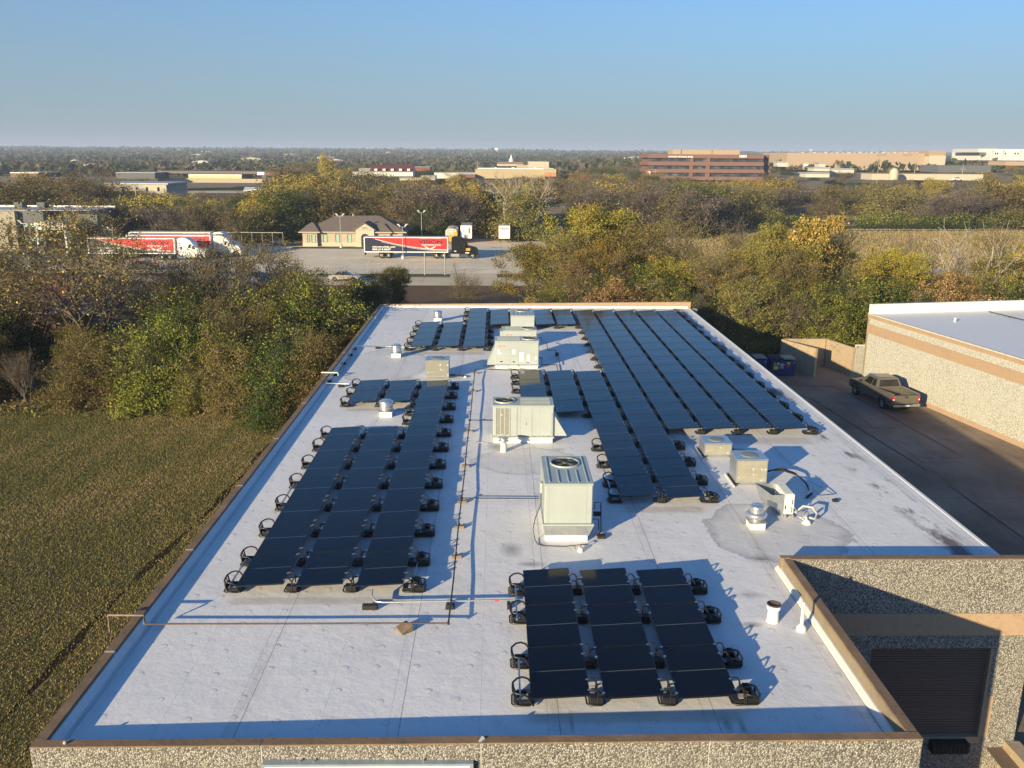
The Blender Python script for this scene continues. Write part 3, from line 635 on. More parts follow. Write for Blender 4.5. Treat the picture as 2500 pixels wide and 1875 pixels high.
B = 'the long left array'
column('the left column of '+B, -7.07, 21.95, 7, 2.06); column('the middle column of '+B, -5.47, 21.95, 7, 2.06); column('the right column of '+B, -3.82, 21.95, 11, 2.05)
yb = [22.35, 23.95, 26.0, 28.08, 30.15, 32.2, 34.25, 35.95]; yb2 = [38.2, 40.3]
yb3 = [42.3, 44.0]
mount_line('low', -7.07, yb, 'along the left edge of '+B); mount_line('mid', -5.78, yb, 'in the left gap of '+B); mount_line('mid', -4.17, yb, 'in the right gap of '+B)
mount_line('low', -3.82, [37.9, 39.3], 'left of the rear stretch of '+B)
mount_line('high', -2.53, yb[:7]+[36.2, 38.25, 40.3, 42.3, 44.1], 'along the right edge of '+B)
S = 'the short left pair'
column('the left column of '+S, -7.07, 40.45, 2, 2.06); column('the right column of '+S, -5.45, 40.45, 2, 2.06)
ys_ = [40.8, 42.5, 44.2]
mount_line('low', -7.07, ys_, 'along the left edge of '+S); mount_line('mid', -5.78, ys_, 'in the gap of '+S); mount_line('mid', -4.16, ys_, 'right of the short left pair')
C_ = 'the back left array'
column('the left column of '+C_, -5.32, 53.05, 4, 2.03); column('the middle column of '+C_, -3.67, 53.0, 4, 2.03); column('the right column of '+C_, -2.08, 52.95, 7, 2.01)
yc = [53.4, 55.0, 57.0, 59.0, 60.9]
mount_line('low', -5.32, yc, 'along the left edge of '+C_); mount_line('mid', -4.03, yc, 'in the left gap of '+C_); mount_line('mid', -2.38, yc, 'in the right gap of '+C_)
mount_line('high', -.79, [53.4, 55.0, 57.0, 59.0], 'right of the front half of '+C_); mount_line('low', -2.08, [62.9, 64.9, 66.6], 'left of the rear panels of '+C_)
T = 'the back centre block'
nm = ['first', 'second', 'third', 'fourth']
for i, x in enumerate((-.48, 1.1, 2.70, 4.2)): column('the %s column of %s' % (nm[i], T), x, 60.4, 3, 2.02, PW)
for i, x in enumerate((-.79, .81, 2.4, 3.99, 5.49)): mount_line('mid', x, [60.7, 62.4, 64.4, 66.2], 'in the %s gap of %s' % ((nm+['fifth'])[i], T))
D_ = 'the big right array'
dx = (5.83, 7.36, 8.94, 10.52, 12.08)
for i, x in enumerate(dx):
    y0, n = (28.35, 19) if i == 0 else (36.25, 15)
    column('the %s column of %s' % (ORD[i], D_), x, y0, n, 1.995, 1.31)
    if i: mount_line('mid', x-.25, [36.6+k*1.995 for k in range(15)]+[66.0], 'in the %s gap of %s' % (ORD[i], D_))
mount_line('high', 13.39, [36.6+k*1.995 for k in range(15)]+[66.0], 'along the right edge of '+D_)
E_ = 'the near left block'
column('the right column of '+E_, 4.27, 28.45, 9, 2.02); column('the middle column of '+E_, 2.72, 38.75, 4, 2.0); column('the left column of '+E_, 1.14, 38.75, 4, 2.0)
mount_line('low', 4.27, [28.8, 30.3, 32.3, 34.3], 'left of the lower rows of '+E_)
mount_line('mid', 5.55, [28.8+k*2.0 for k in range(10)], 'inside '+E_); mount_line('mid', 4.0, [39.1, 41, 43, 45, 46.4], 'in the right gap of '+E_); mount_line('mid', 2.43, [39.1, 41, 43, 45, 46.4], 'in the left gap of '+E_)
mount_line('low', 1.14, [39.1, 43.3, 45.0, 46.4], 'along the left edge of '+E_); mount_line('high', 7.16, [28.8, 30.5, 32.5, 34.5], 'right of the lower rows of '+E_)
mount_line('mid', 5.56, [48.8+k*2.0 for k in range(6)], 'along the left edge of '+D_)

# ================================================================== ROOF EQUIPMENT
def fan_top(o, cx, cy, z, r):
    """raised ring, dark well, blades and wire guard of a condenser fan"""
    f = MB(); f.lathe([(r*1.12, z), (r*1.12, z+.035), (r*1.04, z+.05), (r, z+.03), (r*.985, z+.006)], cx, cy, 28, True, False, False); ring = f.build('fan_ring', M['creamdk'], o)
    MB().lathe([(.001, z+.004), (r*.99, z+.004)], cx, cy, 28, False, False, False).build('fan_well', M['dark'], ring)
    m = MB()
    for k in range(4):
        a = k*math.pi/2+.4; ca, sa = math.cos(a), math.sin(a); ca2, sa2 = math.cos(a+.75), math.sin(a+.75)
        m.quad((cx+ca*r*.15, cy+sa*r*.15, z+.010), (cx+ca*r*.86, cy+sa*r*.86, z+.008), (cx+ca2*r*.82, cy+sa2*r*.82, z+.028), (cx+ca2*r*.2, cy+sa2*r*.2, z+.02))
    m.lathe([(r*.2, z+.008), (r*.2, z+.034), (r*.02, z+.04)], cx, cy, 12); m.build('fan_blades', M['seam'], ring)
    g = MB()
    for q in (.35, .6, .82): g.tube([(cx+r*q*math.cos(a*math.pi/10), cy+r*q*math.sin(a*math.pi/10), z+.048) for a in range(20)], .004, 4, True)
    for k in range(4): a = k*math.pi/4; g.tube([(cx-r*1.02*math.cos(a), cy-r*1.02*math.sin(a), z+.046), (cx+r*1.02*math.cos(a), cy+r*1.02*math.sin(a), z+.046)], .005, 4)
    g.build('fan_guard', M['rubber'], ring)
def ribs(o, x0, x1, ys_, z, hw=.022):
    m = MB()
    for y in ys_: m.box(x0, x1, y-hw, y+hw, z, z+.022, .01)
    m.build('top_rib', M['creamdk'], o)
# 1: tall unit in the foreground
h = thing('rooftop_hvac_unit', 'tallest pale green roof air unit on a tapered adapter curb, nearest the viewer', 'air conditioner', (1.47, 25.45, ROOF), 0, 'pale green package units down the middle of the roof')
L, W_ = 1.49, 2.58
MB().box(.04, 1.37, .05, W_-.05, 0, .2, .01).build('curb', M['white'], h)
MB().hexa([(.03, .03, .2), (1.40, .03, .2), (1.40, W_-.03, .2), (.03, W_-.03, .2)], [(-.03, -.03, .53), (1.53, -.03, .53), (1.53, W_+.03, .53), (-.03, W_+.03, .53)]).build('curb_adapter', M['galv'], h)
MB().box(-.05, 1.55, -.04, W_+.05, .535, .60, .01).build('base_rail', M['creamdk'], h)
MB().box(0, L, 0, W_, .602, 1.90, .03).build('cabinet', M['cream'], h)
MB().box(-.02, L+.02, -.02, W_+.02, 1.86, 1.93, .025).build('top_panel', M['creamdk'], h)
m = MB(); m.box(.13, .136, -.003, 0, .64, 1.84); m.box(1.30, 1.306, -.003, 0, .64, 1.84); m.box(-.003, 0, .5, .506, .64, 1.84); m.box(-.003, 0, 1.5, 1.506, .64, 1.84); m.build('panel_seam', M['seam'], h)
m = MB()
for x in (.16, 1.33): m.box(x-.022, x+.022, .12, W_-.1, 1.93, 1.955, .01)
for x in (.45, .75, 1.05): m.box(x-.022, x+.022, .12, 1.2, 1.93, 1.955, .01)
m.build('top_rib', M['creamdk'], h)
fan_top(h, .75, 1.88, 1.931, .44)
m = MB(); m.box(-.10, -.003, .9, 1.15, 1.25, 1.6, .02); m.build('disconnect_box', M['cream'], h)
MB().tube([(-.05, 1.0, 1.25), (-.06, .9, .9), (-.25, .6, .55), (-.33, .3, .3), (-.28, .1, .05), (-.2, -.2, .02), (-.05, -.33, .02), (.6, -.38, .02), (.95, -.3, .02), (1.2, -.3, .05), (1.35, -.25, .02)], .013, 5).build('drain_hose', M['pipe'], h)
m = MB(); m.tube([(1.51, .9, .75), (1.65, .9, .75), (1.65, .9, .95), (1.85, .9, .95), (1.85, .6, .1), (1.72, .3, .07)], .018, 5); m.tube([(1.51, .5, .55), (1.75, .5, .55), (1.75, .35, .12)], .018, 5); m.build('gas_connection', M['pipe'], h)
m = MB(); m.box(1.70, 1.95, .2, .42, .005, .09); m.box(1.62, 1.85, .8, .95, .52, .62); m.build('pipe_support', M['rubber'], h)
pv = thing('drain_stub', 'small white pipe boot with a hose, in front of the tallest roof unit', 'roof vent', (2.55, 24.75, ROOF)); MB().lathe([(.10, .003), (.08, .06), (.075, .12), (.03, .14)], 0, 0, 14).build('boot', M['white'], pv)
MB().tube([(-.02, 0, .13), (.02, .0, .2), (-.1, .03, .22), (-.2, .0, .15), (-.15, -.05, .12)], .02, 6).build('hose', M['wood'], pv)

# 2: long unit with louvred coil, hood on the right
h = thing('rooftop_hvac_unit', 'long pale green roof air unit with louvred coil panel and right side hood', 'air conditioner', (-.17, 35.2, ROOF), 0, 'pale green package units down the middle of the roof')
L, W_ = 2.53, 1.35
MB().box(.03, 2.50, .04, W_-.04, 0, .22, .01).build('curb', M['white'], h)
MB().box(-.03, 2.56, -.03, W_+.03, .222, .30, .01).build('base_rail', M['creamdk'], h)
MB().box(0, L, 0, W_, .302, 1.60, .03).build('cabinet', M['cream'], h); MB().box(-.02, L+.02, -.02, W_+.02, 1.58, 1.65, .02).build('top_panel', M['creamdk'], h)
cp = MB().box(.12, .72, -.006, -.001, .38, 1.52).build('coil_panel', M['coil2'], h)
m = MB(); [m.box(x-.018, x+.018, -.02, 0, .36, 1.55) for x in (.12, .32, .50, .70, .98)]; m.build('coil_guard', M['cream'], cp)
m = MB(); m.box(1.13, 1.14, -.004, 0, .34, 1.55); m.box(1.15, 1.62, -.012, -.001, .36, 1.30, .004); m.box(1.98, 2.46, -.016, -.001, .36, 1.32, .004); m.box(1.62, 1.63, -.004, 0, .34, 1.5); m.build('access_panel', M['cream'], h)
m = MB(); m.box(1.385, 1.40, -.02, -.012, .80, .92); [m.box(x, x+.03, -.006, 0, .30, .33) for x in (.7, 1.7, 2.1, 2.3)]; m.build('latch', M['dark'], h)
m = MB(); [m.box(x, x+.004, -.004, 0, .33, 1.55) for x in (1.0, 1.13, 1.66, 1.95)]; m.build('panel_seam', M['seam'], h)
ribs(h, 1.15, 2.40, (.2, .42, .64, .86, 1.1), 1.65); fan_top(h, .50, .72, 1.651, .40)
MB().prism([(L+.003, 1.25), (L+.55, .34), (L+.55, .30), (L+.003, .30)], 'y', .1, W_-.15).build('intake_hood', M['cream'], h)
MB().tube([(-.03, -.02, .12), (-.25, -.1, .05), (-.55, -.05, .05), (-.75, .1, .03), (-.9, -.05, .02)], .012, 5).build('drain_hose', M['dirty_white'], h)

# 3: unit with red label, hood on the left
def label_set(h, items):
    for (x0, x1, z0, z1, mat, nm_) in items: MB().box(x0, x1, -.006, -.0015, z0, z1).build(nm_, M[mat], h)
h = thing('rooftop_hvac_unit', 'pale green roof air unit with several white stickers and left side hood', 'air conditioner', (-.11, 48.6, ROOF), 0, 'pale green package units down the middle of the roof')
L, W_ = 2.46, 1.35
MB().box(.03, 2.42, .02, W_-.04, 0, .16, .01).build('curb', M['white'], h); MB().box(-.03, 2.49, -.03, W_+.03, .162, .22, .01).build('base_rail', M['creamdk'], h)
MB().box(0, L, 0, W_, .222, 1.54, .03).build('cabinet', M['cream'], h); MB().box(-.02, L+.02, -.02, W_+.02, 1.52, 1.60, .02).build('top_panel', M['creamdk'], h)
m = MB(); [m.box(x, x+.006, -.004, 0, .24, 1.5) for x in (.82, 1.30)]; m.build('panel_seam', M['seam'], h)
label_set(h, [(.24, .52, 1.25, 1.33, 'redlabel', 'brand_plate'), (.12, .24, .98, 1.12, 'label_white', 'sticker'), (.12, .34, .84, .94, 'label_white', 'sticker'), (1.38, 1.6, .42, .94, 'label_white', 'sticker'), (1.80, 1.94, .34, .80, 'label_white', 'sticker'), (.98, 1.12, .80, 1.1, 'label_white', 'sticker'), (.82, 1.22, .55, .82, 'creamdk', 'sticker'), (.28, .42, .38, .44, 'dark', 'drain_cap'), (.98, 1.12, .36, .42, 'dark', 'drain_cap'), (1.80, 1.92, .34, .40, 'dark', 'drain_cap'), (2.25, 2.33, .55, .7, 'label_white', 'sticker')])
text_mesh('brand_lettering', 'TRANE', .075, M['label_white'], h, (.27, -.007, 1.262), width=.22, thick=.002, bold=.01)
ribs(h, .1, 1.4, (.2, .42, .64, .86, 1.1), 1.60); fan_top(h, 1.95, .68, 1.601, .40)
MB().prism([(-.003, 1.25), (-.48, .25), (-.48, .20), (-.003, .20)], 'y', .1, W_-.2).build('intake_hood', M['cream'], h)
m = MB(); m.tube([(.75, -.02, .2), (.7, -.1, .05), (.9, -.15, .03), (1.0, -.05, .15)], .012, 5); m.tube([(1.3, -.02, .25), (1.4, -.12, .04), (1.7, -.2, .03)], .014, 5); m.build('hose', M['rubber'], h)
# 4: low wide unit just behind 3
h = thing('rooftop_hvac_unit', 'low pale green roof air unit seen directly behind the stickered unit', 'air conditioner', (.38, 54.6, ROOF), 0, 'pale green package units down the middle of the roof')
L, W_ = 2.12, 1.3
MB().box(.03, L-.03, .02, W_-.04, 0, .16).build('curb', M['white'], h); MB().box(0, L, 0, W_, .162, 1.0, .03).build('cabinet', M['cream'], h); MB().box(-.02, L+.02, -.02, W_+.02, .98, 1.04, .02).build('top_panel', M['creamdk'], h)
label_set(h, [(.22, .52, .70, .78, 'redlabel', 'brand_plate')]); text_mesh('brand_lettering', 'TRANE', .07, M['label_white'], h, (.26, -.007, .712), width=.22, thick=.002, bold=.01)
m = MB(); [m.box(x, x+.006, -.004, 0, .2, .97) for x in (.68, 1.15)]; m.build('panel_seam', M['seam'], h)
ribs(h, .1, 1.2, (.2, .42, .64, .86, 1.1), 1.04); fan_top(h, 1.62, .65, 1.041, .38); MB().box(-.2, -.002, .1, 1.0, .3, .95, .02).build('intake_hood', M['cream'], h)
gp = thing('gas_piping', 'black gas pipe run with risers on the roof right of the stickered unit', 'pipe', (0, 0, ROOF))
MB().tube([(2.36, 49.0, .55), (2.55, 49.0, .55), (2.55, 49.3, .08), (3.4, 49.3, .08), (3.4, 47.2, .06), (3.3, 43.5, .06)], .022, 5).build('pipe', M['pipe'], gp)
MB().tube([(2.5, 55.0, .5), (2.8, 55.0, .5), (2.8, 54.5, .35), (3.1, 54.2, .35), (3.1, 53, .12), (3.6, 53, .12), (3.6, 51.5, .12), (3.6, 49.3, .08)], .022, 5).build('pipe', M['pipe'], gp)
m = MB(); m.box(3.5, 3.7, 51.8, 52.0, .0, .2); m.box(3.25, 3.55, 47.0, 47.2, 0, .06); m.build('support', M['rubber'], gp)
# 5: far unit by the back row
h = thing('rooftop_hvac_unit', 'farthest pale green roof air unit, standing in the back row of panels', 'air conditioner', (.94, 59.6, ROOF), 0, 'pale green package units down the middle of the roof')
L, W_ = 1.62, 2.6
MB().box(.03, L-.03, .02, W_-.04, 0, .12).build('curb', M['white'], h); MB().box(0, L, 0, W_, .122, 1.04, .03).build('cabinet', M['cream'], h); MB().box(-.02, L+.02, -.02, W_+.02, 1.02, 1.09, .02).build('top_panel', M['creamdk'], h)
m = MB(); [m.box(x-.02, x+.02, .1, 1.3, 1.09, 1.11, .008) for x in (.15, .42, .69, .96, 1.23, 1.47)]; m.build('top_rib', M['creamdk'], h); fan_top(h, .8, 1.95, 1.091, .40)

# condensers
def condenser(x, y, L, W_, H, label, coil, rz=0, rails=True, seeall=True):
    h = thing('condenser_unit', label, 'condenser', (x, y, ROOF), rz)
    MB().box(0, L, 0, W_, .07, H-.05, .012).build('cabinet', M['galv'], h)
    MB().box(-.012, L+.012, -.012, W_+.012, H-.05, H, .012).build('lid', M['galv'], h)
    MB().box(.035, L-.035, -.005, -.001, .14, H-.08).build('coil_face', M[coil], h)
    MB().box(-.005, -.001, .1, W_-.1, .14, H-.08).build('side_coil', M['galv'], h)
    if rails: MB().box(-.14, -.09, -.25, W_+.1, .004, .06).build('rail', M['white'], h); MB().box(-.05, .02, -.06, W_, .004, .068).build('foot', M['rubber'], h); MB().box(L-.06, L, -.02, W_, .004, .068).build('foot', M['rubber'], h)
    MB().lathe([(L*.28, H+.001), (L*.28, H+.012), (L*.26, H+.016), (.01, H+.012)], L/2, W_/2, 20).build('fan_grille', M['seam'], h)
    return h
condenser(-3.83, 46.15, 1.25, 1.05, 1.05, 'grey square condenser with dark speckled coil left of the stickered roof unit', 'coil2', rails=False)
c = bpy.data.objects.new('insulated_pipe', None); bpy.data.objects.remove(c)
ip = thing('insulated_pipe', 'black insulated pipe running from the dark coil condenser to a white boot', 'pipe', (0, 0, ROOF))
MB().tube([(-2.56, 46.5, .15), (-2.3, 46.6, .12), (-1.9, 46.5, .10), (-1.75, 46.5, .06)], .05, 6).build('insulation', M['rubber'], ip); MB().lathe([(.10, .003), (.07, .08), (.02, .1)], -1.72, 46.5, 12).build('boot', M['white'], ip)
condenser(8.30, 33.45, 1.10, 1.0, .60, 'smaller low speckled condenser behind the larger one right of the arrays', 'coil')
condenser(8.76, 30.38, 1.14, 1.0, 1.0, 'larger speckled sunlit condenser box right of the arrays', 'coil')
lp = thing('refrigerant_lines', 'black insulated refrigerant lines looping on the roof behind the larger speckled condenser', 'pipe', (0, 0, ROOF))
m = MB()
for k in range(3): m.tube([(9.85, 31.1-.1*k, .22), (10.3, 31.3-.1*k, .22+.05*k), (10.75, 31.35-.15*k, .30), (11.1, 30.9-.1*k, .27), (11.3, 30.2, .12), (11.2, 29.5-.1*k, .08), (10.9, 29.0, .04)], .028, 5)
m.tube([(9.4, 33.7, .25), (9.9, 33.6, .25), (10.4, 33.5, .1)], .05, 5); m.build('insulation', M['rubber'], lp)
MB().tube([(10.95, 29.2, .05), (11.15, 29.35, .14), (11.25, 29.6, .16), (11.3, 29.85, .12)], .045, 6).build('boot_wrap', M['white'], lp)
MB().tube([(11.2, 30.3, .3), (12.0, 29.3, .06), (11.3, 29.2, .05)], .014, 5).build('conduit', M['galv'], lp); MB().box(11.75, 11.93, 28.7, 28.85, 0, .08).build('block', M['rubber'], lp)

# mini split with a sheet metal wind baffle
ms = thing('mini_split_condenser', 'white mini split unit with grey sheet metal wind baffle on its left', 'condenser', (9.57, 27.4, ROOF))
MB().box(0, .35, 0, .98, .09, .80, .02).build('cabinet', M['white'], ms)
m = MB(); [m.box(x, x+.018, .05, .93, .80, .822, .006) for x in (.04, .10, .16, .22, .28)]; m.build('top_rib', M['white'], ms)
m = MB(); m.box(.27, .30, -.006, 0, .45, .62); m.box(.04, .08, -.006, 0, .28, .42); m.build('vent_slot', M['dark'], ms); m = MB(); m.box(.14, .30, -.03, 0, .25, .30); m.box(.15, .25, -.07, 0, .17, .36, .015); m.build('valve_cover', M['dirty_white'], ms)
m = MB(); m.box(.02, .08, -.1, 1.05, 0, .088); m.box(.27, .33, -.1, 1.05, 0, .088); m.build('foot', M['galv'], ms)
m = MB()
def sheet2(m, pts, th=.006):
    n = Vector(pts[1])-Vector(pts[0]); k = Vector(pts[2])-Vector(pts[0]); nn = n.cross(k).normalized()*th
    a = [tuple(Vector(p)) for p in pts]; b2 = [tuple(Vector(p)+nn) for p in pts]; L_ = len(a)
    m.add(a+b2, [tuple(range(L_))[::-1], tuple(range(L_, 2*L_))]+[(i, (i+1) % L_, L_+(i+1) % L_, L_+i) for i in range(L_)])
sheet2(m, [(0, -.005, .02), (-.28, -.01, .32), (-.42, 0, .78), (0, -.005, .80)]); sheet2(m, [(-.28, -.01, .32), (-.42, 0, .78), (-.72, .95, .85), (-.5, .95, .25)]); sheet2(m, [(-.01, .96, .3), (-.5, .95, .25), (-.72, .95, .85), (-.01, .96, .82)]); sheet2(m, [(0, -.005, .02), (-.28, -.01, .32), (-.5, .95, .25), (0, .96, .1)])
m.build('wind_baffle', M['galv'], ms)
ld = thing('line_set', 'white wrapped line set curling into a roof boot beside the mini split', 'pipe', (0, 0, ROOF))
MB().tube([(9.95, 27.35, .18), (10.25, 27.5, .35), (10.55, 27.4, .34), (10.62, 27.15, .2), (10.45, 26.95, .12), (10.2, 27.0, .18), (10.15, 27.1, .10)], .04, 7).build('wrap', M['dirty_white'], ld); MB().tube([(9.9, 27.38, .4), (9.98, 27.1, .15), (10.1, 26.95, .1), (10.2, 26.95, .12)], .015, 5).build('cable', M['galv'], ld)
MB().lathe([(.16, .003), (.13, .06), (.10, .12), (.05, .14)], 10.18, 26.85, 16).build('boot', M['white'], ld); MB().tube([(10.18, 26.85, .12), (10.15, 26.9, .25), (10.25, 27.0, .32)], .05, 6).build('riser', M['galv'], ld)

# exhaust fans
def exhaust(x, y, label, kind, s=1.0):
    h = thing('exhaust_fan', label, 'exhaust fan', (x, y, ROOF))
    if kind == 'big':
        MB().box(-.25, .25, -.25, .25, 0, .22, .012).build('curb', M['white'], h); MB().box(-.28, .28, -.28, .28, .221, .25, .006).build('curb_cap', M['galv'], h)
        MB().lathe([(.20, .25), (.22, .30), (.30, .36), (.335, .42), (.34, .47), (.31, .52), (.27, .545), (.22, .55)], 0, 0, 32).build('bowl', M['alu'], h)
        MB().lathe([(.225, .551), (.228, .70), (.22, .745), (.19, .765), (.01, .775)], 0, 0, 32).build('motor_cap', M['alu'], h)
    else:
        MB().box(-.29*s, .29*s, -.29*s, .29*s, 0, .24, .012).build('curb', M['white'], h); MB().box(-.32*s, .32*s, -.32*s, .32*s, .241, .265, .005).build('curb_cap', M['galv'], h)
        MB().lathe([(.24*s, .265), (.27*s, .30), (.315*s, .33), (.315*s, .36), (.29*s, .37), (.30*s, .40), (.305*s, .62), (.28*s, .635)], 0, 0, 28).build('drum', M['alu'], h)
        MB().lathe([(.325*s, .636), (.33*s, .68), (.30*s, .71), (.24*s, .725), (.235*s, .745), (.10, .755), (.01, .757)], 0, 0, 28).build('lid', M['alu'], h)
    return h
exhaust(8.42, 26.58, 'spun metal exhaust fan with round cap inside a dark stain ring near the mini split', 'big')
exhaust(-5.10, 39.27, 'spun metal exhaust drum between the short pair of panels and the long array', 'drum')
exhaust(-5.99, 51.6, 'spun metal exhaust drum on a white conduit line left of the back left array', 'drum', .95)
exhaust(-4.29, 63.4, 'farthest spun metal exhaust drum by itself near the back left corner', 'drum', .95)
v = thing('flue_vent', 'white flue pipe with ringed metal cap in front of the louvred roof unit', 'roof vent', (.275, 34.15, ROOF))
MB().lathe([(.16, .003), (.13, .02), (.125, .36), (.09, .37)], 0, 0, 20).build('pipe', M['white'], v)
MB().lathe([(.085, .371), (.10, .40), (.10, .44), (.20, .46), (.21, .48), (.15, .50), (.14, .56), (.21, .58), (.21, .60), (.17, .625), (.10, .64), (.01, .645)], 0, 0, 24).build('cap', M['alu'], v)
v = thing('vent_pipe', 'short wide white vent pipe with open rusty top beside the dock parapet', 'roof vent', (7.16, 20.58, ROOF))
MB().lathe([(.17, .003), (.155, .02), (.135, .36), (.12, .37)], 0, 0, 22).build('pipe', M['white'], v); MB().lathe([(.175, .365), (.18, .46), (.15, .465)], 0, 0, 22).build('band', M['label_white'], v); MB().lathe([(.182, .466), (.182, .50), (.155, .505), (.15, .47), (.01, .465)], 0, 0, 22, True, False).build('rusty_top', M['rustpipe'], v)
v = thing('vent_pipe', 'tall thin white vent pipe on a round boot beside the dock parapet', 'roof vent', (7.745, 20.1, ROOF))
MB().lathe([(.13, .003), (.12, .10), (.07, .17), (.055, .18)], 0, 0, 18).build('boot', M['white'], v); MB().lathe([(.045, .18), (.043, .80), (.03, .803)], 0, 0, 14).build('pipe', M['white'], v)

# gas pipe from the left parapet along the middle of the roof
g = thing('gas_line', 'long black gas pipe running across the roof and back along the middle', 'pipe', (0, 0, 0))
zp = ROOF+.20
P1 = at(868/1.7015*0+0+595/1.7015, 1350+310/1.7015, zp); P2 = at(1860/1.7015, 1350+292/1.7015, zp)
ys_l = [(450+1780/2.765, 1000+1435/2.765), (450+1830/2.765, 1000+1000/2.765), (450+1890/2.765, 1000+655/2.765), (450+1912/2.765, 1000+100/2.765), (750+1238/3.16, 700+1065/3.16), (750+1300/3.16, 700+642/3.16)]
LP = [at(a, b_, zp) for a, b_ in ys_l]
xm = sum(p[0] for p in LP)/len(LP)
yb0 = P2[1]; yend = LP[-1][1]
MB().tube([(-9.75, yb0+.05, ROOF-.05), (-9.75, yb0+.05, ROOF+.42), (-8.86, yb0+.05, ROOF+.42), (-8.84, yb0, zp)], .03, 6).build('wall_riser', M['wood'], g)
MB().tube([(-8.84, yb0, ROOF+.40), (-8.84, yb0, zp), (-5, yb0+.03, zp-.015), (-2.6, yb0+.01, zp), (xm, yb0, zp)], .022, 6).build('pipe', M['rustpipe'], g)
MB().tube([(xm, yb0, zp)]+[(xm+.012*math.sin(k*1.7), yb0+(yend-yb0)*k/12, zp-.02+.015*math.sin(k*2.1)) for k in range(1, 12)]+[(xm, yend, zp)], .022, 6).build('pipe', M['pipe'], g)
MB().tube([(xm, yend, zp), (xm, yend, zp+.06), (xm+1.6, yend+.05, zp), (2.2, yend+.05, zp)], .02, 6).build('pipe', M['pipe'], g)
MB().tube([(xm, yb0, zp-.03), (xm, yb0, zp+.05)], .035, 6).build('elbow', M['pipe'], g)
for Yb in (28.6, 37.9): MB().tube([(xm, Yb, zp), (-.1 if Yb > 30 else 1.5, Yb+.02, zp-.02)], .019, 6).build('branch_pipe', M['pipe'], g); MB().box(xm-.05, xm+.05, Yb-.06, Yb+.06, zp-.04, zp+.04, .015).build('tee_fitting', M['pipe'], g)
yblk = [(1905, 145), (1915, 380), (1885, 620), (1870, 790), (1840, 990)]
k = 0
def wood_block(x, y, label, rz=0, s=1):
    o = thing('wood_block', label, 'pipe support', (x, y, ROOF), rz, 'wood blocks carrying the long gas pipe'); MB().box(-.15*s, .15*s, -.055*s, .055*s, .003, .09, .008).build('timber', M['wood'], o); MB().box(-.02, .02, -.03, .03, .09, .17).build('saddle', M['pipe'], o)
for (a, b_) in yblk[::-1]:
    p = at(450+a/2.765, 1000+b_/2.765, ROOF+.05); wood_block(xm+.02, p[1], '%s wood block from near end under the long gas pipe' % ORD[k], R(random.Random(k).uniform(-6, 6))); k += 1
for (a, b_) in ((1268, 805), (1295, 665)):
    p = at(750+a/3.16, 700+b_/3.16, ROOF+.05); wood_block(xm+.02, p[1], '%s wood block from near end under the long gas pipe' % ORD[k]); k += 1
o = thing('wood_wedge', 'tilted square wood block under the front stretch of the gas pipe', 'pipe support', (-2.33, yb0-.02, ROOF), R(38)); MB().hexa([(-.16, -.16, .003), (.16, -.16, .003), (.16, .16, .003), (-.16, .16, .003)], [(-.16, -.16, .05), (.16, -.16, .17), (.16, .16, .17), (-.16, .16, .10)]).build('timber', M['wood'], o)
# silver conduit joining the arrays
cz = ROOF+.16
cd = thing('conduit', 'silver conduit on blocks joining the long left array to the front right array', 'conduit', (0, 0, 0))
MB().tube([(-3.35, 21.75, cz+.16), (-3.35, 21.6, cz+.05), (-3.2, 21.35, cz), (-3.0, 21.32, cz), (.95, 21.45, cz)], .028, 7).build('pipe', M['galv'], cd); MB().cyl((-.05, 21.41, cz), (.06, 21.414, cz), .031, n=8).build('red_mark', M['label_red'], cd)
MB().box(-3.55, -3.15, 21.18, 21.34, ROOF+.003, cz-.03, .01).build('block', M['rubber'], cd); MB().prism([(-1.36, ROOF+.003), (-1.12, ROOF+.003), (-1.17, cz-.02), (-1.31, cz-.02)], 'y', 21.2, 21.5).build('block', M['rubber'], cd); MB().box(.28, .36, 21.2, 21.5, ROOF+.003, cz-.03).build('block', M['rubber'], cd)
# white conduit loop by the left parapet
cd = thing('conduit', 'white conduit loop on black blocks along the left parapet near the back', 'conduit', (0, 0, 0))
q = lambda a, b_, z: at(750+a/3.16, 700+b_/3.16, z)
pl = [q(325, 750, cz), q(150, 745, cz), q(140, 725, cz), q(220, 640, cz), q(300, 540, cz), q(355, 462, cz), q(385, 455, cz), q(640, 462, cz), q(830, 470, cz)]
MB().tube(pl, .03, 6).build('pipe', M['galv'], cd)
MB().tube([(p[0]+.12, p[1], p[2]) for p in pl[2:6]], .02, 5).build('pipe', M['galv'], cd)
p = q(190, 655, ROOF+.3); MB().tube([(-9.5, p[1], ROOF+.25), (-8.6, p[1], ROOF+.25), (-8.55, p[1]-.1, ROOF+.1)], .045, 6).build('wall_outlet', M['dirty_white'], cd)
for a, b_ in ((165, 730), (212, 678), (280, 592), (333, 528), (362, 480), (262, 768), (545, 473)):
    p = q(a, b_, ROOF+.04); MB().box(p[0]-.14, p[0]+.14, p[1]-.11, p[1]+.11, ROOF+.003, ROOF+.11, .012).build('block', M['rubber'], cd)
# galvanised rails between some mounts of the left array
for x, y0, y1, lb in ((-7.33, 22.3, 23.9, 'thin steel strut at the lower left of the long left array'), (-7.30, 28.1, 30.1, 'thin steel strut midway up the left edge of the long left array'), (-2.3, 22.3, 24.0, 'thin steel strut at the lower right of the long left array'), (.52, 20.4, 22.2, 'thin steel strut on the upper left of the front right array'), (.52, 17.1, 18.6, 'thin steel strut on the lower left of the front right array'), (4.05, 29.0, 31.6, 'thin steel strut left of the lower rows of the near left block')):
    tag(MB().box(x-.022, x+.022, y0, y1, ROOF+.14, ROOF+.18).build('strut_rail', M['blue_insul']), lb, 'strut')

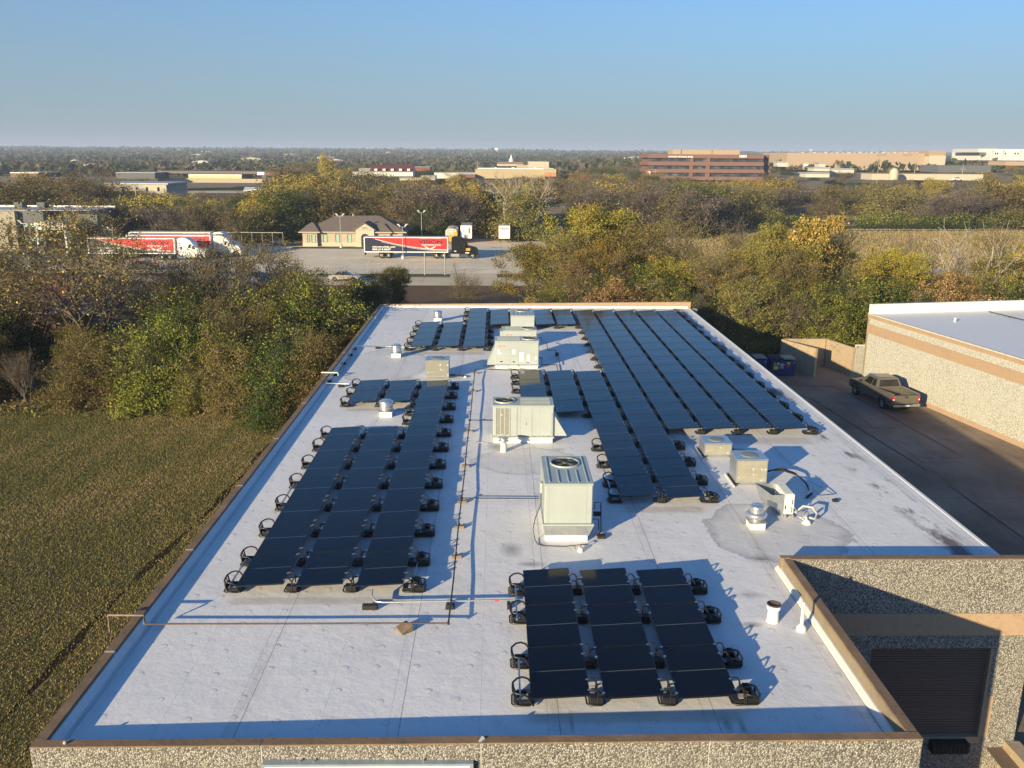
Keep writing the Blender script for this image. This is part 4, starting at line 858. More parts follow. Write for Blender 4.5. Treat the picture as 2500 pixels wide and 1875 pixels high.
# ================================================================== RIGHT SIDE: NEIGHBOUR BUILDING, ENCLOSURE, BINS, PICKUP
nb = thing('neighbouring_building', 'pebble walled flat roofed building with a tan band right of the alley', 'building', (28.25, 66.0, 0), math.atan2(2.74, 15.73))
# local: x runs right (away from the alley), -y runs towards the viewer along the alley wall
TZ = 4.62; LB = 46
MB().box(0, 30, -LB, 0, -.7, 3.13).build('wall', M['aggregate_pale'], nb); MB().box(-.025, 30, -LB, .02, 3.133, 3.83).build('tan_band', M['tan'], nb); MB().box(0, 30, -LB, 0, 3.833, 4.30).build('upper_wall', M['aggregate_pale'], nb)
m = MB(); m.box(-.06, .30, -LB, .02, 4.303, TZ-.06)
for k in range(40): m.box(-.10, -.055, -LB+k*1.15, -LB+k*1.15+.5, TZ-.13, TZ-.05)
m.build('eave_trim', M['tan'], nb); MB().box(-.08, .14, -LB, .02, TZ-.058, TZ+.03, .01).build('gutter', M['dirty_white'], nb)
MB().box(.14, 30, -LB, -.3, TZ-.1, TZ).build('roof', M['flash'], nb); MB().box(.0, 30, -.3, .03, TZ-.32, TZ+.72).build('rear_parapet', M['flash'], nb)
MB().box(-.03, -.001, -33, -.0, -.5, .0).build('wall_base', M['tan'], nb) if False else MB().prism([(-.002, -.5), (-.13, -.5), (-.002, -.22)], 'y', -21.5, -7).build('wall_base_ramp', M['tan'], nb)
m = MB(); [m.box(-.004, 0, y, y+.03, -.5, 3.12) for y in (-8.3, -17.2, -26.4, -35)]; m.box(-.03, -.026, -17.22, -17.19, 3.14, 3.83); m.build('panel_joint', M['seam'], nb); MB().box(-.02, .0, -.16, .025, -.5, 4.2).build('corner_trim', M['capside'], nb)
m = MB(); m.tube([(9.5, -1, TZ+.06), (9.4, -14, TZ+.06), (9.3, -30, TZ+.06)], .035, 5); m.build('roof_pipe', M['pipe'], nb)
for y in (-3.5, -6.5, -10, -14): MB().box(9.2, 9.7, y-.08, y+.08, TZ, TZ+.05).build('pipe_block', M['wood'], nb)
MB().lathe([(.09, TZ), (.08, TZ+.3), (.01, TZ+.3)], 4.2, -4.2, 12).build('roof_vent', M['white'], nb)

ce = thing('concrete_enclosure', 'stained open concrete bin enclosure between the bushes and the alley', 'wall', (0, 0, 0))
def wall_seg(par, name, mat, a, b_, z0, z1, th):
    L_ = math.hypot(b_[0]-a[0], b_[1]-a[1]); nx_, ny_ = -(b_[1]-a[1])/L_*th/2, (b_[0]-a[0])/L_*th/2
    return MB().hexa([(a[0]+nx_, a[1]+ny_, z0), (a[0]-nx_, a[1]-ny_, z0), (b_[0]-nx_, b_[1]-ny_, z0), (b_[0]+nx_, b_[1]+ny_, z0)], [(a[0]+nx_, a[1]+ny_, z1), (a[0]-nx_, a[1]-ny_, z1), (b_[0]-nx_, b_[1]-ny_, z1), (b_[0]+nx_, b_[1]+ny_, z1)]).build(name, mat, par)
wall_seg(ce, 'left_wall', M['conc_wall'], (23.2, 70.2), (24.75, 66.6), -.5, 1.75, .22); wall_seg(ce, 'right_wall', M['conc_wall'], (26.9, 70.2), (27.75, 66.8), -.5, 1.78, .22); wall_seg(ce, 'back_wall', M['conc_wall'], (23.33, 70.3), (26.78, 70.35), -.5, 1.76, .2)
gt = thing('lattice_gate', 'white lattice gate standing between the concrete enclosure and the neighbouring wall', 'gate', (27.85, 66.9, -.5))
m = MB(); m.box(0, .1, 0, .06, 0, 2.5); m.box(1.1, 1.2, 0, .06, 0, 2.5); m.box(.1, 1.1, 0, .05, 2.4, 2.5); m.box(.1, 1.1, 0, .05, 0, .1); m.build('gate_frame', M['dirty_white'], gt)
m = MB()
for k in range(-14, 16):
    for s_ in (1, -1):
        x0 = .1+k*.14; pts = []
        for t_ in (0, 1):
            pass
        za, zb_ = .1, 2.4; xa = x0; xb = x0+(zb_-za)
        ta = max(0, (.1-xa)/(xb-xa)); tb = min(1, (1.1-xa)/(xb-xa))
        if tb <= ta: continue
        A_ = (xa+(xb-xa)*ta, za+(zb_-za)*ta); B_ = (xa+(xb-xa)*tb, za+(zb_-za)*tb)
        if s_ < 0: A_ = (1.2-A_[0], A_[1]); B_ = (1.2-B_[0], B_[1])
        m.cyl((A_[0], .02+.01*s_, A_[1]), (B_[0], .02+.01*s_, B_[1]), .022, n=4, sm=False, caps=False)
m.build('lattice', M['dirty_white'], gt)

def dumpster(x, y, label, full):
    d = thing('dumpster', label, 'dumpster', (x, y, -.5), 0, 'blue steel bins against the dark bushes')
    w_ = 1.85
    MB().hexa([(0, .1, .05), (w_, .1, .05), (w_, 1.1, .05), (0, 1.1, .05)], [(-.04, 0, 1.25), (w_+.04, 0, 1.25), (w_+.04, 1.3, 1.45), (-.04, 1.3, 1.45)]).build('bin_body', M['bin_blue'], d)
    m = MB(); [m.box(w_*.5+k*.155, w_*.5+.09+k*.155, .03, 1.3, 1.40, 1.46) for k in range(6)]; m.box(w_*.5, w_, .02, 1.32, 1.37, 1.40); m.build('lid', M['creamdk'], d)
    MB().box(.08, w_*.5-.05, .1, 1.2, 1.30, 1.43).build('open_hatch', M['dark'], d)
    for xx in (.12, w_-.2): MB().box(xx, xx+.1, .12, 1.0, 0, .06).build('skid', M['chassis'], d)
    yy = lambda z: .1-.1*(z-.05)/1.2-.012
    def st(x0, x1, z0, z1, mat, nm_='sticker'): MB().hexa([(x0, yy(z0), z0), (x1, yy(z0), z0), (x1, yy(z0)+.008, z0), (x0, yy(z0)+.008, z0)], [(x0, yy(z1), z1), (x1, yy(z1), z1), (x1, yy(z1)+.008, z1), (x0, yy(z1)+.008, z1)]).build(nm_, M[mat], d)
    st(w_-.15, w_-.08, 1.07, 1.15, 'label_white')
    if full:
        st(.16, .52, .55, .85, 'yellow'); st(.16, .29, .93, 1.08, 'yellow'); st(.34, .43, .92, 1.09, 'label_green'); st(.46, .57, .96, 1.1, 'label_white'); st(1.18, 1.44, .98, 1.14, 'yellow'); st(1.17, 1.43, .76, .93, 'label_red')
        m = MB(); cx, cz_ = .80, .92
        def star(r1, r2, off): return [(cx+(r1 if k % 2 == 0 else r2)*math.sin(k*math.pi/5), cz_+(r1 if k % 2 == 0 else r2)*math.cos(k*math.pi/5)) for k in range(10)]
        m.prism(star(.055, .03, 0), 'y', yy(.9)-.004, yy(.9)+.004)
        for k in range(5):
            a = k*math.tau/5; m.tube([(cx+.12*math.sin(a)+.055*math.cos(b2*math.tau/8), yy(.9)-.002, cz_+.12*math.cos(a)+.055*math.sin(b2*math.tau/8)) for b2 in range(8)], .012, 4, True)
        m.build('star_emblem', M['label_white'], d)
        text_mesh('lettering', 'REPUBLIC', .08, M['label_white'], d, (.63, yy(.67)-.004, .68), width=.34, thick=.004, bold=.02); text_mesh('lettering', 'SERVICES', .05, M['label_white'], d, (.65, yy(.6)-.004, .60), width=.30, thick=.004)
    return d
dumpster(21.35, 66.6, 'blue steel dumpster with star emblem and yellow stickers beside the enclosure', True)
dumpster(19.2, 66.9, 'blue steel dumpster half hidden by the roof edge left of the stickered one', False)
bt = thing('blue_tarp_bundle', 'bright cyan plastic drum standing in front of the parked pickup by the wall', 'drum', (28.0, 63.6, -.5)); MB().lathe([(.30, 0), (.33, .3), (.33, .8), (.30, .98), (.1, 1.02), (.01, 1.02)], 0, 0, 18).build('shell', M['tarp'], bt); MB().lathe([(.34, .62), (.35, .66), (.34, .7)], 0, 0, 18).build('hoop', M['tarp'], bt)

def wheel(par, x, y, r, wd, side, rimr=.62, spokes=5):
    m = MB(); ya, yb_ = (y, y-wd*side)
    P = [(r*.62, 0), (r*.93, 0), (r, .04), (r, wd-.04), (r*.93, wd), (r*.62, wd)]
    n = 24; vs = []; 
    for (rr, t_) in P:
        for i in range(n): a = math.tau*i/n; vs.append((x+rr*math.cos(a), y-side*t_, r+rr*math.sin(a)))
    fs = [(j*n+i, j*n+(i+1) % n, (j+1)*n+(i+1) % n, (j+1)*n+i) for j in range(len(P)-1) for i in range(n)]
    if side > 0: fs = [f[::-1] for f in fs]
    m.add(vs, fs, True); w_ = m.build('wheel', M['rubber'], par)
    m = MB(); m.cyl((x, y-side*.05, r), (x, y-side*wd, r), r*rimr, n=24, sm=True); m.build('rim_dish', M['chassis'], w_)
    m = MB(); m.tube([(x+r*rimr*.97*math.cos(a*math.tau/20), y-side*.03, r+r*rimr*.97*math.sin(a*math.tau/20)) for a in range(20)], r*.05, 5, True)
    for k in range(spokes): a = k*math.tau/spokes+.3; m.cyl((x, y-side*.03, r), (x+r*rimr*.95*math.cos(a), y-side*.03, r+r*rimr*.95*math.sin(a)), r*.10, r*.07, 5)
    m.cyl((x, y-side*.045, r), (x, y-side*.012, r), r*.16, n=10); m.build('rim', M['rim'], w_); return w_
def arch(cx, r, z0, n=8): return [(cx+r*math.cos(math.pi-math.pi*k/n), z0+r*math.sin(math.pi-math.pi*k/n)) for k in range(n+1)]
def pickup():
    p = thing('pickup_truck', 'pewter extended cab pickup parked nose away beside the neighbouring wall', 'pickup truck', (0, 0, 0))
    # local x forward from rear bumper, y left, z up
    Hw = .98; wr = .39; xr, xf = 1.30, 4.92
    body = lambda pts: pts
    # bed sides with wheel arch
    prof = [(.12, .52)]+[(xr-.50, .52)]+[(x, z) for x, z in arch(xr, .48, .47)][1:-1]+[(xr+.50, .52), (2.12, .52), (2.12, 1.27), (.12, 1.27)]
    for s_ in (-1, 1):
        m = MB(); y0, y1 = (Hw-.10)*s_, Hw*s_; m.prism(prof, 'y', min(y0, y1), max(y0, y1)); m.box(.12, 2.12, *sorted(((Hw-.17)*s_, (Hw+.005)*s_)), 1.27, 1.31, .015); m.prism([(xr-.5, .85), (xr-.44, .97), (xr+.44, .97), (xr+.5, .85), (xr+.5, .5), (xr-.5, .5)], 'y', *sorted(((Hw-.3)*s_, (Hw-.105)*s_))); m.build('bed_side', M['pewter'], p)
    m = MB(); m.box(.12, 2.12, -.88, .88, .70, .76); [m.box(.14, 2.1, y-.03, y+.03, .76, .785) for y in (-.7, -.5, -.3, -.1, .1, .3, .5, .7)]; m.build('bed_floor', M['pewter'], p)
    m = MB(); m.box(2.07, 2.12, -.88, .88, .76, 1.27); [m.box(2.04, 2.07, y-.03, y+.03, .78, 1.24) for y in (-.66, -.44, -.22, 0, .22, .44, .66)]; m.build('bed_bulkhead', M['pewter'], p)
    tg = MB().box(.06, .13, -.84, .84, .66, 1.25, .02).build('tailgate', M['pewter'], p); MB().box(.05, .14, -.83, .83, 1.25, 1.285, .01).build('tailgate_cap', M['chassis'], tg); MB().box(.035, .058, -.12, .12, 1.07, 1.17, .008).build('handle', M['chassis'], tg)
    for s_ in (-1, 1):
        t_ = MB().box(.05, .16, *sorted((.845*s_, .985*s_)), .80, 1.22, .02).build('tail_light', M['taillight'], p); MB().box(.042, .05, *sorted((.87*s_, .96*s_)), .92, 1.0, .003).build('reverse_lamp', M['label_white'], t_)
    bp = MB().box(-.10, .06, -.95, .95, .48, .64, .03).build('rear_bumper', M['galv'], p); MB().box(-.112, -.102, -.16, .16, .50, .62, .004).build('number_plate', M['label_white'], bp); MB().box(-.115, .05, -.4, .4, .642, .655).build('step_pad', M['chassis'], bp)
    # lower cab and front clip
    prof = [(2.14, .50), (xf-.50, .50)]+arch(xf, .48, .47)[1:-1]+[(xf+.50, .50), (5.72, .55), (5.78, .72), (5.74, 1.0), (5.60, 1.08), (4.55, 1.18), (4.42, 1.22), (2.14, 1.22)]
    m = MB(); m.prism(prof, 'y', -Hw, Hw); m.build('body', M['pewter'], p)
    m = MB(); m.hexa([(4.5, -.85, 1.175), (5.55, -.80, 1.08), (5.55, .80, 1.08), (4.5, .85, 1.175)], [(4.5, -.75, 1.23), (5.5, -.7, 1.12), (5.5, .7, 1.12), (4.5, .75, 1.23)]); m.build('hood', M['pewter'], p)
    MB().box(5.70, 5.86, -.97, .97, .48, .72, .03).build('front_bumper', M['galv'], p); MB().box(5.745, 5.775, -.65, .65, .74, .96).build('grille', M['chassis'], p)
    for s_ in (-1, 1): MB().box(5.70, 5.78, *sorted((.66*s_, .93*s_)), .76, .95, .02).build('headlight', M['glassdk'], p)
    # greenhouse
    bz, tz = 1.222, 1.84
    bot = [(2.16, -.93, bz), (4.45, -.93, bz), (4.45, .93, bz), (2.16, .93, bz)]; top = [(2.42, -.72, tz), (3.72, -.72, tz), (3.72, .72, tz), (2.42, .72, tz)]
    MB().hexa(bot, top).build('cab', M['pewter'], p)
    MB().hexa([(2.42, -.72, tz), (3.72, -.72, tz), (3.72, .72, tz), (2.42, .72, tz)], [(2.55, -.6, tz+.05), (3.6, -.6, tz+.05), (3.6, .6, tz+.05), (2.55, .6, tz+.05)]).build('roof', M['pewter'], p)
    def pane(a, b_, c, d_, u0, u1, v0, v1, off, name):   # a,b bottom; d,c top
        A_, B_, C2, D2 = map(Vector, (a, b_, c, d_)); nn = (B_-A_).cross(D2-A_).normalized()*off
        f = lambda u, v: (A_*(1-u)+B_*u)*(1-v)+(D2*(1-u)+C2*u)*v+nn
        m = MB(); q_ = [f(u0, v0), f(u1, v0), f(u1, v1), f(u0, v1)]; q2 = [x-nn*.9 for x in q_]; m.hexa([tuple(x) for x in q2], [tuple(x) for x in q_]); return m.build(name, M['glassdk'], p)
    pane(bot[3], bot[0], top[0], top[3], .07, .93, .14, .86, .006, 'rear_window'); pane(bot[1], bot[2], top[2], top[1], .05, .95, .08, .95, .006, 'windscreen')
    for (a, b_, c, d_, uu) in ((bot[0], bot[1], top[1], top[0], ((.11, .33), (.37, .80))), (bot[2], bot[3], top[3], top[2], ((.20, .63), (.67, .89)))):
        for u0, u1 in uu: pane(a, b_, c, d_, u0, u1, .12, .86, .006, 'side_window')
    for s_ in (-1, 1):
        m = MB(); [m.box(x, x+.012, *sorted((Hw*s_, (Hw+.003)*s_)), .52, 1.2) for x in (2.75, 3.10, 4.25)]; m.build('door_seam', M['chassis'], p); m = MB(); m.box(3.22, 3.38, *sorted((Hw*s_, (Hw+.03)*s_)), 1.02, 1.07, .008); m.build('door_handle', M['chassis'], p); m = MB(); m.box(2.3, 5.5, *sorted((Hw*s_, (Hw+.012)*s_)), .72, .78, .004); m.build('side_moulding', M['pewter'], p)
        MB().box(4.05, 4.2, *sorted((Hw*s_, (Hw+.22)*s_)), 1.22, 1.42, .03).build('mirror', M['chassis'], p)
        for x in (xr, xf): wheel(p, x, .99*s_, wr, .25, s_)
    MB().box(.4, 5.5, -.5, .5, .3, .5).build('underbody', M['chassis'], p); MB().box(1.5, 2.0, .45, .8, .79, .86, .02).build('bed_cargo', M['label_white'], p)
    return p
pk = pickup()
fr, rr = at(1750+985/2.949, 700+775/2.949, -.5), at(1750+1190/2.949, 700+880/2.949, -.5)   # left wheels' contact points
dxp, dyp = fr[0]-rr[0], fr[1]-rr[1]; ang = math.atan2(dyp, dxp); sc_ = math.hypot(dxp, dyp)/3.62
ca, sa = math.cos(ang), math.sin(ang)
pk.rotation_euler = (0, 0, ang); pk.location = (rr[0]-(1.30*ca-.90*sa), rr[1]-(1.30*sa+.90*ca), -.49)

# ================================================================== TREES
def tubes_np(P0, P1, R0, R1, k=4):
    P0, P1 = np.asarray(P0, float), np.asarray(P1, float); R0, R1 = np.asarray(R0)[:, None], np.asarray(R1)[:, None]
    d = P1-P0; d /= np.linalg.norm(d, axis=1, keepdims=True)+1e-9
    a = np.where(np.abs(d[:, 2:3]) < .9, np.array([[0, 0, 1.]]), np.array([[1., 0, 0]])); u = np.cross(d, a); u /= np.linalg.norm(u, axis=1, keepdims=True); v = np.cross(d, u)
    n = len(P0); V = np.empty((n, 2*k, 3))
    for i in range(k):
        c, s_ = math.cos(math.tau*i/k), math.sin(math.tau*i/k); V[:, i] = P0+(u*c+v*s_)*R0; V[:, k+i] = P1+(u*c+v*s_)*R1
    base = (np.arange(n)*2*k)[:, None]; Fs = []
    for i in range(k): Fs.append(np.concatenate([base+i, base+(i+1) % k, base+k+(i+1) % k, base+k+i], 1))
    return V.reshape(-1, 3), np.concatenate(Fs)
def skeleton(rs, H, levels, nch, spread=.9, base=.18, trunks=1, r0=None, wig=.18, up=.25):
    segs = []; tips = []; r0 = r0 or H*.022
    def grow(p, d, L_, r, lev):
        n = 3 if lev < 2 else 2; pts = [p]; dd = d.copy()
        for i in range(n):
            dd = dd+rs.normal(0, wig, 3)+np.array([0, 0, up*.25]); dd /= np.linalg.norm(dd)
            q = pts[-1]+dd*L_/n; ra = r*(1-.75*i/n); rb_ = r*(1-.75*(i+1)/n); segs.append((pts[-1], q, ra, rb_, lev)); pts.append(q)
        if lev >= levels: tips.append(pts[-1]); tips.append((pts[-1]+pts[-2])/2); return
        c = nch[lev]
        for j in range(c):
            t_ = (base if lev == 0 else .25)+(1-(base if lev == 0 else .25))*(j+rs.random())/c; f = t_*n; i = min(n-1, int(f)); pp = pts[i]+(pts[i+1]-pts[i])*(f-i)
            ax = rs.normal(0, 1, 3); ax -= ax.dot(dd)*dd; ax /= np.linalg.norm(ax)+1e-9
            sp = spread*rs.uniform(.6, 1.15); nd = dd*math.cos(sp)+ax*math.sin(sp)+np.array([0, 0, up*.5]); nd /= np.linalg.norm(nd)
            grow(pp, nd, L_*rs.uniform(.5, .72)*(1.15-.35*t_), r*(1-.7*t_)*.6, lev+1)
    for k in range(trunks):
        a = rs.random()*math.tau; lean = .1 if trunks == 1 else .45
        grow(np.array([.15*math.cos(a)*(trunks > 1), .15*math.sin(a)*(trunks > 1), 0.]), np.array([lean*math.cos(a)*rs.random(), lean*math.sin(a)*rs.random(), 1.]), H*.62, r0/(trunks**.5), 0)
    return segs, np.array(tips)
def leaves_np(rs, C_, n, sig, size, pal, vary=.25, flat=.7):
    """n leaf quads scattered round the tips C_"""
    m = len(C_); k = rs.integers(0, m, n); P = C_[k]+rs.normal(0, 1, (n, 3))*np.array([sig, sig, sig*flat])
    a = rs.normal(0, 1, (n, 3)); a /= np.linalg.norm(a, axis=1, keepdims=True); b_ = np.cross(a, rs.normal(0, 1, (n, 3))); b_ /= np.linalg.norm(b_, axis=1, keepdims=True)
    s_ = size*(.6+.8*rs.random((n, 1))); V = np.stack([P-a*s_, P-b_*s_*.55, P+a*s_, P+b_*s_*.55], 1)
    pal = np.asarray(pal)*1.22; ck = rs.integers(0, len(pal), m)[k]; mix_ = np.where(rs.random(n) < .6, ck, rs.integers(0, len(pal), n)); cols = pal[mix_]*(1-vary+2*vary*rs.random((n, 1)))
    return V.reshape(-1, 3), np.arange(n*4).reshape(-1, 4), cols
PAL = {
 'olive': [(.12, .115, .032), (.17, .15, .045), (.085, .09, .024), (.20, .16, .06), (.14, .11, .045)],
 'yellow': [(.24, .20, .04), (.30, .23, .05), (.17, .16, .035), (.22, .15, .045), (.27, .17, .04)],
 'dark': [(.035, .055, .018), (.05, .07, .02), (.028, .042, .015), (.065, .075, .022)],
 'brown': [(.15, .11, .055), (.12, .09, .045), (.19, .135, .065), (.10, .08, .035), (.14, .12, .045)],
 'grey': [(.15, .12, .095), (.12, .10, .08), (.17, .135, .10), (.10, .085, .065)],
 'orange': [(.38, .22, .10), (.32, .18, .08), (.42, .27, .13), (.22, .15, .06)],
 'lime': [(.20, .22, .04), (.15, .18, .035), (.25, .24, .05), (.10, .12, .028)],
 'gold': [(.36, .26, .07), (.42, .31, .09), (.28, .20, .06), (.20, .17, .045)],
}
def make_tree(name, seed, H, levels, nch, nleaf, sig, size, pal, bark='bark', spread=.9, trunks=1, twigr=.010, base=.2, extra=None, ground=False, up=.25, rmin=.008):
    rs = np.random.default_rng(seed); t_ = thing(name, '', 'tree', (0, 0, -500))
    segs, tips = skeleton(rs, H, levels, nch, spread, base, trunks, up=up)
    big = [s for s in segs if s[4] <= 1]; small = [s for s in segs if s[4] > 1]
    V1, F1 = tubes_np([s[0] for s in big], [s[1] for s in big], [max(s[2], rmin*2) for s in big], [max(s[3], rmin*1.5) for s in big], 5)
    np_mesh('trunk', V1, F1, M[bark], t_, smooth=True)
    parts = []
    if small:
        V2, F2 = tubes_np([s[0] for s in small], [s[1] for s in small], [max(s[2], twigr) for s in small], [max(s[3], twigr*.7) for s in small], 3)
        np_mesh('branches', V2, F2, M[bark], t_)
    if nleaf:
        C_ = tips
        if ground: C_ = np.concatenate([tips, tips*np.array([1.1, 1.1, .45]), tips*np.array([1.15, 1.15, .18])])
        V, Fc_, cols = leaves_np(rs, C_, nleaf, sig, size, PAL[pal])
        if extra:
            k = rs.choice(len(tips), max(3, int(len(tips)*extra[1])), replace=False); V3, F3, c3 = leaves_np(rs, tips[k], extra[2], extra[3], size*1.1, PAL[extra[0]])
            F3 = F3+len(V); V = np.concatenate([V, V3]); Fc_ = np.concatenate([Fc_, F3]); cols = np.concatenate([cols, c3])
        np_mesh('crown', V, Fc_, M['leaf'], t_, cols)
    return t_
TP = {}; TSRC = {}
def reg(key, *a, **k): TSRC[key] = (a, k)
# near: many small leaves
reg('vine', 'vine_bush', 11, 6, 2, (7, 6), 36125, .19, .056, 'olive', trunks=7, base=.05, ground=True, spread=1.0)
reg('vine2', 'vine_bush', 12, 6, 2, (7, 6), 34000, .19, .056, 'brown', trunks=7, base=.05, ground=True, spread=1.0, extra=('olive', .5, 7000, .45))
reg('lime', 'leafy_bush', 13, 6, 2, (8, 6), 34000, .19, .056, 'lime', trunks=6, base=.05, ground=True, extra=('dark', .4, 5000, .4))
reg('dark', 'evergreen_bush', 14, 6, 2, (8, 6), 36125, .19, .056, 'dark', trunks=6, base=.05, ground=True, extra=('lime', .2, 2500, .35))
reg('olive', 'leafy_tree', 15, 10, 3, (7, 6, 4), 25500, .30, .070, 'olive', extra=('yellow', .25, 4000, .3))
reg('olive2', 'leafy_tree', 16, 10, 3, (8, 5, 4), 22100, .32, .070, 'olive', trunks=2, extra=('brown', .3, 4000, .3))
reg('yellow', 'yellow_leafed_tree', 17, 10, 3, (8, 6, 4), 23800, .28, .070, 'yellow', extra=('lime', .4, 6000, .3))
reg('gold', 'yellow_leafed_tree', 18, 10, 3, (9, 5, 3), 9000, .28, .11, 'gold', spread=.6)
reg('sparse', 'sparse_tree', 19, 10, 3, (9, 7, 8), 8600, .22, .05, 'brown', twigr=.010, extra=('gold', .15, 1400, .3))
reg('sparse2', 'sparse_tree', 20, 10, 3, (8, 6, 6), 6120, .22, .056, 'olive', twigr=.012, trunks=3, spread=.6)
reg('bare', 'bare_tree', 21, 10, 3, (9, 8, 9), 1500, .2, .05, 'brown', twigr=.010)
reg('white', 'bare_tree', 22, 10, 3, (7, 5, 4), 0, .2, .07, 'brown', bark='palebark', twigr=.022, spread=.8, rmin=.03, trunks=2)
reg('orange', 'seed_cluster_tree', 23, 6, 2, (7, 7), 17000, .19, .056, 'olive', trunks=4, base=.1, ground=True, extra=('orange', .45, 7000, .20))
reg('twig', 'bare_bush', 24, 5, 2, (7, 6), 1200, .15, .05, 'brown', trunks=9, base=.2, spread=.45, twigr=.010)
# far: fewer, larger clumps
reg('m_olive', 'leafy_tree', 31, 11, 2, (10, 7), 8200, .7, .17, 'olive', trunks=2, base=.08, ground=True)
reg('m_olive2', 'leafy_tree', 32, 11, 2, (9, 8), 7200, .7, .17, 'olive', trunks=3, ground=True, base=.08, extra=('brown', .4, 2200, .7))
reg('m_yellow', 'yellow_leafed_tree', 33, 11, 2, (10, 7), 5600, .6, .17, 'yellow', trunks=2, extra=('gold', .3, 1600, .6))
reg('m_dark', 'evergreen_tree', 34, 11, 2, (10, 8), 9500, .8, .17, 'dark', trunks=2, base=.06, ground=True)
reg('m_brown', 'brown_leafed_tree', 35, 11, 3, (8, 6, 6), 3800, .6, .13, 'brown', twigr=.034, trunks=2, base=.08)
reg('m_grey', 'bare_tree', 36, 11, 3, (10, 8, 8), 1500, .6, .16, 'grey', twigr=.028, trunks=2)
reg('m_white', 'bare_tree', 37, 11, 3, (7, 6, 5), 0, .6, .16, 'grey', bark='palebark', twigr=.035, spread=.8, rmin=.07)
reg('m_hedge', 'hedge_bush', 38, 6, 2, (8, 6), 4200, .8, .2, 'dark', trunks=4, base=.05, ground=True, extra=('lime', .3, 1200, .6))
rt = random.Random(7)
def tree(key, x, y, Hh, label, group=None, rz=None, wide=1.0):
    if key not in TP:
        a, k = TSRC[key]; p = make_tree(*a, **k); hz = 0; rad = 0
        for c in KIDS[p.name]:
            for v in c.bound_box: hz = max(hz, v[2]); rad = max(rad, abs(v[0]), abs(v[1]))
        TP[key] = (p, hz*.95, rad); t_ = p
    else: t_ = copy_tree(TP[key][0])
    s_ = Hh/TP[key][1]; t_.location = (x, y, gz(x, y)-.05); t_.scale = (s_*wide, s_*wide, s_); t_.rotation_euler = (0, 0, rt.random()*6.28 if rz is None else rz)
    t_['label'] = label; t_['category'] = 'bush' if 'bush' in t_.name else 'tree'
    if group: t_['group'] = group
    elif 'group' in t_: del t_['group']
    return t_
KD = {'twig': 'bare many stemmed bush', 'vine': 'olive vine covered bush', 'vine2': 'brown and olive vine covered bush', 'lime': 'bright green leafy bush', 'dark': 'dark evergreen bush', 'olive': 'olive leafed tree', 'olive2': 'olive and brown leafed tree', 'yellow': 'yellow green leafed tree', 'gold': 'golden leafed tree', 'sparse': 'half bare brown tree', 'sparse2': 'thin half bare olive tree', 'bare': 'bare twiggy tree', 'white': 'pale bare tree', 'orange': 'bush with orange seed clusters',
 'm_olive': 'olive green tree', 'm_olive2': 'olive and brown tree', 'm_yellow': 'yellow leafed tree', 'm_dark': 'dark evergreen tree', 'm_brown': 'brown leafed tree', 'm_grey': 'bare grey twigged tree', 'm_white': 'bare pale barked tree', 'm_hedge': 'dark green hedge bush'}
def gtree(key, x, y, Hh, where, wide=1.0): 
    k_ = KD[key]; pl = k_.replace('bush', 'bushes', 1) if 'bush' in k_ else k_.replace('tree', 'trees', 1)
    return tree(key, x, y, Hh, '%s %s' % (k_, where), '%s %s' % (pl, where), None, wide)
# --- single trees one can point to
tree('sparse', -30.0, 66.5, 13.6, 'tall half bare brown tree with open crown in front of the left trailers', rz=1.0, wide=1.35)
tree('bare', -38.5, 67, 10.0, 'bare dark tree at the far left edge of the picture', rz=.4)
tree('sparse2', -21.0, 70, 11.0, 'tall thin half bare tree right of the red trailers', rz=2.2)
tree('bare', -16.5, 72, 8.5, 'bare twiggy tree left of the pale parked car', rz=5.0, wide=1.2)
tree('olive', -9.6, 86, 6.6, 'round olive tree beyond the back left roof corner below the black cab truck', rz=.7, wide=.85)
tree('sparse2', -3.6, 82, 7.2, 'thin upright half bare tree beyond the back parapet below the black cab', rz=3.1, wide=.8)
tree('orange', -12.2, 75, 4.4, 'bush with orange seed clusters at the back left roof corner', rz=0)
tree('orange', -19.5, 67, 6.2, 'large bush with orange seed clusters left of the roof corner', rz=2)
tree('orange', 2.6, 79.5, 4.6, 'bush with orange seed clusters behind the middle of the back parapet', rz=1)
tree('orange', 14.6, 77, 5.6, 'bush with orange seed clusters behind the right end of the back parapet', rz=4)
tree('yellow', 7.0, 87, 9.3, 'yellow green tree behind the back parapet right of the truck', rz=1.5, wide=1.1)
tree('yellow', 12.6, 91, 12.6, 'tallest yellow topped tree behind the right part of the back parapet', rz=4.2, wide=1.15)
tree('sparse2', 19.0, 87, 9.8, 'thin half bare tree between the tallest yellow tree and the golden tree', rz=2.8)
tree('olive', 24.5, 85, 8.5, 'olive green tree above the concrete enclosure', rz=.2)
tree('gold', 32.2, 86, 11.6, 'tall narrow golden leafed tree left of the neighbouring roof', rz=1.1, wide=.8)
tree('yellow', 38.6, 86, 8.6, 'round yellow green tree above the neighbouring parapet', rz=3.3, wide=1.2)
tree('white', 46.0, 83, 11.2, 'pale bare tree standing behind the neighbouring roof near the right edge', rz=.9)
tree('gold', 50.5, 85, 8.2, 'golden leafed tree at the right edge behind the neighbouring roof', rz=2.9)
tree('gold', 42.6, 82, 6.6, 'low golden leafed tree left of the pale bare tree', rz=5.1)
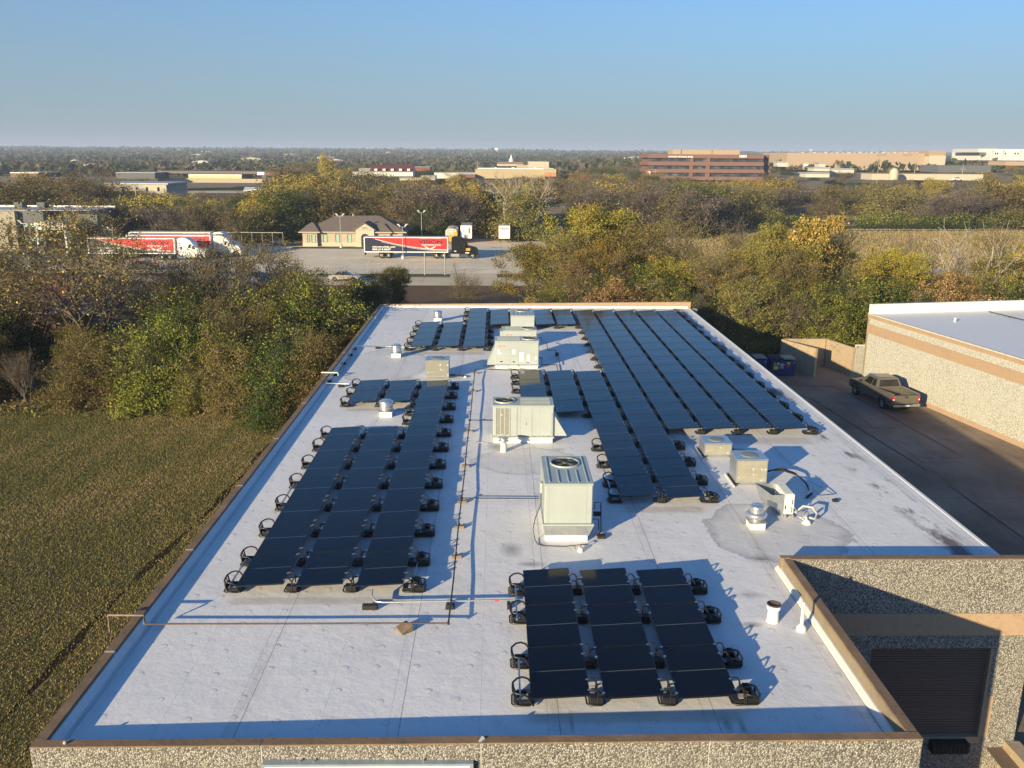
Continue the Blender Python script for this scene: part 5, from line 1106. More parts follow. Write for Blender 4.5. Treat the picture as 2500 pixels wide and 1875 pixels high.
for i, (k_, x, y, h_, lb, w_) in enumerate((
  ('bare', -26.5, 72, 10.6, 'bare twiggy tree rising right of the tall open crowned brown tree', 1.2), ('sparse', -18.2, 76, 10.0, 'half bare brown tree above the red trailers right end', 1.1), ('olive2', -45, 72, 10.5, 'tall olive and brown tree at the left edge below the grey office', 1.2),
  ('sparse', -34.5, 75, 11.0, 'half bare brown tree in front of the grey office', 1.2), ('olive2', -13.6, 80, 6.6, 'olive and brown tree in front of the pale parked car', 1.0), ('olive', 4.6, 92, 8.6, 'olive tree right of the black cab truck behind the parapet', 1.2),
  ('sparse', 9.6, 84, 9.6, 'half bare brown tree in front of the two tall yellow trees', 1.2), ('olive2', 16.4, 92, 11.0, 'olive and brown tree right of the tallest yellow topped tree', 1.15), ('bare', 21.5, 90, 11.4, 'bare twiggy tree with leaning stems above the big right array', 1.3), ('olive', 27.8, 84, 9.2, 'dense olive tree left of the tall golden tree', 1.15),
  ('sparse', 35.5, 90, 9.8, 'half bare brown tree right of the tall golden tree', 1.1), ('olive2', 30.0, 80, 7.8, 'olive and brown tree above the lattice gate', 1.2), ('yellow', 54.0, 88, 8.8, 'yellow green tree cut by the right edge of the picture', 1.1))):
    tree(k_, x, y, h_, lb, None, i*1.3, w_)
# --- undergrowth masses made of single bushes
W1 = 'in the thicket along the far edge of the lawn'
for i, x in enumerate(np.arange(-52, -9.5, 2.5)):
    x = float(x); yb_ = 58.5 if x < -28 else 58.5-(x+28)*.26
    gtree(('vine', 'vine2', 'twig', 'lime', 'vine', 'vine2', 'dark', 'vine2', 'twig')[i % 9], x+rt.uniform(-.7, .7), yb_+rt.uniform(0, 1.5), rt.uniform(3.6, 6.6), W1, .98)
for i, x in enumerate(np.arange(-54, -12, 3.6)):
    x = float(x); gtree(('olive2', 'bare', 'dark', 'sparse', 'lime', 'vine2', 'olive')[i % 7], x+rt.uniform(-1, 1), 64+rt.uniform(-2, 2.5), rt.uniform(6.0, 9.2) if not -38 < x < -28 else 4.0, W1, 1.0)
for i, x in enumerate((-50, -44, -41, -26, -24, -17.5, -14, -21)):
    gtree(('bare', 'sparse', 'dark', 'bare', 'sparse2', 'olive2', 'sparse', 'bare')[i], x, 69.5+rt.uniform(-1.5, 3), rt.uniform(8, 10.8), W1)
for i, (x, y) in enumerate(((-10.9, 57), (-11.6, 61), (-11.3, 65), (-11.8, 69.5), (-11.0, 73.5), (-14.8, 61), (-15.5, 66))):
    gtree(('vine', 'twig', 'vine2', 'twig', 'vine2', 'twig', 'vine')[i], x, y, (3.6, 4.2, 4.4, 4.0, 3.2, 5.4, 6)[i], W1, .75)
W2 = 'in the thicket behind the roof and the alley'
for i, x in enumerate(np.arange(-7, 56, 2.9)):
    x = float(x); lo = x < 3; gtree(('vine', 'twig', 'lime', 'vine2', 'dark', 'twig', 'orange', 'vine2', 'dark', 'bare')[i % 10], x+rt.uniform(-.8, .8), (75.5 if x < 18 else 74.2)+rt.uniform(0, 2), rt.uniform(2.6, 3.4) if lo else rt.uniform(5.4, 7.2), W2, 1.1)
for i, x in enumerate(np.arange(5, 58, 3.4)):
    x = float(x); gtree(('olive2', 'bare', 'dark', 'yellow', 'sparse', 'olive', 'bare')[i % 7], x+rt.uniform(-1, 1), 81+rt.uniform(-1, 3), rt.uniform(6.8, 9.2) if x > 7 else 6.0, W2, 1.1)
for i, x in enumerate((16, 22, 28.5, 35, 47, 54, 10)): gtree(('sparse', 'bare', 'olive', 'sparse2', 'bare', 'sparse', 'olive2')[i], x, 89+rt.uniform(-2, 3), rt.uniform(9, 11.5), W2)
# --- woods beyond the truck lot
def sx(x, y): return 1250+F*(x/y-math.tan(yaw))*1.0
YL = ((-300, 425), (0, 425), (120, 400), (260, 405), (300, 462), (430, 470), (640, 478), (690, 440), (790, 405), (860, 445), (1000, 432), (1150, 445), (1300, 438), (1400, 430), (1560, 428), (1600, 432), (1870, 424), (1950, 450), (2150, 440), (2300, 465), (2420, 430), (2500, 405), (2900, 400))
def hmax(x, y, yoff=0):
    s_ = sx(x, y); yl = np.interp(s_, [p[0] for p in YL], [p[1] for p in YL])+yoff
    hor = 380+(s_-1214)*.0065; return CZ-(yl-hor)/2160*y-gz(x, y)
bad = ((-48, -14, 178, 204), (-18, 6, 180, 204), (-112, -84, 150, 235), (66, 140, 405, 470), (-170, 60, 300, 301), (52, 140, 120, 232), (5, 24, 205, 260), (-130, -75, 325, 400))
def ok(x, y): return not any(a < x < b_ and c < y < d_ for a, b_, c, d_ in bad)
def wood(n, x0, x1, y0, y1, kinds, where, hr, seed, mind=4.5, yoff=0, wide=1.2):
    r_ = random.Random(seed); pts = []; tries = 0
    while len(pts) < n and tries < 4000:
        tries += 1; y = r_.uniform(y0, y1); f = (y/y1); x = r_.uniform(x0, x1)*f
        if not ok(x, y) or any((x-a)**2+(y-b_)**2 < mind**2 for a, b_ in pts): continue
        Hh = min(r_.uniform(*hr), hmax(x, y, yoff)+r_.uniform(-1.5, .3))
        if Hh < 3: continue
        pts.append((x, y)); gtree(r_.choice(kinds), x, y, Hh, where, wide)
K1 = ['m_olive', 'm_olive2', 'm_dark', 'm_yellow', 'm_brown', 'm_grey', 'm_brown', 'm_grey']
wood(40, -62, 66, 203, 228, K1, 'in the wood behind the truck lot', (10, 13), 1, 3.0, 0, 1.15)
wood(34, -66, 72, 229, 262, K1, 'in the wood behind the truck lot', (10, 13), 2, 3.6, 0, 1.3)
wood(26, -80, 80, 263, 330, ['m_olive2', 'm_brown', 'm_yellow', 'm_dark', 'm_grey'], 'in the wood behind the truck lot', (10, 13), 8, 5, 0, 1.4)
wood(44, -185, -62, 190, 330, ['m_brown', 'm_olive2', 'm_yellow', 'm_grey', 'm_olive', 'm_dark'], 'in the wood behind the left trailers', (9, 14), 3, 5, 0, 1.35)
wood(64, 70, 262, 236, 330, ['m_grey', 'm_brown', 'm_olive2', 'm_grey', 'm_olive', 'm_brown', 'm_yellow'], 'in the wood beyond the dry field', (8, 13), 4, 4.2, 0, 1.35)
for i in range(20):
    x = 46+i*8.6; y = 229+i*1.1+rt.uniform(-1, 1); gtree('m_hedge', x, y, rt.uniform(3.2, 4.6), 'along the far edge of the dry field', 1.7)
wood(30, -170, -58, 186, 196, ['m_olive2', 'm_yellow', 'm_brown', 'm_grey', 'm_olive'], 'in the wood behind the left trailers', (8, 11), 21, 3.6, 0, 1.2)
wood(34, -150, -60, 262, 298, ['m_olive2', 'm_dark', 'm_brown', 'm_grey', 'm_olive'], 'in the wood behind the left trailers', (10, 13), 22, 3.6, -12, 1.4)
tree('m_white', 2.0, 207, 15, 'tall bare pale barked tree right of the white box with air conditioner', rz=1)
tree('m_white', 9.0, 212, 14.5, 'tall bare pale barked tree right of the lettered white trailer', rz=2.5)
tree('m_yellow', -6.5, 215, 12.5, 'yellow leafed tree behind the old bus and left of the pale trees', rz=2)
tree('m_dark', -14.5, 206, 9, 'dark evergreen tree beside the tan brick office above the trailer', rz=4, wide=1.2)
tree('m_brown', -97, 214, 17.0, 'broad bare brown crowned tree above the grey office at the left', rz=.5, wide=1.6)
tree('m_dark', -82, 178, 5.5, 'small dark evergreen beside the grey office canopy', rz=.5)
tree('m_yellow', -75, 400, 18, 'pale yellow tree rising above the wood left of the maroon roof', rz=1, wide=.5)
wood(46, -270, 30, 335, 640, ['m_dark', 'm_olive', 'm_olive2', 'm_brown', 'm_yellow'], 'scattered among the distant buildings', (8, 13), 6, 7, -34, 1.5)
wood(34, 0, 90, 335, 425, ['m_dark', 'm_olive', 'm_grey', 'm_olive2'], 'round the lawn before the red brick office', (7, 10), 27, 5, -10, 1.4)
wood(34, 60, 132, 432, 640, ['m_dark', 'm_olive', 'm_brown', 'm_grey', 'm_olive2'], 'between the tan school and the red brick office', (7, 11), 31, 5, -26, 1.5)
wood(44, 20, 420, 335, 640, ['m_dark', 'm_olive', 'm_grey', 'm_brown', 'm_yellow'], 'scattered round the red brick office', (6, 10), 7, 7, -14, 1.5)
wood(40, 150, 420, 340, 620, ['m_dark', 'm_olive', 'm_grey', 'm_brown', 'm_yellow'], 'scattered below the long warehouse', (6, 9), 17, 6, -32, 1.6)
# --- far wooded country: one mass
def far_wood(n, seed):
    r_ = np.random.default_rng(seed); k = 11
    u = r_.random(n); y = 620*(7200/620)**(u**.85); x = (r_.random(n)*1.5-.75)*y
    z = np.array([gz(a, b_) for a, b_ in zip(x, y)]); s_ = (3.2+2.6*r_.random(n))*np.clip(y/1800, .8, 2.0)
    pal = np.array([(.07, .075, .03), (.05, .06, .025), (.10, .085, .05), (.085, .08, .04), (.115, .095, .06), (.035, .045, .02)]); ck = r_.integers(0, len(pal), n)
    ctr = np.stack([x, y, z+s_*.9], 1)
    P = ctr[:, None]+r_.normal(0, .52, (n, k, 3))*s_[:, None, None]*np.array([1.5, 1.5, .62])
    a = r_.normal(0, 1, (n, k, 3)); a /= np.linalg.norm(a, axis=2, keepdims=True); b_ = np.cross(a, r_.normal(0, 1, (n, k, 3))); b_ /= np.linalg.norm(b_, axis=2, keepdims=True)
    q_ = s_[:, None, None]*(.45+.35*r_.random((n, k, 1))); V = np.stack([P-a*q_, P-b_*q_*.8, P+a*q_, P+b_*q_*.8], 2).reshape(-1, 3)
    cols = np.repeat(pal[ck], k, axis=0)*(.7+.6*r_.random((n*k, 1)))
    o = np_mesh('far_woodland', V, np.arange(n*k*4).reshape(-1, 4), M['leaf'], cols=cols)
    tag(o, 'distant wooded country stretching to the horizon behind all the buildings', 'woodland', kind='stuff')
far_wood(21000, 5)
# undergrowth litter under the near trees
def litter(n, x0, x1, y0, y1, name, label):
    r_ = np.random.default_rng(9); x = x0+(x1-x0)*r_.random(n); y = y0+(y1-y0)*r_.random(n); z = np.array([gz(a, b_) for a, b_ in zip(x, y)])+r_.random(n)**2*.7
    C_ = np.stack([x, y, z], 1); V, Fc_, cols = leaves_np(r_, C_, n, .05, .12, PAL['brown']+PAL['olive'][:3])
    tag(np_mesh(name, V, Fc_, M['leaf'], cols=cols), label, 'undergrowth', kind='stuff')
litter(26000, -60, -9.5, 55, 92, 'undergrowth', 'brown and olive undergrowth below the thicket beyond the lawn'); litter(26000, -9, 60, 72.6, 96, 'undergrowth', 'brown and olive undergrowth below the thicket behind the roof')

# ================================================================== TRUCK LOT
def swoosh(par, x0, x1, z0, z1, y):
    """red field, white curved stripes of the trailer side; trailer side faces -y"""
    L_ = x1-x0; Hh = z1-z0; n = 18
    cur = lambda u: z1-Hh*(.06+.82*(1-(1-u)**1.9))          # falls from top left to low right
    up = [(x0+L_*(.10+.90*k/n), cur(k/n)) for k in range(n+1)]
    MB().prism([(x0+L_*.10, z1-.03)]+up+[(x1, z1-.03)], 'y', y-.006, y).build('red_field', M['tr_red'], par)
    m = MB()
    for off, wd, s0 in ((.0, .09, .03), (-.17, .05, .10)):
        pts = [(x0+L_*(.10+s0+(.90-s0)*k/n), cur((s0/.9)+(1-s0/.9)*k/n)+off) for k in range(n+1)]
        for (a, b_), (c, d_) in zip(pts, pts[1:]): m.hexa([(a, y-.012, b_), (c, y-.012, d_), (c, y-.007, d_), (a, y-.007, b_)], [(a, y-.012, b_+wd), (c, y-.012, d_+wd), (c, y-.007, d_+wd), (a, y-.007, b_+wd)])
    m.build('white_stripe', M['tr_white'], par)
def trailer(x, y, z, label, L_=15.4, url='visiontruckds.com', phone='800.213.0037', group=None, grp_lbl=None):
    t_ = thing('semi_trailer', label, 'trailer', (x, y, z), 0, group); zb_, zt_ = 1.15, 3.85
    MB().box(0, L_, 0, 2.55, zb_, zt_).build('box_body', M['tr_navy'], t_)
    m = MB(); m.box(-.03, L_+.03, -.03, 2.58, zt_-.10, zt_+.03); m.box(-.03, L_+.03, -.03, 2.58, zb_-.05, zb_+.12); m.box(-.035, .14, -.035, 2.585, zb_, zt_); m.box(L_-.14, L_+.035, -.035, 2.585, zb_, zt_); m.build('edge_frame', M['tr_white'], t_)
    MB().box(.1, L_-.1, .05, 2.5, zt_+.03, zt_+.04).build('roof_sheet', M['greypanel'], t_)
    swoosh(t_, .15, L_-.15, zb_+.12, zt_-.10, -.001)
    text_mesh('lettering', 'VISION', .85, M['tr_navy'], t_, (L_-5.35, -.012, zt_-1.08), width=4.4, bold=.035, thick=.006)
    text_mesh('lettering', 'TRUCK DRIVING SCHOOL', .34, M['tr_white'], t_, (L_-4.85, -.012, zt_-1.47), width=3.6, bold=.03, thick=.006)
    m = MB()
    for s_ in (-1, 1): m.add([(L_-3.3+s_*.05, -.014, zt_-2.0), (L_-3.3+s_*.95, -.014, zt_-1.56), (L_-3.3+s_*1.05, -.014, zt_-1.68), (L_-3.3+s_*.2, -.014, zt_-2.12)], [(0, 1, 2, 3) if s_ > 0 else (3, 2, 1, 0)])
    m.prism([(L_-5.2, zt_-.14), (L_-3.2, zt_-.09), (L_-1.1, zt_-.14), (L_-1.1, zt_-.18), (L_-3.2, zt_-.13), (L_-5.2, zt_-.18)], 'y', -.014, -.008); m.build('emblem', M['tr_white'], t_)
    text_mesh('lettering', url, .42, M['tr_white'], t_, (1.45, -.008, zb_+.84), width=4.3, bold=.03, thick=.006)
    text_mesh('lettering', phone, .46, M['tr_white'], t_, (1.5, -.008, zb_+.34), width=3.4, bold=.035, thick=.006)
    for xx in (1.9, 3.15):
        for s_ in (1, -1): wheel(t_, xx+1.3, 1.28-1.26*s_ if s_ > 0 else 2.54, .5, .55, -s_, .5, 6)
    m = MB(); m.box(2.6, 5.2, .6, 1.95, .55, 1.1); m.box(L_-4.2, L_-4.05, .5, .62, .2, 1.1); m.box(L_-4.2, L_-4.05, 1.95, 2.07, .2, 1.1); m.box(-.02, .06, .3, 2.25, .5, 1.1); m.build('running_gear', M['chassis'], t_)
    return t_
def tractor(x, y, z, mat, label, group=None, white=False):
    t_ = thing('semi_tractor', label, 'truck', (x, y, z), 0, group)   # nose towards +x, fifth wheel at x=0..2.6
    prof = [(2.45, .55), (2.45, 3.75), (3.0, 3.95), (3.9, 3.92), (4.7, 3.5), (5.25, 2.75), (5.45, 2.25), (6.9, 1.95), (7.25, 1.6), (7.3, .75), (7.0, .55)]+[(cx_, cz_) for cx_, cz_ in arch(6.35, .6, .5)][::-1]+[(5.6, .5)]
    MB().prism(prof, 'y', .1, 2.45).build('cab', mat, t_)
    gm = M['glassdk']; MB().prism([(4.35, 2.15), (5.2, 2.15), (5.0, 2.75), (4.45, 2.85)], 'y', .085, .098).build('side_window', gm, t_); MB().prism([(5.32, 2.3), (4.85, 3.2), (4.88, 3.22), (5.35, 2.32)], 'y', .35, 2.2).build('windscreen', gm, t_)
    MB().box(2.9, 3.25, .085, .098, 1.85, 2.4).build('sleeper_window', gm, t_)
    m = MB(); m.box(2.3, 3.9, .02, .1, .35, .9, .03); m.build('side_tank', M['galv'] if not white else M['skirt_blue'], t_)
    m = MB(); m.box(4.1, 5.5, .05, .1, .45, .55); m.box(4.1, 5.5, .05, .1, .75, .80); m.build('step', M['rim'], t_)
    MB().box(7.1, 7.38, .05, 2.5, .35, .8, .05).build('bumper', mat if white else M['chassis'], t_); MB().box(4.9, 5.15, -.25, .05, 2.0, 2.6, .03).build('mirror', mat, t_)
    MB().box(-1.2, 6.8, .8, 1.75, .55, .95).build('chassis_frame', M['chassis'], t_)
    for xx in (-.35, .98):
        for s_ in (1, -1): wheel(t_, xx, .02 if s_ > 0 else 2.53, .5, .5, -s_, .5, 6)
    for s_ in (1, -1): wheel(t_, 6.35, .04 if s_ > 0 else 2.5, .5, .3, -s_, .5, 6)
    return t_
GZL = LOTZ+.04
trailer(-24.5, 164.3, GZL, 'red and navy box trailer standing alone in the middle of the lot')
tt = tractor(-10.9, 164.3, GZL, M['tr_black'], 'black sleeper cab truck hitched to the red and navy trailer'); MB().box(5.1, 5.9, .085, .098, 1.45, 1.95).build('gold_decal', M['gold'], tt); text_mesh('door_mark', 'W', .3, M['label_white'], tt, (2.9, .09, 1.25), width=.5, bold=.03); MB().box(5.0, 5.7, .085, .098, 1.0, 1.15).build('number_strip', M['label_white'], tt)
trailer(-73.0, 160.0, GZL, 'nearest red and navy trailer behind the trees at the left'); t2 = tractor(-59.6, 160.0, GZL, M['tr_white'], 'nearest white sleeper truck behind the trees at the left', None, True)
trailer(-70.6, 172.5, GZL, 'farthest red and navy trailer near the wood at the left'); tractor(-57.1, 172.5, GZL, M['tr_white'], 'farthest white sleeper truck near the wood at the left', None, True)
trailer(-68.5, 166.0, GZL, 'middle trailer of the three at the left, mostly hidden'); tr3 = tractor(-55.0, 166.0, GZL, M['tr_white'], 'middle white truck with gold roof fairing among the left trailers', None, True)
MB().prism([(2.5, 3.97), (3.9, 3.95), (4.9, 3.35), (4.85, 3.3), (3.9, 3.8), (2.5, 3.8)], 'y', .05, 2.5).build('gold_fairing', M['gold'], tr3)
# rear yard: old bus, white box with cooler, lettered trailer
def rear_box(x, y, label, kind):
    t_ = thing('box_trailer', label, 'trailer', (x, y, GZL)); w_ = 2.45
    MB().box(0, w_, 0, 9, 1.0, 3.75, .03).build('box_body', M['tr_white'], t_); MB().box(.1, w_-.1, .1, 8.9, 3.752, 3.80).build('roof_sheet', M['creamdk'], t_)
    for xx in (.3, w_-.3): MB().box(xx-.06, xx+.06, .5, .62, 0, 1.0).build('leg', M['chassis'], t_)
    if kind == 'cool':
        m = MB().box(.5, 1.9, -.35, -.002, 2.2, 3.3, .05).build('cooling_unit', M['tr_white'], t_); MB().box(.62, .72, -.36, -.352, 2.3, 3.2).build('grille', M['dark'], t_); MB().box(1.68, 1.78, -.36, -.352, 2.3, 3.2).build('grille', M['dark'], t_); MB().box(.9, 1.5, -.3, -.002, 1.4, 1.8, .03).build('battery_box', M['tr_white'], t_)
    else:
        text_mesh('lettering', 'VISION', .5, M['tr_navy'], t_, (.2, -.012, 2.95), width=2.0, bold=.03, thick=.006); text_mesh('lettering', 'V', .4, M['tr_navy'], t_, (.95, -.012, 2.55), width=.6, thick=.006)
        MB().box(-.02, -.001, .1, 8.8, 1.1, 3.7).build('red_side', M['tr_red'], t_)
    for s_ in (1, -1): wheel(t_, 0, 0, .01, .01, s_) if False else None
    m = MB(); [m.cyl((xx, 7, .5), (xx+.3, 7, .5), .5, n=16) for xx in (.1, w_-.4)]; m.build('wheel', M['rubber'], t_)
    return t_
rear_box(-8.0, 194.5, 'white box trailer with front cooling unit behind the black cab', 'cool'); rear_box(.3, 194.5, 'white trailer with lettering on its end, beside the bare pale trees', 'v')
bs = thing('school_bus', 'old white roofed bus with orange sign parked nose out behind the trailer', 'bus', (-11.2, 192.5, GZL))
MB().prism([(0, 1.0), (0, 2.7), (.25, 3.05), (.8, 3.2), (1.6, 3.2), (2.15, 3.05), (2.4, 2.7), (2.4, 1.0)], 'y', .6, 10).build('bus_body', M['dirty_white'], bs); MB().box(.1, 2.3, -1.0, .6, .6, 1.8, .1).build('bonnet', M['orange'], bs); MB().box(.2, 2.2, .585, .598, 1.9, 2.45).build('windscreen', M['glass_green'], bs)
for xx in (.45, .75, 1.65, 1.95): MB().cyl((xx, .55, 2.8), (xx, .6, 2.8), .09, n=10).build('warning_lamp', M['taillight'], bs)
for s_ in (1, -1): m = MB(); m.cyl((1.2-s_*1.0, -.2, .5), (1.2-s_*1.2, -.2, .5), .5, n=16); m.build('wheel', M['rubber'], bs)
MB().box(1.9, 2.6, -.7, -.6, 1.5, 2.6).build('orange_sign', M['orange'], bs)

# cars
def sedan(x, y, z, rz, mat, label, group=None, detail=True):
    c = thing('parked_car', label, 'car', (x, y, z), rz, group)
    prof = [(.05, .35)]+[(.38, .30)]+arch(.95, .38, .30)[1:-1]+[(1.33, .28)]+arch(3.7, .38, .30)[1:-1]+[(4.1, .30), (4.62, .36), (4.68, .62), (4.45, .80), (3.5, .93), (.9, 1.0), (.15, .93), (.0, .7)]
    MB().prism(prof, 'y', -.88, .88).build('body', mat, c)
    MB().hexa([(.75, -.80, .97), (3.45, -.80, .92), (3.45, .80, .92), (.75, .80, .97)], [(1.45, -.60, 1.42), (2.55, -.60, 1.44), (2.55, .60, 1.44), (1.45, .60, 1.42)]).build('glasshouse', M['glassdk'], c)
    MB().hexa([(1.35, -.62, 1.41), (2.65, -.62, 1.43), (2.65, .62, 1.43), (1.35, .62, 1.41)], [(1.45, -.55, 1.46), (2.55, -.55, 1.47), (2.55, .55, 1.47), (1.45, .55, 1.46)]).build('roof', mat, c)
    if detail:
        for s_ in (-1, 1):
            MB().hexa([(1.95, s_*.72-.02, .95), (2.05, s_*.72-.02, .95), (2.05, s_*.72+.02, .95), (1.95, s_*.72+.02, .95)], [(1.98, s_*.61-.02, 1.42), (2.04, s_*.61-.02, 1.42), (2.04, s_*.61+.02, 1.42), (1.98, s_*.61+.02, 1.42)]).build('door_pillar', mat, c)
            for xx in (.95, 3.7): wheel(c, xx, .89*s_, .33, .22, s_, .66)
            MB().box(.0, .12, *sorted((.55*s_, .86*s_)), .68, .84, .02).build('tail_light', M['taillight'], c)
    else:
        for xx in (.95, 3.7): m = MB(); m.cyl((xx, -.9, .33), (xx, .9, .33), .33, n=12); m.build('wheel', M['rubber'], c)
    return c
sedan(-25.4, 133.9, LOTZ+.07, 0, M['silver'], 'silver sedan parked on the road left of the bushes beyond the roof')
sedan(-60.5, 146.5, LOTZ+.05, R(4), M['carblack'], 'dark car in front of the left trailers'); sedan(-47.5, 187.5, LOTZ+.05, R(0), M['carblack'], 'black car parked by the left end of the tan brick office')
for i, (a, b_, mt, lb, rz_) in enumerate(((650, 498, 'carwhite', 'white car nearest in the distant left parking lot', 5), (700, 485, 'carwhite', 'white car middle of the distant left parking lot', 170), (668, 480, 'carblue', 'blue car by the white roofed carport', 80), (714, 478, 'carwhite', 'white car at the right end of the distant parking lot', 10), (712, 459, 'carwhite', 'white car on the far road by the brick canopy', 0), (722, 460, 'silver', 'silver car on the far road beside the white one', 0))):
    zz = gz(-90, 360)+1.25; p = at(a, b_+2, zz); sedan(p[0], p[1], zz, R(rz_), M[mt], lb, None, False)
for a, b_, mt, lb, Y_ in ((1418, 436, 'carred', 'bright red car in front of the distant tan school', 380), (1770, 492, 'carwhite', 'white car in the clearing below the red brick office', 300), (1780, 484, 'carwhite', 'second white car in the clearing below the red brick office', 316), (1680, 478, 'silver', 'silver car left of the clearing below the red brick office', 320), (2325, 437, 'carwhite', 'white car far right in front of the pale wall', 400)):
    p = aty(a, b_, Y_); sedan(p[0], p[1], p[2]-.7, R(8), M[mt], lb, None, False)

# tan brick office with hip roofs, faces the lot
o = thing('brick_office', 'single storey tan brick office with brown hip roofs and gabled porch', 'building', (-40.4, 186.0, LOTZ))
EH = 3.0
MB().box(3.0, 20.5, .9, 13, 0, EH-.02).build('wall', M['stone'], o); MB().box(.0, 3.0, 0, 5, 0, EH+.02).build('wing_wall', M['stone'], o); MB().box(14.3, 18.1, .3, 5, 0, EH).build('wing_wall', M['stone'], o)
MB().box(-.03, 3.03, -.03, 5, 0, .85).build('stone_base', M['stone_pale'], o); MB().box(3.04, 11.2, .86, .9, 0, .85).build('stone_base', M['stone_pale'], o)
def hip(par, x0, x1, y0, y1, z0, z1, ins, nm_='hip_roof'):
    m = MB(); yc_ = (y0+y1)/2; r1, r2 = x0+ins, x1-ins
    if r2 < r1: r1 = r2 = (x0+x1)/2
    m.add([(x0, y0, z0), (x1, y0, z0), (x1, y1, z0), (x0, y1, z0), (r1, yc_, z1), (r2, yc_, z1)], [(0, 1, 5, 4), (1, 2, 5), (2, 3, 4, 5), (3, 0, 4), (3, 2, 1, 0)]); e_ = m.build(nm_, M['shingle'], par)
    m = MB(); m.box(x0, x1, y0-.05, y0-.002, z0-.18, z0+.02); m.build('fascia', M['stone_pale'], e_); return e_
hip(o, -.5, 21.5, .3, 14, EH, 5.9, 6.3); hip(o, -.7, 3.7, -.6, 6, EH+.03, 4.7, 1.9); hip(o, 13.8, 18.6, -.3, 6, EH+.03, 4.7, 2.2)
MB().prism([(11.1, 0), (11.1, 3.6), (13.0, 4.75), (14.9, 3.6), (14.9, 0)], 'y', -.6, 1.5).build('porch_gable', M['stone_pale'], o)
m = MB()
for (a, za, c, zc) in ((10.7, 3.35, 13.0, 4.85), (13.0, 4.85, 15.3, 3.35)):
    m.add([(a, -.8, za), (c, -.8, zc), (c, 7, zc), (a, 7, za), (a, -.8, za+.16), (c, -.8, zc+.16), (c, 7, zc+.16), (a, 7, za+.16)], [(3, 2, 1, 0), (4, 5, 6, 7), (0, 1, 5, 4), (1, 2, 6, 5), (2, 3, 7, 6), (3, 0, 4, 7)])
m.build('porch_roof', M['shingle'], o)
MB().prism([(12.2, 0), (12.2, 2.1), (12.45, 2.55), (13.0, 2.75), (13.55, 2.55), (13.8, 2.1), (13.8, 0)], 'y', -.62, -.601).build('arched_entry', M['dark'], o); MB().box(13.1, 13.4, -.63, -.621, 1.9, 2.3).build('entry_light', M['label_white'], o)
text_mesh('sign_lettering', 'VISION', .42, M['grey_wall'], o, (12.4, -.615, 3.75), width=1.2, bold=.02); text_mesh('sign_lettering', 'TRUCK DRIVING SCHOOL', .2, M['grey_wall'], o, (11.6, -.615, 3.42), width=2.9)
for x_, y_, w_ in ((1.0, -.03, .35), (1.9, -.03, .7), (4.1, .86, .75), (6.7, .86, .75), (9.2, .86, .75), (15.6, .26, 1.3)):
    f_ = MB().box(x_-.06, x_+w_+.06, y_-.012, y_-.002, .78, 2.45).build('window', M['dark'], o); MB().box(x_+.08, x_+w_, y_-.02, y_-.013, .82, 2.40).build('shade', M['glass_green'], f_)
MB().cyl((9.5, 7.1, 5.4), (9.5, 7.1, 6.3), .12, n=8).build('roof_vent', M['dirty_white'], o)

def lot_lamp(x, y, Hh, label, heads=2):
    l_ = thing('lot_lamp', label, 'street lamp', (x, y, GZL)); MB().lathe([(.3, 0), (.3, .6), (.1, .62)], 0, 0, 12).build('base', M['dirty_white'], l_)
    MB().cyl((0, 0, .6), (0, 0, Hh), .085, .06, 8).build('pole', M['steel'], l_); MB().box(-.6, .6, -.04, .04, Hh-.05, Hh+.03).build('cross_arm', M['steel'], l_)
    for s_ in ((-1, 1) if heads == 2 else (-1,)): MB().hexa([(s_*.45-.12, -.1, Hh+.1), (s_*.45+.12, -.1, Hh+.1), (s_*.45+.12, .1, Hh+.1), (s_*.45-.12, .1, Hh+.1)], [(s_*.8-.2, -.15, Hh+.5), (s_*.8+.2, -.15, Hh+.5), (s_*.8+.2, .15, Hh+.55), (s_*.8-.2, .15, Hh+.55)]).build('lamp_head', M['greypanel'], l_)
p = at(833, 605, GZL); lot_lamp(p[0], p[1], 6.4, 'grey twin headed lamp pole in front of the tan brick office')
p = at(984, 632, GZL); lot_lamp(p[0], p[1], 5.8, 'grey twin headed lamp pole in front of the red trailer')
p = at(1030, 590, GZL); lot_lamp(p[0], p[1], 6.3, 'grey twin headed lamp pole right of the tan brick office')
p = at(73, 655, GZL); lot_lamp(p[0], p[1], 7.3, 'single headed lamp pole in front of the grey office', 1)
p = at(282, 640, GZL); lot_lamp(p[0], p[1], 5.6, 'lamp pole behind the half bare tree by the left trailers', 1)

def fence_run(pts, z, Hh, label, step=2.9, gatebar=False):
    f = thing('chain_link_fence', label, 'fence', (pts[0][0], pts[0][1], z)); x0, y0 = pts[0]; net = MB(); rail = MB()
    for (a, b_), (c, d_) in zip(pts, pts[1:]):
        L_ = math.hypot(c-a, d_-b_); n = max(1, round(L_/step))
        for k in range(n+1): px_, py_ = a+(c-a)*k/n-x0, b_+(d_-b_)*k/n-y0; MB().cyl((px_, py_, 0), (px_, py_, Hh), .045, n=6).build('post', M['steel'], f)
        rail.cyl((a-x0, b_-y0, Hh), (c-x0, d_-y0, Hh), .025, n=5)
        for k in range(int(L_/.35)):
            t0, t1 = k*.35/L_, min(1, (k*.35+1.2)/L_)
            for s_ in (0, 1): net.cyl((a+(c-a)*t0-x0, b_+(d_-b_)*t0-y0, Hh*s_), (a+(c-a)*t1-x0, b_+(d_-b_)*t1-y0, Hh*(1-s_)), .006, n=3, sm=False, caps=False)
    rail.build('top_rail', M['steel'], f); net.build('chain_link', M['steel'], f); return f
fence_run([(-36, 140.8), (-20.5, 140.6)], LOTZ+.08, 2.2, 'grey chain link fence left of the lot gate')
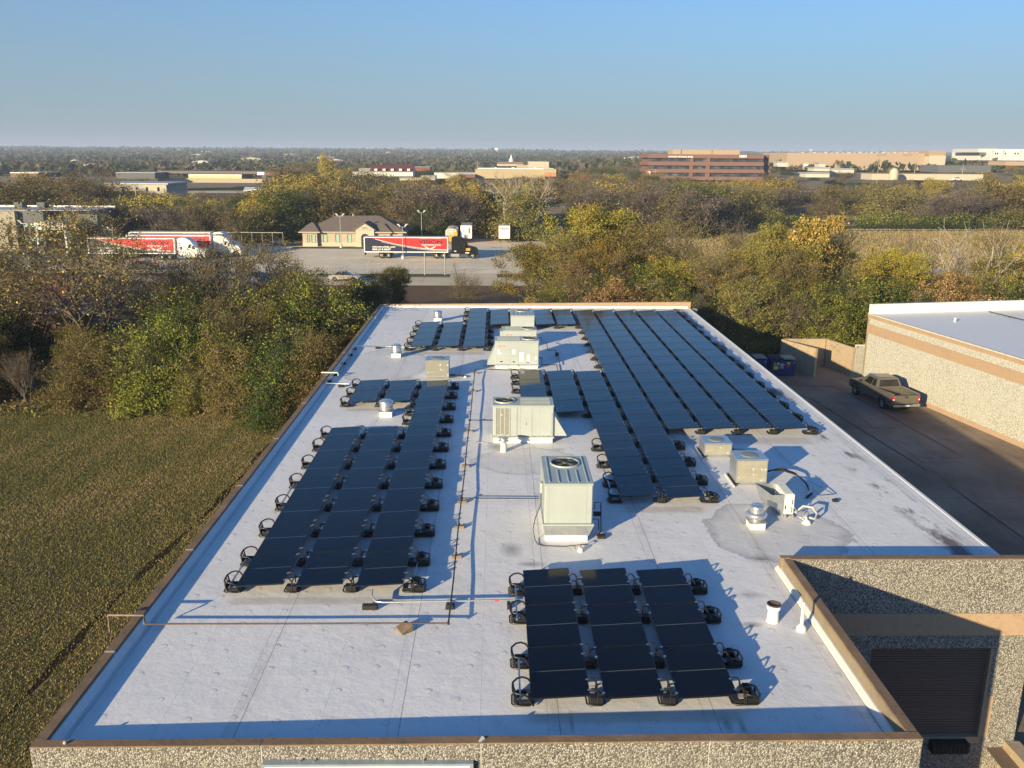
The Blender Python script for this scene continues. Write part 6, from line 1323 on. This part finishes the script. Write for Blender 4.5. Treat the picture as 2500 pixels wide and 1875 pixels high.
gtt = thing('sliding_gate', 'long grey chain link gate closing the lot entrance at the road', 'gate', (-20.2, 140.7, LOTZ+.08))
for x_, h_ in ((0, 2.4), (3.4, 2.4), (8.7, 3.6), (11.9, 3.5)): MB().cyl((x_, 0, 0), (x_, 0, h_), .10 if h_ > 3 else .05, n=8).build('post', M['steel'], gtt)
m = MB(); [m.cyl((0, 0, z_), (11.9, 0, z_), .035, n=5) for z_ in (.25, 2.1)]; [m.cyl((x_, 0, .25), (x_+2.6, 0, 2.1), .02, n=4) for x_ in (.4, 3.6, 6.2)]; [m.cyl((x_+2.6, 0, .25), (x_, 0, 2.1), .02, n=4) for x_ in (3.6, 8.9)]; m.build('gate_frame', M['steel'], gtt)
fence_run([(.1, 142.4), (12, 142.6)], LOTZ+.09, 2.9, 'grey chain link fence right of the lot entrance')
fence_run([(3.5, 203), (14, 203), (17, 194), (13.5, 186)], LOTZ+.05, 2.2, 'grey chain link fence behind the white lettered trailer')
rl = thing('metal_fence', 'white topped metal fence behind the left trucks', 'fence', (0, 0, 0)); a, b_ = aty(488, 567, 186), aty(690, 568, 186)
MB().cyl(a, b_, .06, n=5).build('top_rail', M['dirty_white'], rl)
for k in range(9): px_ = a[0]+(b_[0]-a[0])*k/8; MB().cyl((px_, 186, LOTZ), (px_, 186, a[2]), .05, n=5).build('post', M['steel'], rl)
up_ = thing('utility_pole', 'wooden utility pole with transformer rising from the wood above the left trailers', 'utility pole', (0, 0, 0)); p = aty(335, 545, 196); pt = aty(331, 455, 196)
MB().cyl((p[0], 196, gz(p[0], 196)), pt, .17, .12, 8).build('pole', M['woodpole'], up_); MB().box(p[0]-1.1, p[0]+1.1, 195.9, 196.05, pt[2]-.9, pt[2]-.75).build('cross_arm', M['woodpole'], up_); MB().cyl((p[0]+.35, 196, pt[2]-4.2), (p[0]+.35, 196, pt[2]-3.1), .28, n=10).build('transformer', M['greypanel'], up_)
wr_ = thing('power_line', 'thin power lines running right from the wooden utility pole', 'power line', (0, 0, 0)); m = MB()
for dz, e_ in ((-.8, aty(640, 508, 205)), (-2.4, aty(500, 520, 200))):
    s0 = Vector((p[0]+.6, 196, pt[2]+dz)); e0 = Vector(e_); m.tube([tuple(s0.lerp(e0, k/8)-Vector((0, 0, .8*math.sin(math.pi*k/8)))) for k in range(9)], .02, 3)
m.build('wire', M['steel'], wr_)

# grey two storey office at the left
o = thing('grey_office', 'dark grey and sand two storey office with white canopy at the left edge', 'building', (-94.3, 176.0, LOTZ))
MB().box(1.2, 6.0, 0, 16, 0, 7.6).build('wall', M['grey_wall'], o); MB().box(-30, 1.198, -1.2, 16, 0, 7.55).build('sand_wall', M['sand_wall'], o); MB().box(6.002, 15, 3.2, 12, 0, 7.6).build('rear_wing', M['grey_wall'], o); MB().box(-30, 14.8, .5, 11.6, 7.62, 7.7).build('roof', M['metalroof'], o)
MB().box(-30, 15.2, 11.6, 12, 7.6, 8.0).build('roof_edge', M['flash'], o)
for x_ in (-2.5, 2.0): MB().box(x_, x_+1.6, 6, 8, 7.7, 8.9).build('roof_unit', M['grey_wall'], o)
for x_ in (2.0, 3.3, 4.6):
    for z_ in (3.6, .9): f_ = MB().box(x_, x_+.95, -.05, .0, z_, z_+1.7).build('window', M['glassdk'], o); MB().box(x_+.08, x_+.87, -.06, -.052, z_+.9, z_+1.6).build('blind', M['glass_green'], f_)
for x_ in (-.6, -3.2, -6): [MB().box(x_, x_+.8, -1.25, -1.2, z_, z_+1.7).build('window', M['glassdk'], o) for z_ in (3.2, .9)]
MB().box(6.6, 12.4, -5, 3.19, 4.4, 5.7).build('canopy', M['white'], o); [MB().box(x_, x_+.35, -4.8, -4.45, 0, 4.4).build('column', M['white'], o) for x_ in (12.0, 6.7)]
# house roofs behind the thicket
o = thing('brown_roofed_house', 'low brick house with rust brown hip roof behind the thicket at the left', 'house', (-62, 82, -1.2))
m = MB(); m.add([(0, 0, 2.9), (24.6, 0, 2.9), (24.6, 19, 2.9), (0, 19, 2.9), (8, 9.5, 5.3), (17, 9.5, 5.3)], [(0, 1, 5, 4), (1, 2, 5), (2, 3, 4, 5), (3, 0, 4), (3, 2, 1, 0)]); m.build('roof', M['rustroof'], o)
MB().box(.7, 24, .7, 18.3, 0, 2.88).build('wall', M['brick_red'], o); MB().box(0, 24.6, -.06, -.002, 2.72, 2.95).build('fascia', M['white'], o)
o = thing('grey_roofed_house', 'low house with pale lavender grey roof behind the half bare tree', 'house', (-38.5, 93, -1.4))
m = MB(); m.add([(0, 0, 2.7), (15, 0, 2.7), (15, 18, 2.7), (0, 18, 2.7), (5, 9, 4.4), (10, 9, 4.4)], [(0, 1, 5, 4), (1, 2, 5), (2, 3, 4, 5), (3, 0, 4), (3, 2, 1, 0)]); m.build('roof', simple('lavender_shingle', (.26, .25, .28), .8), o); MB().box(.6, 14.4, .6, 17.4, 0, 2.68).build('wall', M['brick_red'], o)
sl = tag(MB().box(0, 4.5, 0, 3.2, 0, .12).build('concrete_slab', M['flash']), 'white concrete slab with a pipe lying in the dry field', 'slab'); p = at(1905, 576, LOTZ+.15); sl.location = (p[0], p[1], LOTZ+.38); sl.scale = (1.6, 2.2, 1)
tag(MB().cyl((0, 0, 0), (0, 0, 1.3), .12, n=10).build('standpipe', M['white']), 'white standpipe by the slab in the dry field', 'pipe').location = (p[0]+4.5, p[1]+3, LOTZ+.35)
sf = thing('silt_fence', 'black silt fence along the far side of the dry field', 'fence', (0, 0, 0)); m = MB(); pts = [(46, 222), (80, 226), (120, 228), (150, 232), (190, 238)]
for (a, b_), (c, d_) in zip(pts, pts[1:]): m.hexa([(a, b_, LOTZ), (c, d_, LOTZ), (c, d_+.05, LOTZ), (a, b_+.05, LOTZ)], [(a, b_, LOTZ+.75), (c, d_, LOTZ+.75), (c, d_+.05, LOTZ+.75), (a, b_+.05, LOTZ+.75)])
m.build('fabric', M['rubber'], sf)

# ================================================================== DISTANT BUILDINGS (each built at its own distance)
def px_box(par, name, mat, xa, xb, yt, yb_, Y, depth, dz=0):
    a = aty(xa, (yt+yb_)/2, Y); c = aty(xb, (yt+yb_)/2, Y); t_ = aty((xa+xb)/2, yt, Y)[2]; b2 = aty((xa+xb)/2, yb_, Y)[2]
    return MB().box(a[0], c[0], Y+dz, Y+dz+depth, b2, t_).build(name, mat, par)
o = thing('red_brick_office', 'four storey red brick office block with ribbon windows and white numerals on the right skyline', 'building')
Y = 430
px_box(o, 'core', M['brick_red'], 1586, 1862, 377, 470, Y+3, 24)
px_box(o, 'penthouse', M['brick_tan'], 1642, 1806, 366, 377, Y+8, 12); px_box(o, 'stair_tower', M['brick_tan'], 1654, 1663, 365.5, 377, Y+7.5, 2); px_box(o, 'stair_tower', M['brick_tan'], 1728, 1738, 365.6, 377, Y+7.5, 2)
for i, (yt, yb_) in enumerate(((377, 386.5), (395, 404.5), (413, 422), (431, 440))): px_box(o, 'brick_band', M['brick_red'], 1582, 1865, yt, yb_, Y, 26); px_box(o, 'brick_band', M['brick_red'], 1866, 1879, yt+.4, yb_, Y+6, 18)
for i, (yt, yb_) in enumerate(((386.5, 395), (404.5, 413), (422, 431))):
    for xa, xb in ((1584, 1683), (1692, 1723), (1734, 1864)): px_box(o, 'ribbon_window', M['band_glass'], xa, xb, yt, yb_, Y+1.2, 1)
    px_box(o, 'ribbon_window', M['band_glass'], 1866, 1877, yt, yb_, Y+7, 1)
for xa, xb in ((1683.5, 1692), (1723, 1733)): px_box(o, 'pier', M['brick_red'], xa, xb, 386, 440, Y+.3, 4)
p = aty(1632, 384.3, Y-.1); text_mesh('lettering', 'INWOOD NATIONAL BANK', 1.0, M['label_white'], o, p, width=aty(1692, 384, Y)[0]-p[0], bold=.03, thick=.1)
p = aty(1804, 384.2, Y-.1); text_mesh('lettering', '1801', 1.5, M['label_white'], o, p, width=aty(1820.5, 384, Y)[0]-p[0], bold=.05, thick=.1)
for i, xa in enumerate((1577, 1582)):
    f = thing('flag_pole', ('left' if i == 0 else 'right')+' of two flagpoles in front of the red brick office', 'flagpole'); p = aty(xa, 440, 395); t_ = aty(xa, 416, 395); MB().cyl((p[0], 395, p[2]-3), t_, .07, n=6).build('pole', M['dirty_white'], f); MB().box(p[0]+.08, p[0]+.9, 394.98, 395.02, t_[2]-3.8, t_[2]-.4).build('flag', M['flagred'] if i == 0 else M['label_white'], f)
o = thing('warehouse', 'very long tan warehouse with darker right end on the right skyline', 'building'); Y = 640
px_box(o, 'wall', M['brick_tan'], 1921, 2268, 374, 415, Y, 60); px_box(o, 'end_wall', M['stone_pale'], 2268, 2308, 379, 405, Y-6, 66); px_box(o, 'dark_end_band', M['tan'], 2267, 2308.5, 368, 379, Y-6.2, 66.4)
for xa in (2142, 2205): px_box(o, 'dark_panel', M['tan'], xa, xa+20, 373.6, 379, Y-.6, 2)
for k, xa in enumerate(range(1960, 2260, 14)): px_box(o, 'roof_unit', M['dirty_white'], xa, xa+3+k % 3, 371.5+(k % 2), 374, Y+10, 4)
for xa in (1963, 1994, 2060): px_box(o, 'dock_door', M['label_white'], xa, xa+10, 400, 407, Y-.3, .3)
o = thing('white_industrial_building', 'white modern industrial building at the far right of the skyline', 'building'); Y = 700
px_box(o, 'wall', M['white'], 2418, 2560, 371, 392, Y, 60); px_box(o, 'wing', M['greypanel'], 2388, 2434, 363, 372, Y+6, 40); px_box(o, 'upper_storey', M['white'], 2422, 2560, 364.5, 371, Y+2, 40); px_box(o, 'loading_void', M['grey_wall'], 2392, 2406, 372, 378, Y+5.7, 1)
for xa in (2429, 2434, 2453, 2477, 2484): px_box(o, 'window', M['glassdk'], xa, xa+3, 372.5, 377, Y-.2, .3)
for xa in (2421, 2447, 2490): px_box(o, 'pilaster', M['greypanel'], xa, xa+3, 366, 390, Y-.4, .5)
o = thing('retail_strip', 'long pale wall in front of the dark sloping roofs at the right', 'building'); Y = 400
px_box(o, 'wall', M['stone_pale'], 2128, 2400, 425, 440, Y, 12)
for i, (xa, xb, yt, yb_, Y, lb) in enumerate(((2290, 2420, 404, 421, 470, 'dark flat roofed shed left of the pale far right wall'), (2455, 2510, 394, 404, 560, 'low tan wall below the white industrial building'))):
    o = thing('distant_shed', lb, 'building'); px_box(o, 'wall', M['grey_wall'] if i == 0 else M['brick_tan'], xa, xb, yt, yb_, Y, 20)
for i, (xa, xb, yt, yb_, Y, lb) in enumerate(((1985, 2026, 408, 413, 420, 'upper pale metal roof in the group below the long warehouse'), (1966, 2026, 421, 428, 390, 'lower pale metal roof in the group below the long warehouse'), (2030, 2086, 411, 418, 430, 'thin white metal roof right of the pale roof group'), (1998, 2016, 397, 406, 560, 'white truck box parked before the long warehouse'), (1897, 1925, 394, 402, 560, 'white low shed left end of the long warehouse'))):
    o = thing('metal_roofed_shed', lb, 'shed'); px_box(o, 'roof', M['metalroof'], xa, xb, yt, yt+2.2, Y, 10); px_box(o, 'wall', M['dirty_white'], xa+1, xb-1, yt+2.3, yb_+5, Y+.6, 8)
o = thing('tank_dome', 'pale domed tank above the trees at the right', 'tank'); p = aty(2183, 422, 390); MB().lathe([(1.9, -3), (1.9, 0), (1.6, 1.1), (.9, 1.9), (.01, 2.1)], p[0], 390, 20).build('dome', M['stone_pale'], o); KIDS[o.name][0].location = (0, 0, p[2])
# centre
o = thing('tan_school', 'long flat tan brick building with orange right corner in the middle distance', 'building'); Y = 430
px_box(o, 'wall', M['ochre'], 1160, 1330, 414, 436, Y, 30); px_box(o, 'corner_wing', M['ochre'], 1330, 1358, 413, 422, Y-3, 33); px_box(o, 'orange_corner', simple('orange_brick', (.5, .2, .09), .8), 1330, 1357.5, 422.2, 431, Y-2.9, 20); px_box(o, 'roof_edge', M['flash'], 1166, 1352, 410.8, 413.2, Y+8, 20)
for xa in (1206, 1250, 1303): px_box(o, 'roof_unit', M['greypanel'], xa, xa+7, 408.5, 411, Y+12, 4)
px_box(o, 'entry', M['dark'], 1337, 1355, 431, 434, Y-4, 1)
o = thing('tan_gymnasium', 'tall plain tan block standing behind the long tan school', 'building'); px_box(o, 'wall', M['stone_pale'], 1291, 1340, 396, 412, 560, 20); px_box(o, 'side_wing', M['ochre'], 1262, 1291, 403, 410, 562, 14); px_box(o, 'roof_edge', M['flash'], 1291, 1340, 395, 396, 559.8, 20.4)
o = thing('church', 'church with white spire rising over the middle of the town', 'church'); px_box(o, 'nave_roof', M['shingle'], 1215, 1276, 395, 401, 620, 16); px_box(o, 'wall', M['stone_pale'], 1213, 1278, 401, 405, 619, 18)
p = aty(1248, 396, 628); t_ = aty(1248, 376, 628); MB().lathe([(1.6, p[2]), (1.5, p[2]+2.2), (.9, p[2]+2.4), (.05, t_[2])], p[0], 628, 8, False).build('spire', M['white'], o)
o = thing('maroon_roofed_lodge', 'long maroon roofed building with small white dormers in the middle distance', 'building'); Y = 470
a, c = aty(908, 402, Y+8), aty(1011, 402, Y+8); e1, e2 = aty(903, 418, Y), aty(1013, 418, Y)
m = MB(); m.add([(e1[0], Y, e1[2]), (e2[0], Y, e2[2]), (c[0], Y+8, c[2]), (a[0], Y+8, a[2]), (c[0], Y+16, e2[2]), (a[0], Y+16, e1[2])], [(0, 1, 2, 3), (3, 2, 4, 5), (0, 3, 5), (1, 4, 2)]); m.build('roof', M['maroon'], o)
px_box(o, 'wall', M['brick_red'], 905, 1012, 418.2, 424, Y+.8, 14)
for xa in (914, 934, 954, 974, 994): px_box(o, 'dormer', M['white'], xa, xa+7, 412, 417, Y-.5, 4)
for i, (xa, xb, yt, yb_, Y, mt, lb) in enumerate(((860, 1008, 420, 430, 455, 'white', 'long white single storey building in front of the maroon roof'), (1060, 1160, 422, 436, 440, 'greypanel', 'long pale grey shed left of the tan school'), (1028, 1062, 430, 440, 400, 'metalroof', 'small pale roofed shop left of the long grey shed'), (1118, 1160, 426, 434, 425, 'rustroof', 'low red fronted shop before the grey shed'), (876, 907, 412, 420, 520, 'brick_tan', 'small tan building left of the maroon roof'), (1012, 1050, 408, 418, 500, 'rustroof', 'low rust roofed building right of the maroon roof'), (975, 1035, 435, 441, 380, 'stone_pale', 'low pale wall between the trees below the maroon roof'))):
    o = thing('distant_building', lb, 'building'); px_box(o, 'wall', M[mt], xa, xb, yt, yb_, Y, 12); px_box(o, 'roof', M['metalroof'], xa-.5, xb+.5, yt-1.0, yt, Y-.4, 12.8)
# left
o = thing('retail_strip', 'long low brick shopping strip with pale green wall and brown roof at the left', 'building'); Y = 440
px_box(o, 'roof', M['shingle'], 386, 650, 418, 424, Y, 26); px_box(o, 'upper_wall', M['white'], 460, 590, 425.5, 429, Y+.3, 20); px_box(o, 'green_wall', M['palegreen'], 460, 590, 429.2, 436, Y+.2, 20); px_box(o, 'lower_wall', M['stone'], 386, 640, 436.2, 446, Y, 20)
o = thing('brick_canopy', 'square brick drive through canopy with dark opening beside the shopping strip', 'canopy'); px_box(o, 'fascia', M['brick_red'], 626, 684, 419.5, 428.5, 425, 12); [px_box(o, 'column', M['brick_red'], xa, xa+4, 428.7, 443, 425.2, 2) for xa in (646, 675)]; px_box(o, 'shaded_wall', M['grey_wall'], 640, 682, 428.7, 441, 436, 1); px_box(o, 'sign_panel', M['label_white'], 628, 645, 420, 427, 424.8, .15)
o = thing('dark_roofed_building', 'dark flat roofed building left end of the shopping strip', 'building'); px_box(o, 'wall', M['grey_wall'], 283, 378, 422, 436, 425, 18); px_box(o, 'roof', M['metalroof'], 282, 379, 421, 422, 424.6, 19)
o = thing('pink_walled_building', 'low pink and white walled building at the far left behind the brown crowned tree', 'building'); px_box(o, 'wall', M['brick_red'], 26, 92, 423, 434, 380, 20); px_box(o, 'roof', M['metalroof'], 24, 94, 420.5, 423, 379.6, 20.6)
o = thing('white_apartment_block', 'white two storey block half hidden by the wood above the left trailers', 'building'); Y = 300
px_box(o, 'wall', M['stone_pale'], 232, 408, 450, 510, Y, 20); px_box(o, 'roof', M['metalroof'], 230, 410, 447, 450, Y-.4, 21)
for k, xa in enumerate((246, 270, 298, 330, 356, 384)): [px_box(o, 'window', M['glassdk'], xa, xa+5, yt, yt+10, Y-.08, .09) for yt in (457, 480)]
o = thing('carport', 'white sloped roof carport with dark parking bays below it', 'carport'); Y = 335
a, c = aty(596, 458, Y+6), aty(663, 460, Y+6); e1, e2 = aty(594, 467, Y), aty(662, 460.5, Y); m = MB(); m.hexa([(e1[0], Y, e1[2]), (e2[0], Y, e2[2]), (c[0], Y+7, c[2]), (a[0], Y+7, a[2])], [(e1[0], Y, e1[2]+.25), (e2[0], Y, e2[2]+.25), (c[0], Y+7, c[2]+.25), (a[0], Y+7, a[2]+.25)]); m.build('roof', M['white'], o); px_box(o, 'rear_wall', M['grey_wall'], 596, 662, 464, 484, Y+3, 3)
# skyline marks
wt = thing('water_tower', 'white water tower on the middle of the horizon', 'water tower'); Y = 3000; p = aty(1214, 378, Y); t_ = aty(1214, 360.5, Y); m = MB(); zb_ = p[2]-14
MB().lathe([(4.5, zb_), (4.5, t_[2]-9), (6, t_[2]-8)], p[0], Y, 14).build('stem', M['greypanel'], wt); MB().lathe([(5, t_[2]-9), (8.5, t_[2]-7), (9.2, t_[2]-4.2), (7, t_[2]-1), (.1, t_[2])], p[0], Y, 18).build('tank', M['white'], wt)
wt = thing('water_tower', 'small pale water tower on the right horizon above the warehouse', 'water tower'); Y = 4200; p = aty(1980, 378, Y); t_ = aty(1980, 364.5, Y); MB().lathe([(3, p[2]-20), (3, t_[2]-8)], p[0], Y, 10).build('stem', M['greypanel'], wt); MB().lathe([(3, t_[2]-8), (10, t_[2]-6), (11, t_[2]-3), (6, t_[2]-.5), (.1, t_[2])], p[0], Y, 16).build('tank', M['white'], wt)
# scattered pale roofs in the far country
r_ = random.Random(12)
for i in range(60):
    Y = 700*(5200/700)**r_.random(); xx = r_.uniform(-.58, .6)*Y; z = gz(xx, Y); k = Y/1500
    L_ = r_.uniform(12, 40)*max(.7, k); h_ = r_.uniform(5, 7)*max(1, k*.9)
    o = thing('distant_house', 'tiny pale building among the trees of the far country', 'building', (xx, Y, z), 0, 'tiny pale buildings among the far trees')
    MB().box(0, L_, 0, 12, 0, h_).build('wall', M[r_.choice(['white', 'stone_pale', 'dirty_white', 'brick_tan'])], o); MB().prism([(-.5, h_), (L_/2, h_+1.6*max(1, k*.6)), (L_+.5, h_)], 'y', -.5, 12.5).build('roof', M[r_.choice(['metalroof', 'shingle', 'metalroof'])], o)
for i, (xa, yt, Y, lb) in enumerate(((1600, 412, 380, 'tall wooden power pole left in front of the red brick office'), (2147, 385, 450, 'wooden power pole before the long warehouse, left'), (2236, 393, 430, 'wooden power pole before the long warehouse, right'), (2352, 406, 410, 'wooden power pole with cross arms at the right'), (1166, 392, 480, 'thin pole near the left end of the tan school'))):
    u_ = thing('power_pole', lb, 'utility pole'); t_ = aty(xa, yt, Y); MB().cyl((t_[0], Y, gz(t_[0], Y)), t_, .2, .15, 6).build('pole', M['woodpole'], u_); MB().box(t_[0]-1.3, t_[0]+1.3, Y-.1, Y+.1, t_[2]-1.4, t_[2]-1.15).build('cross_arm', M['woodpole'], u_)

# ================================================================== AIR
hz = bpy.data.materials.new('haze'); hz.use_nodes = True; hz.node_tree.nodes.clear(); vp = hz.node_tree.nodes.new('ShaderNodeVolumePrincipled'); mo = hz.node_tree.nodes.new('ShaderNodeOutputMaterial')
vp.inputs['Color'].default_value = (.62, .74, 1, 1); vp.inputs['Density'].default_value = .00021; vp.inputs['Anisotropy'].default_value = .0; hz.node_tree.links.new(vp.outputs[0], mo.inputs['Volume'])
hm_ = MB().box(-9500, 9500, -100, 12500, -6, 80).build('haze', hz); tag(hm_, 'thin blue haze over the whole landscape', 'haze', kind='stuff')
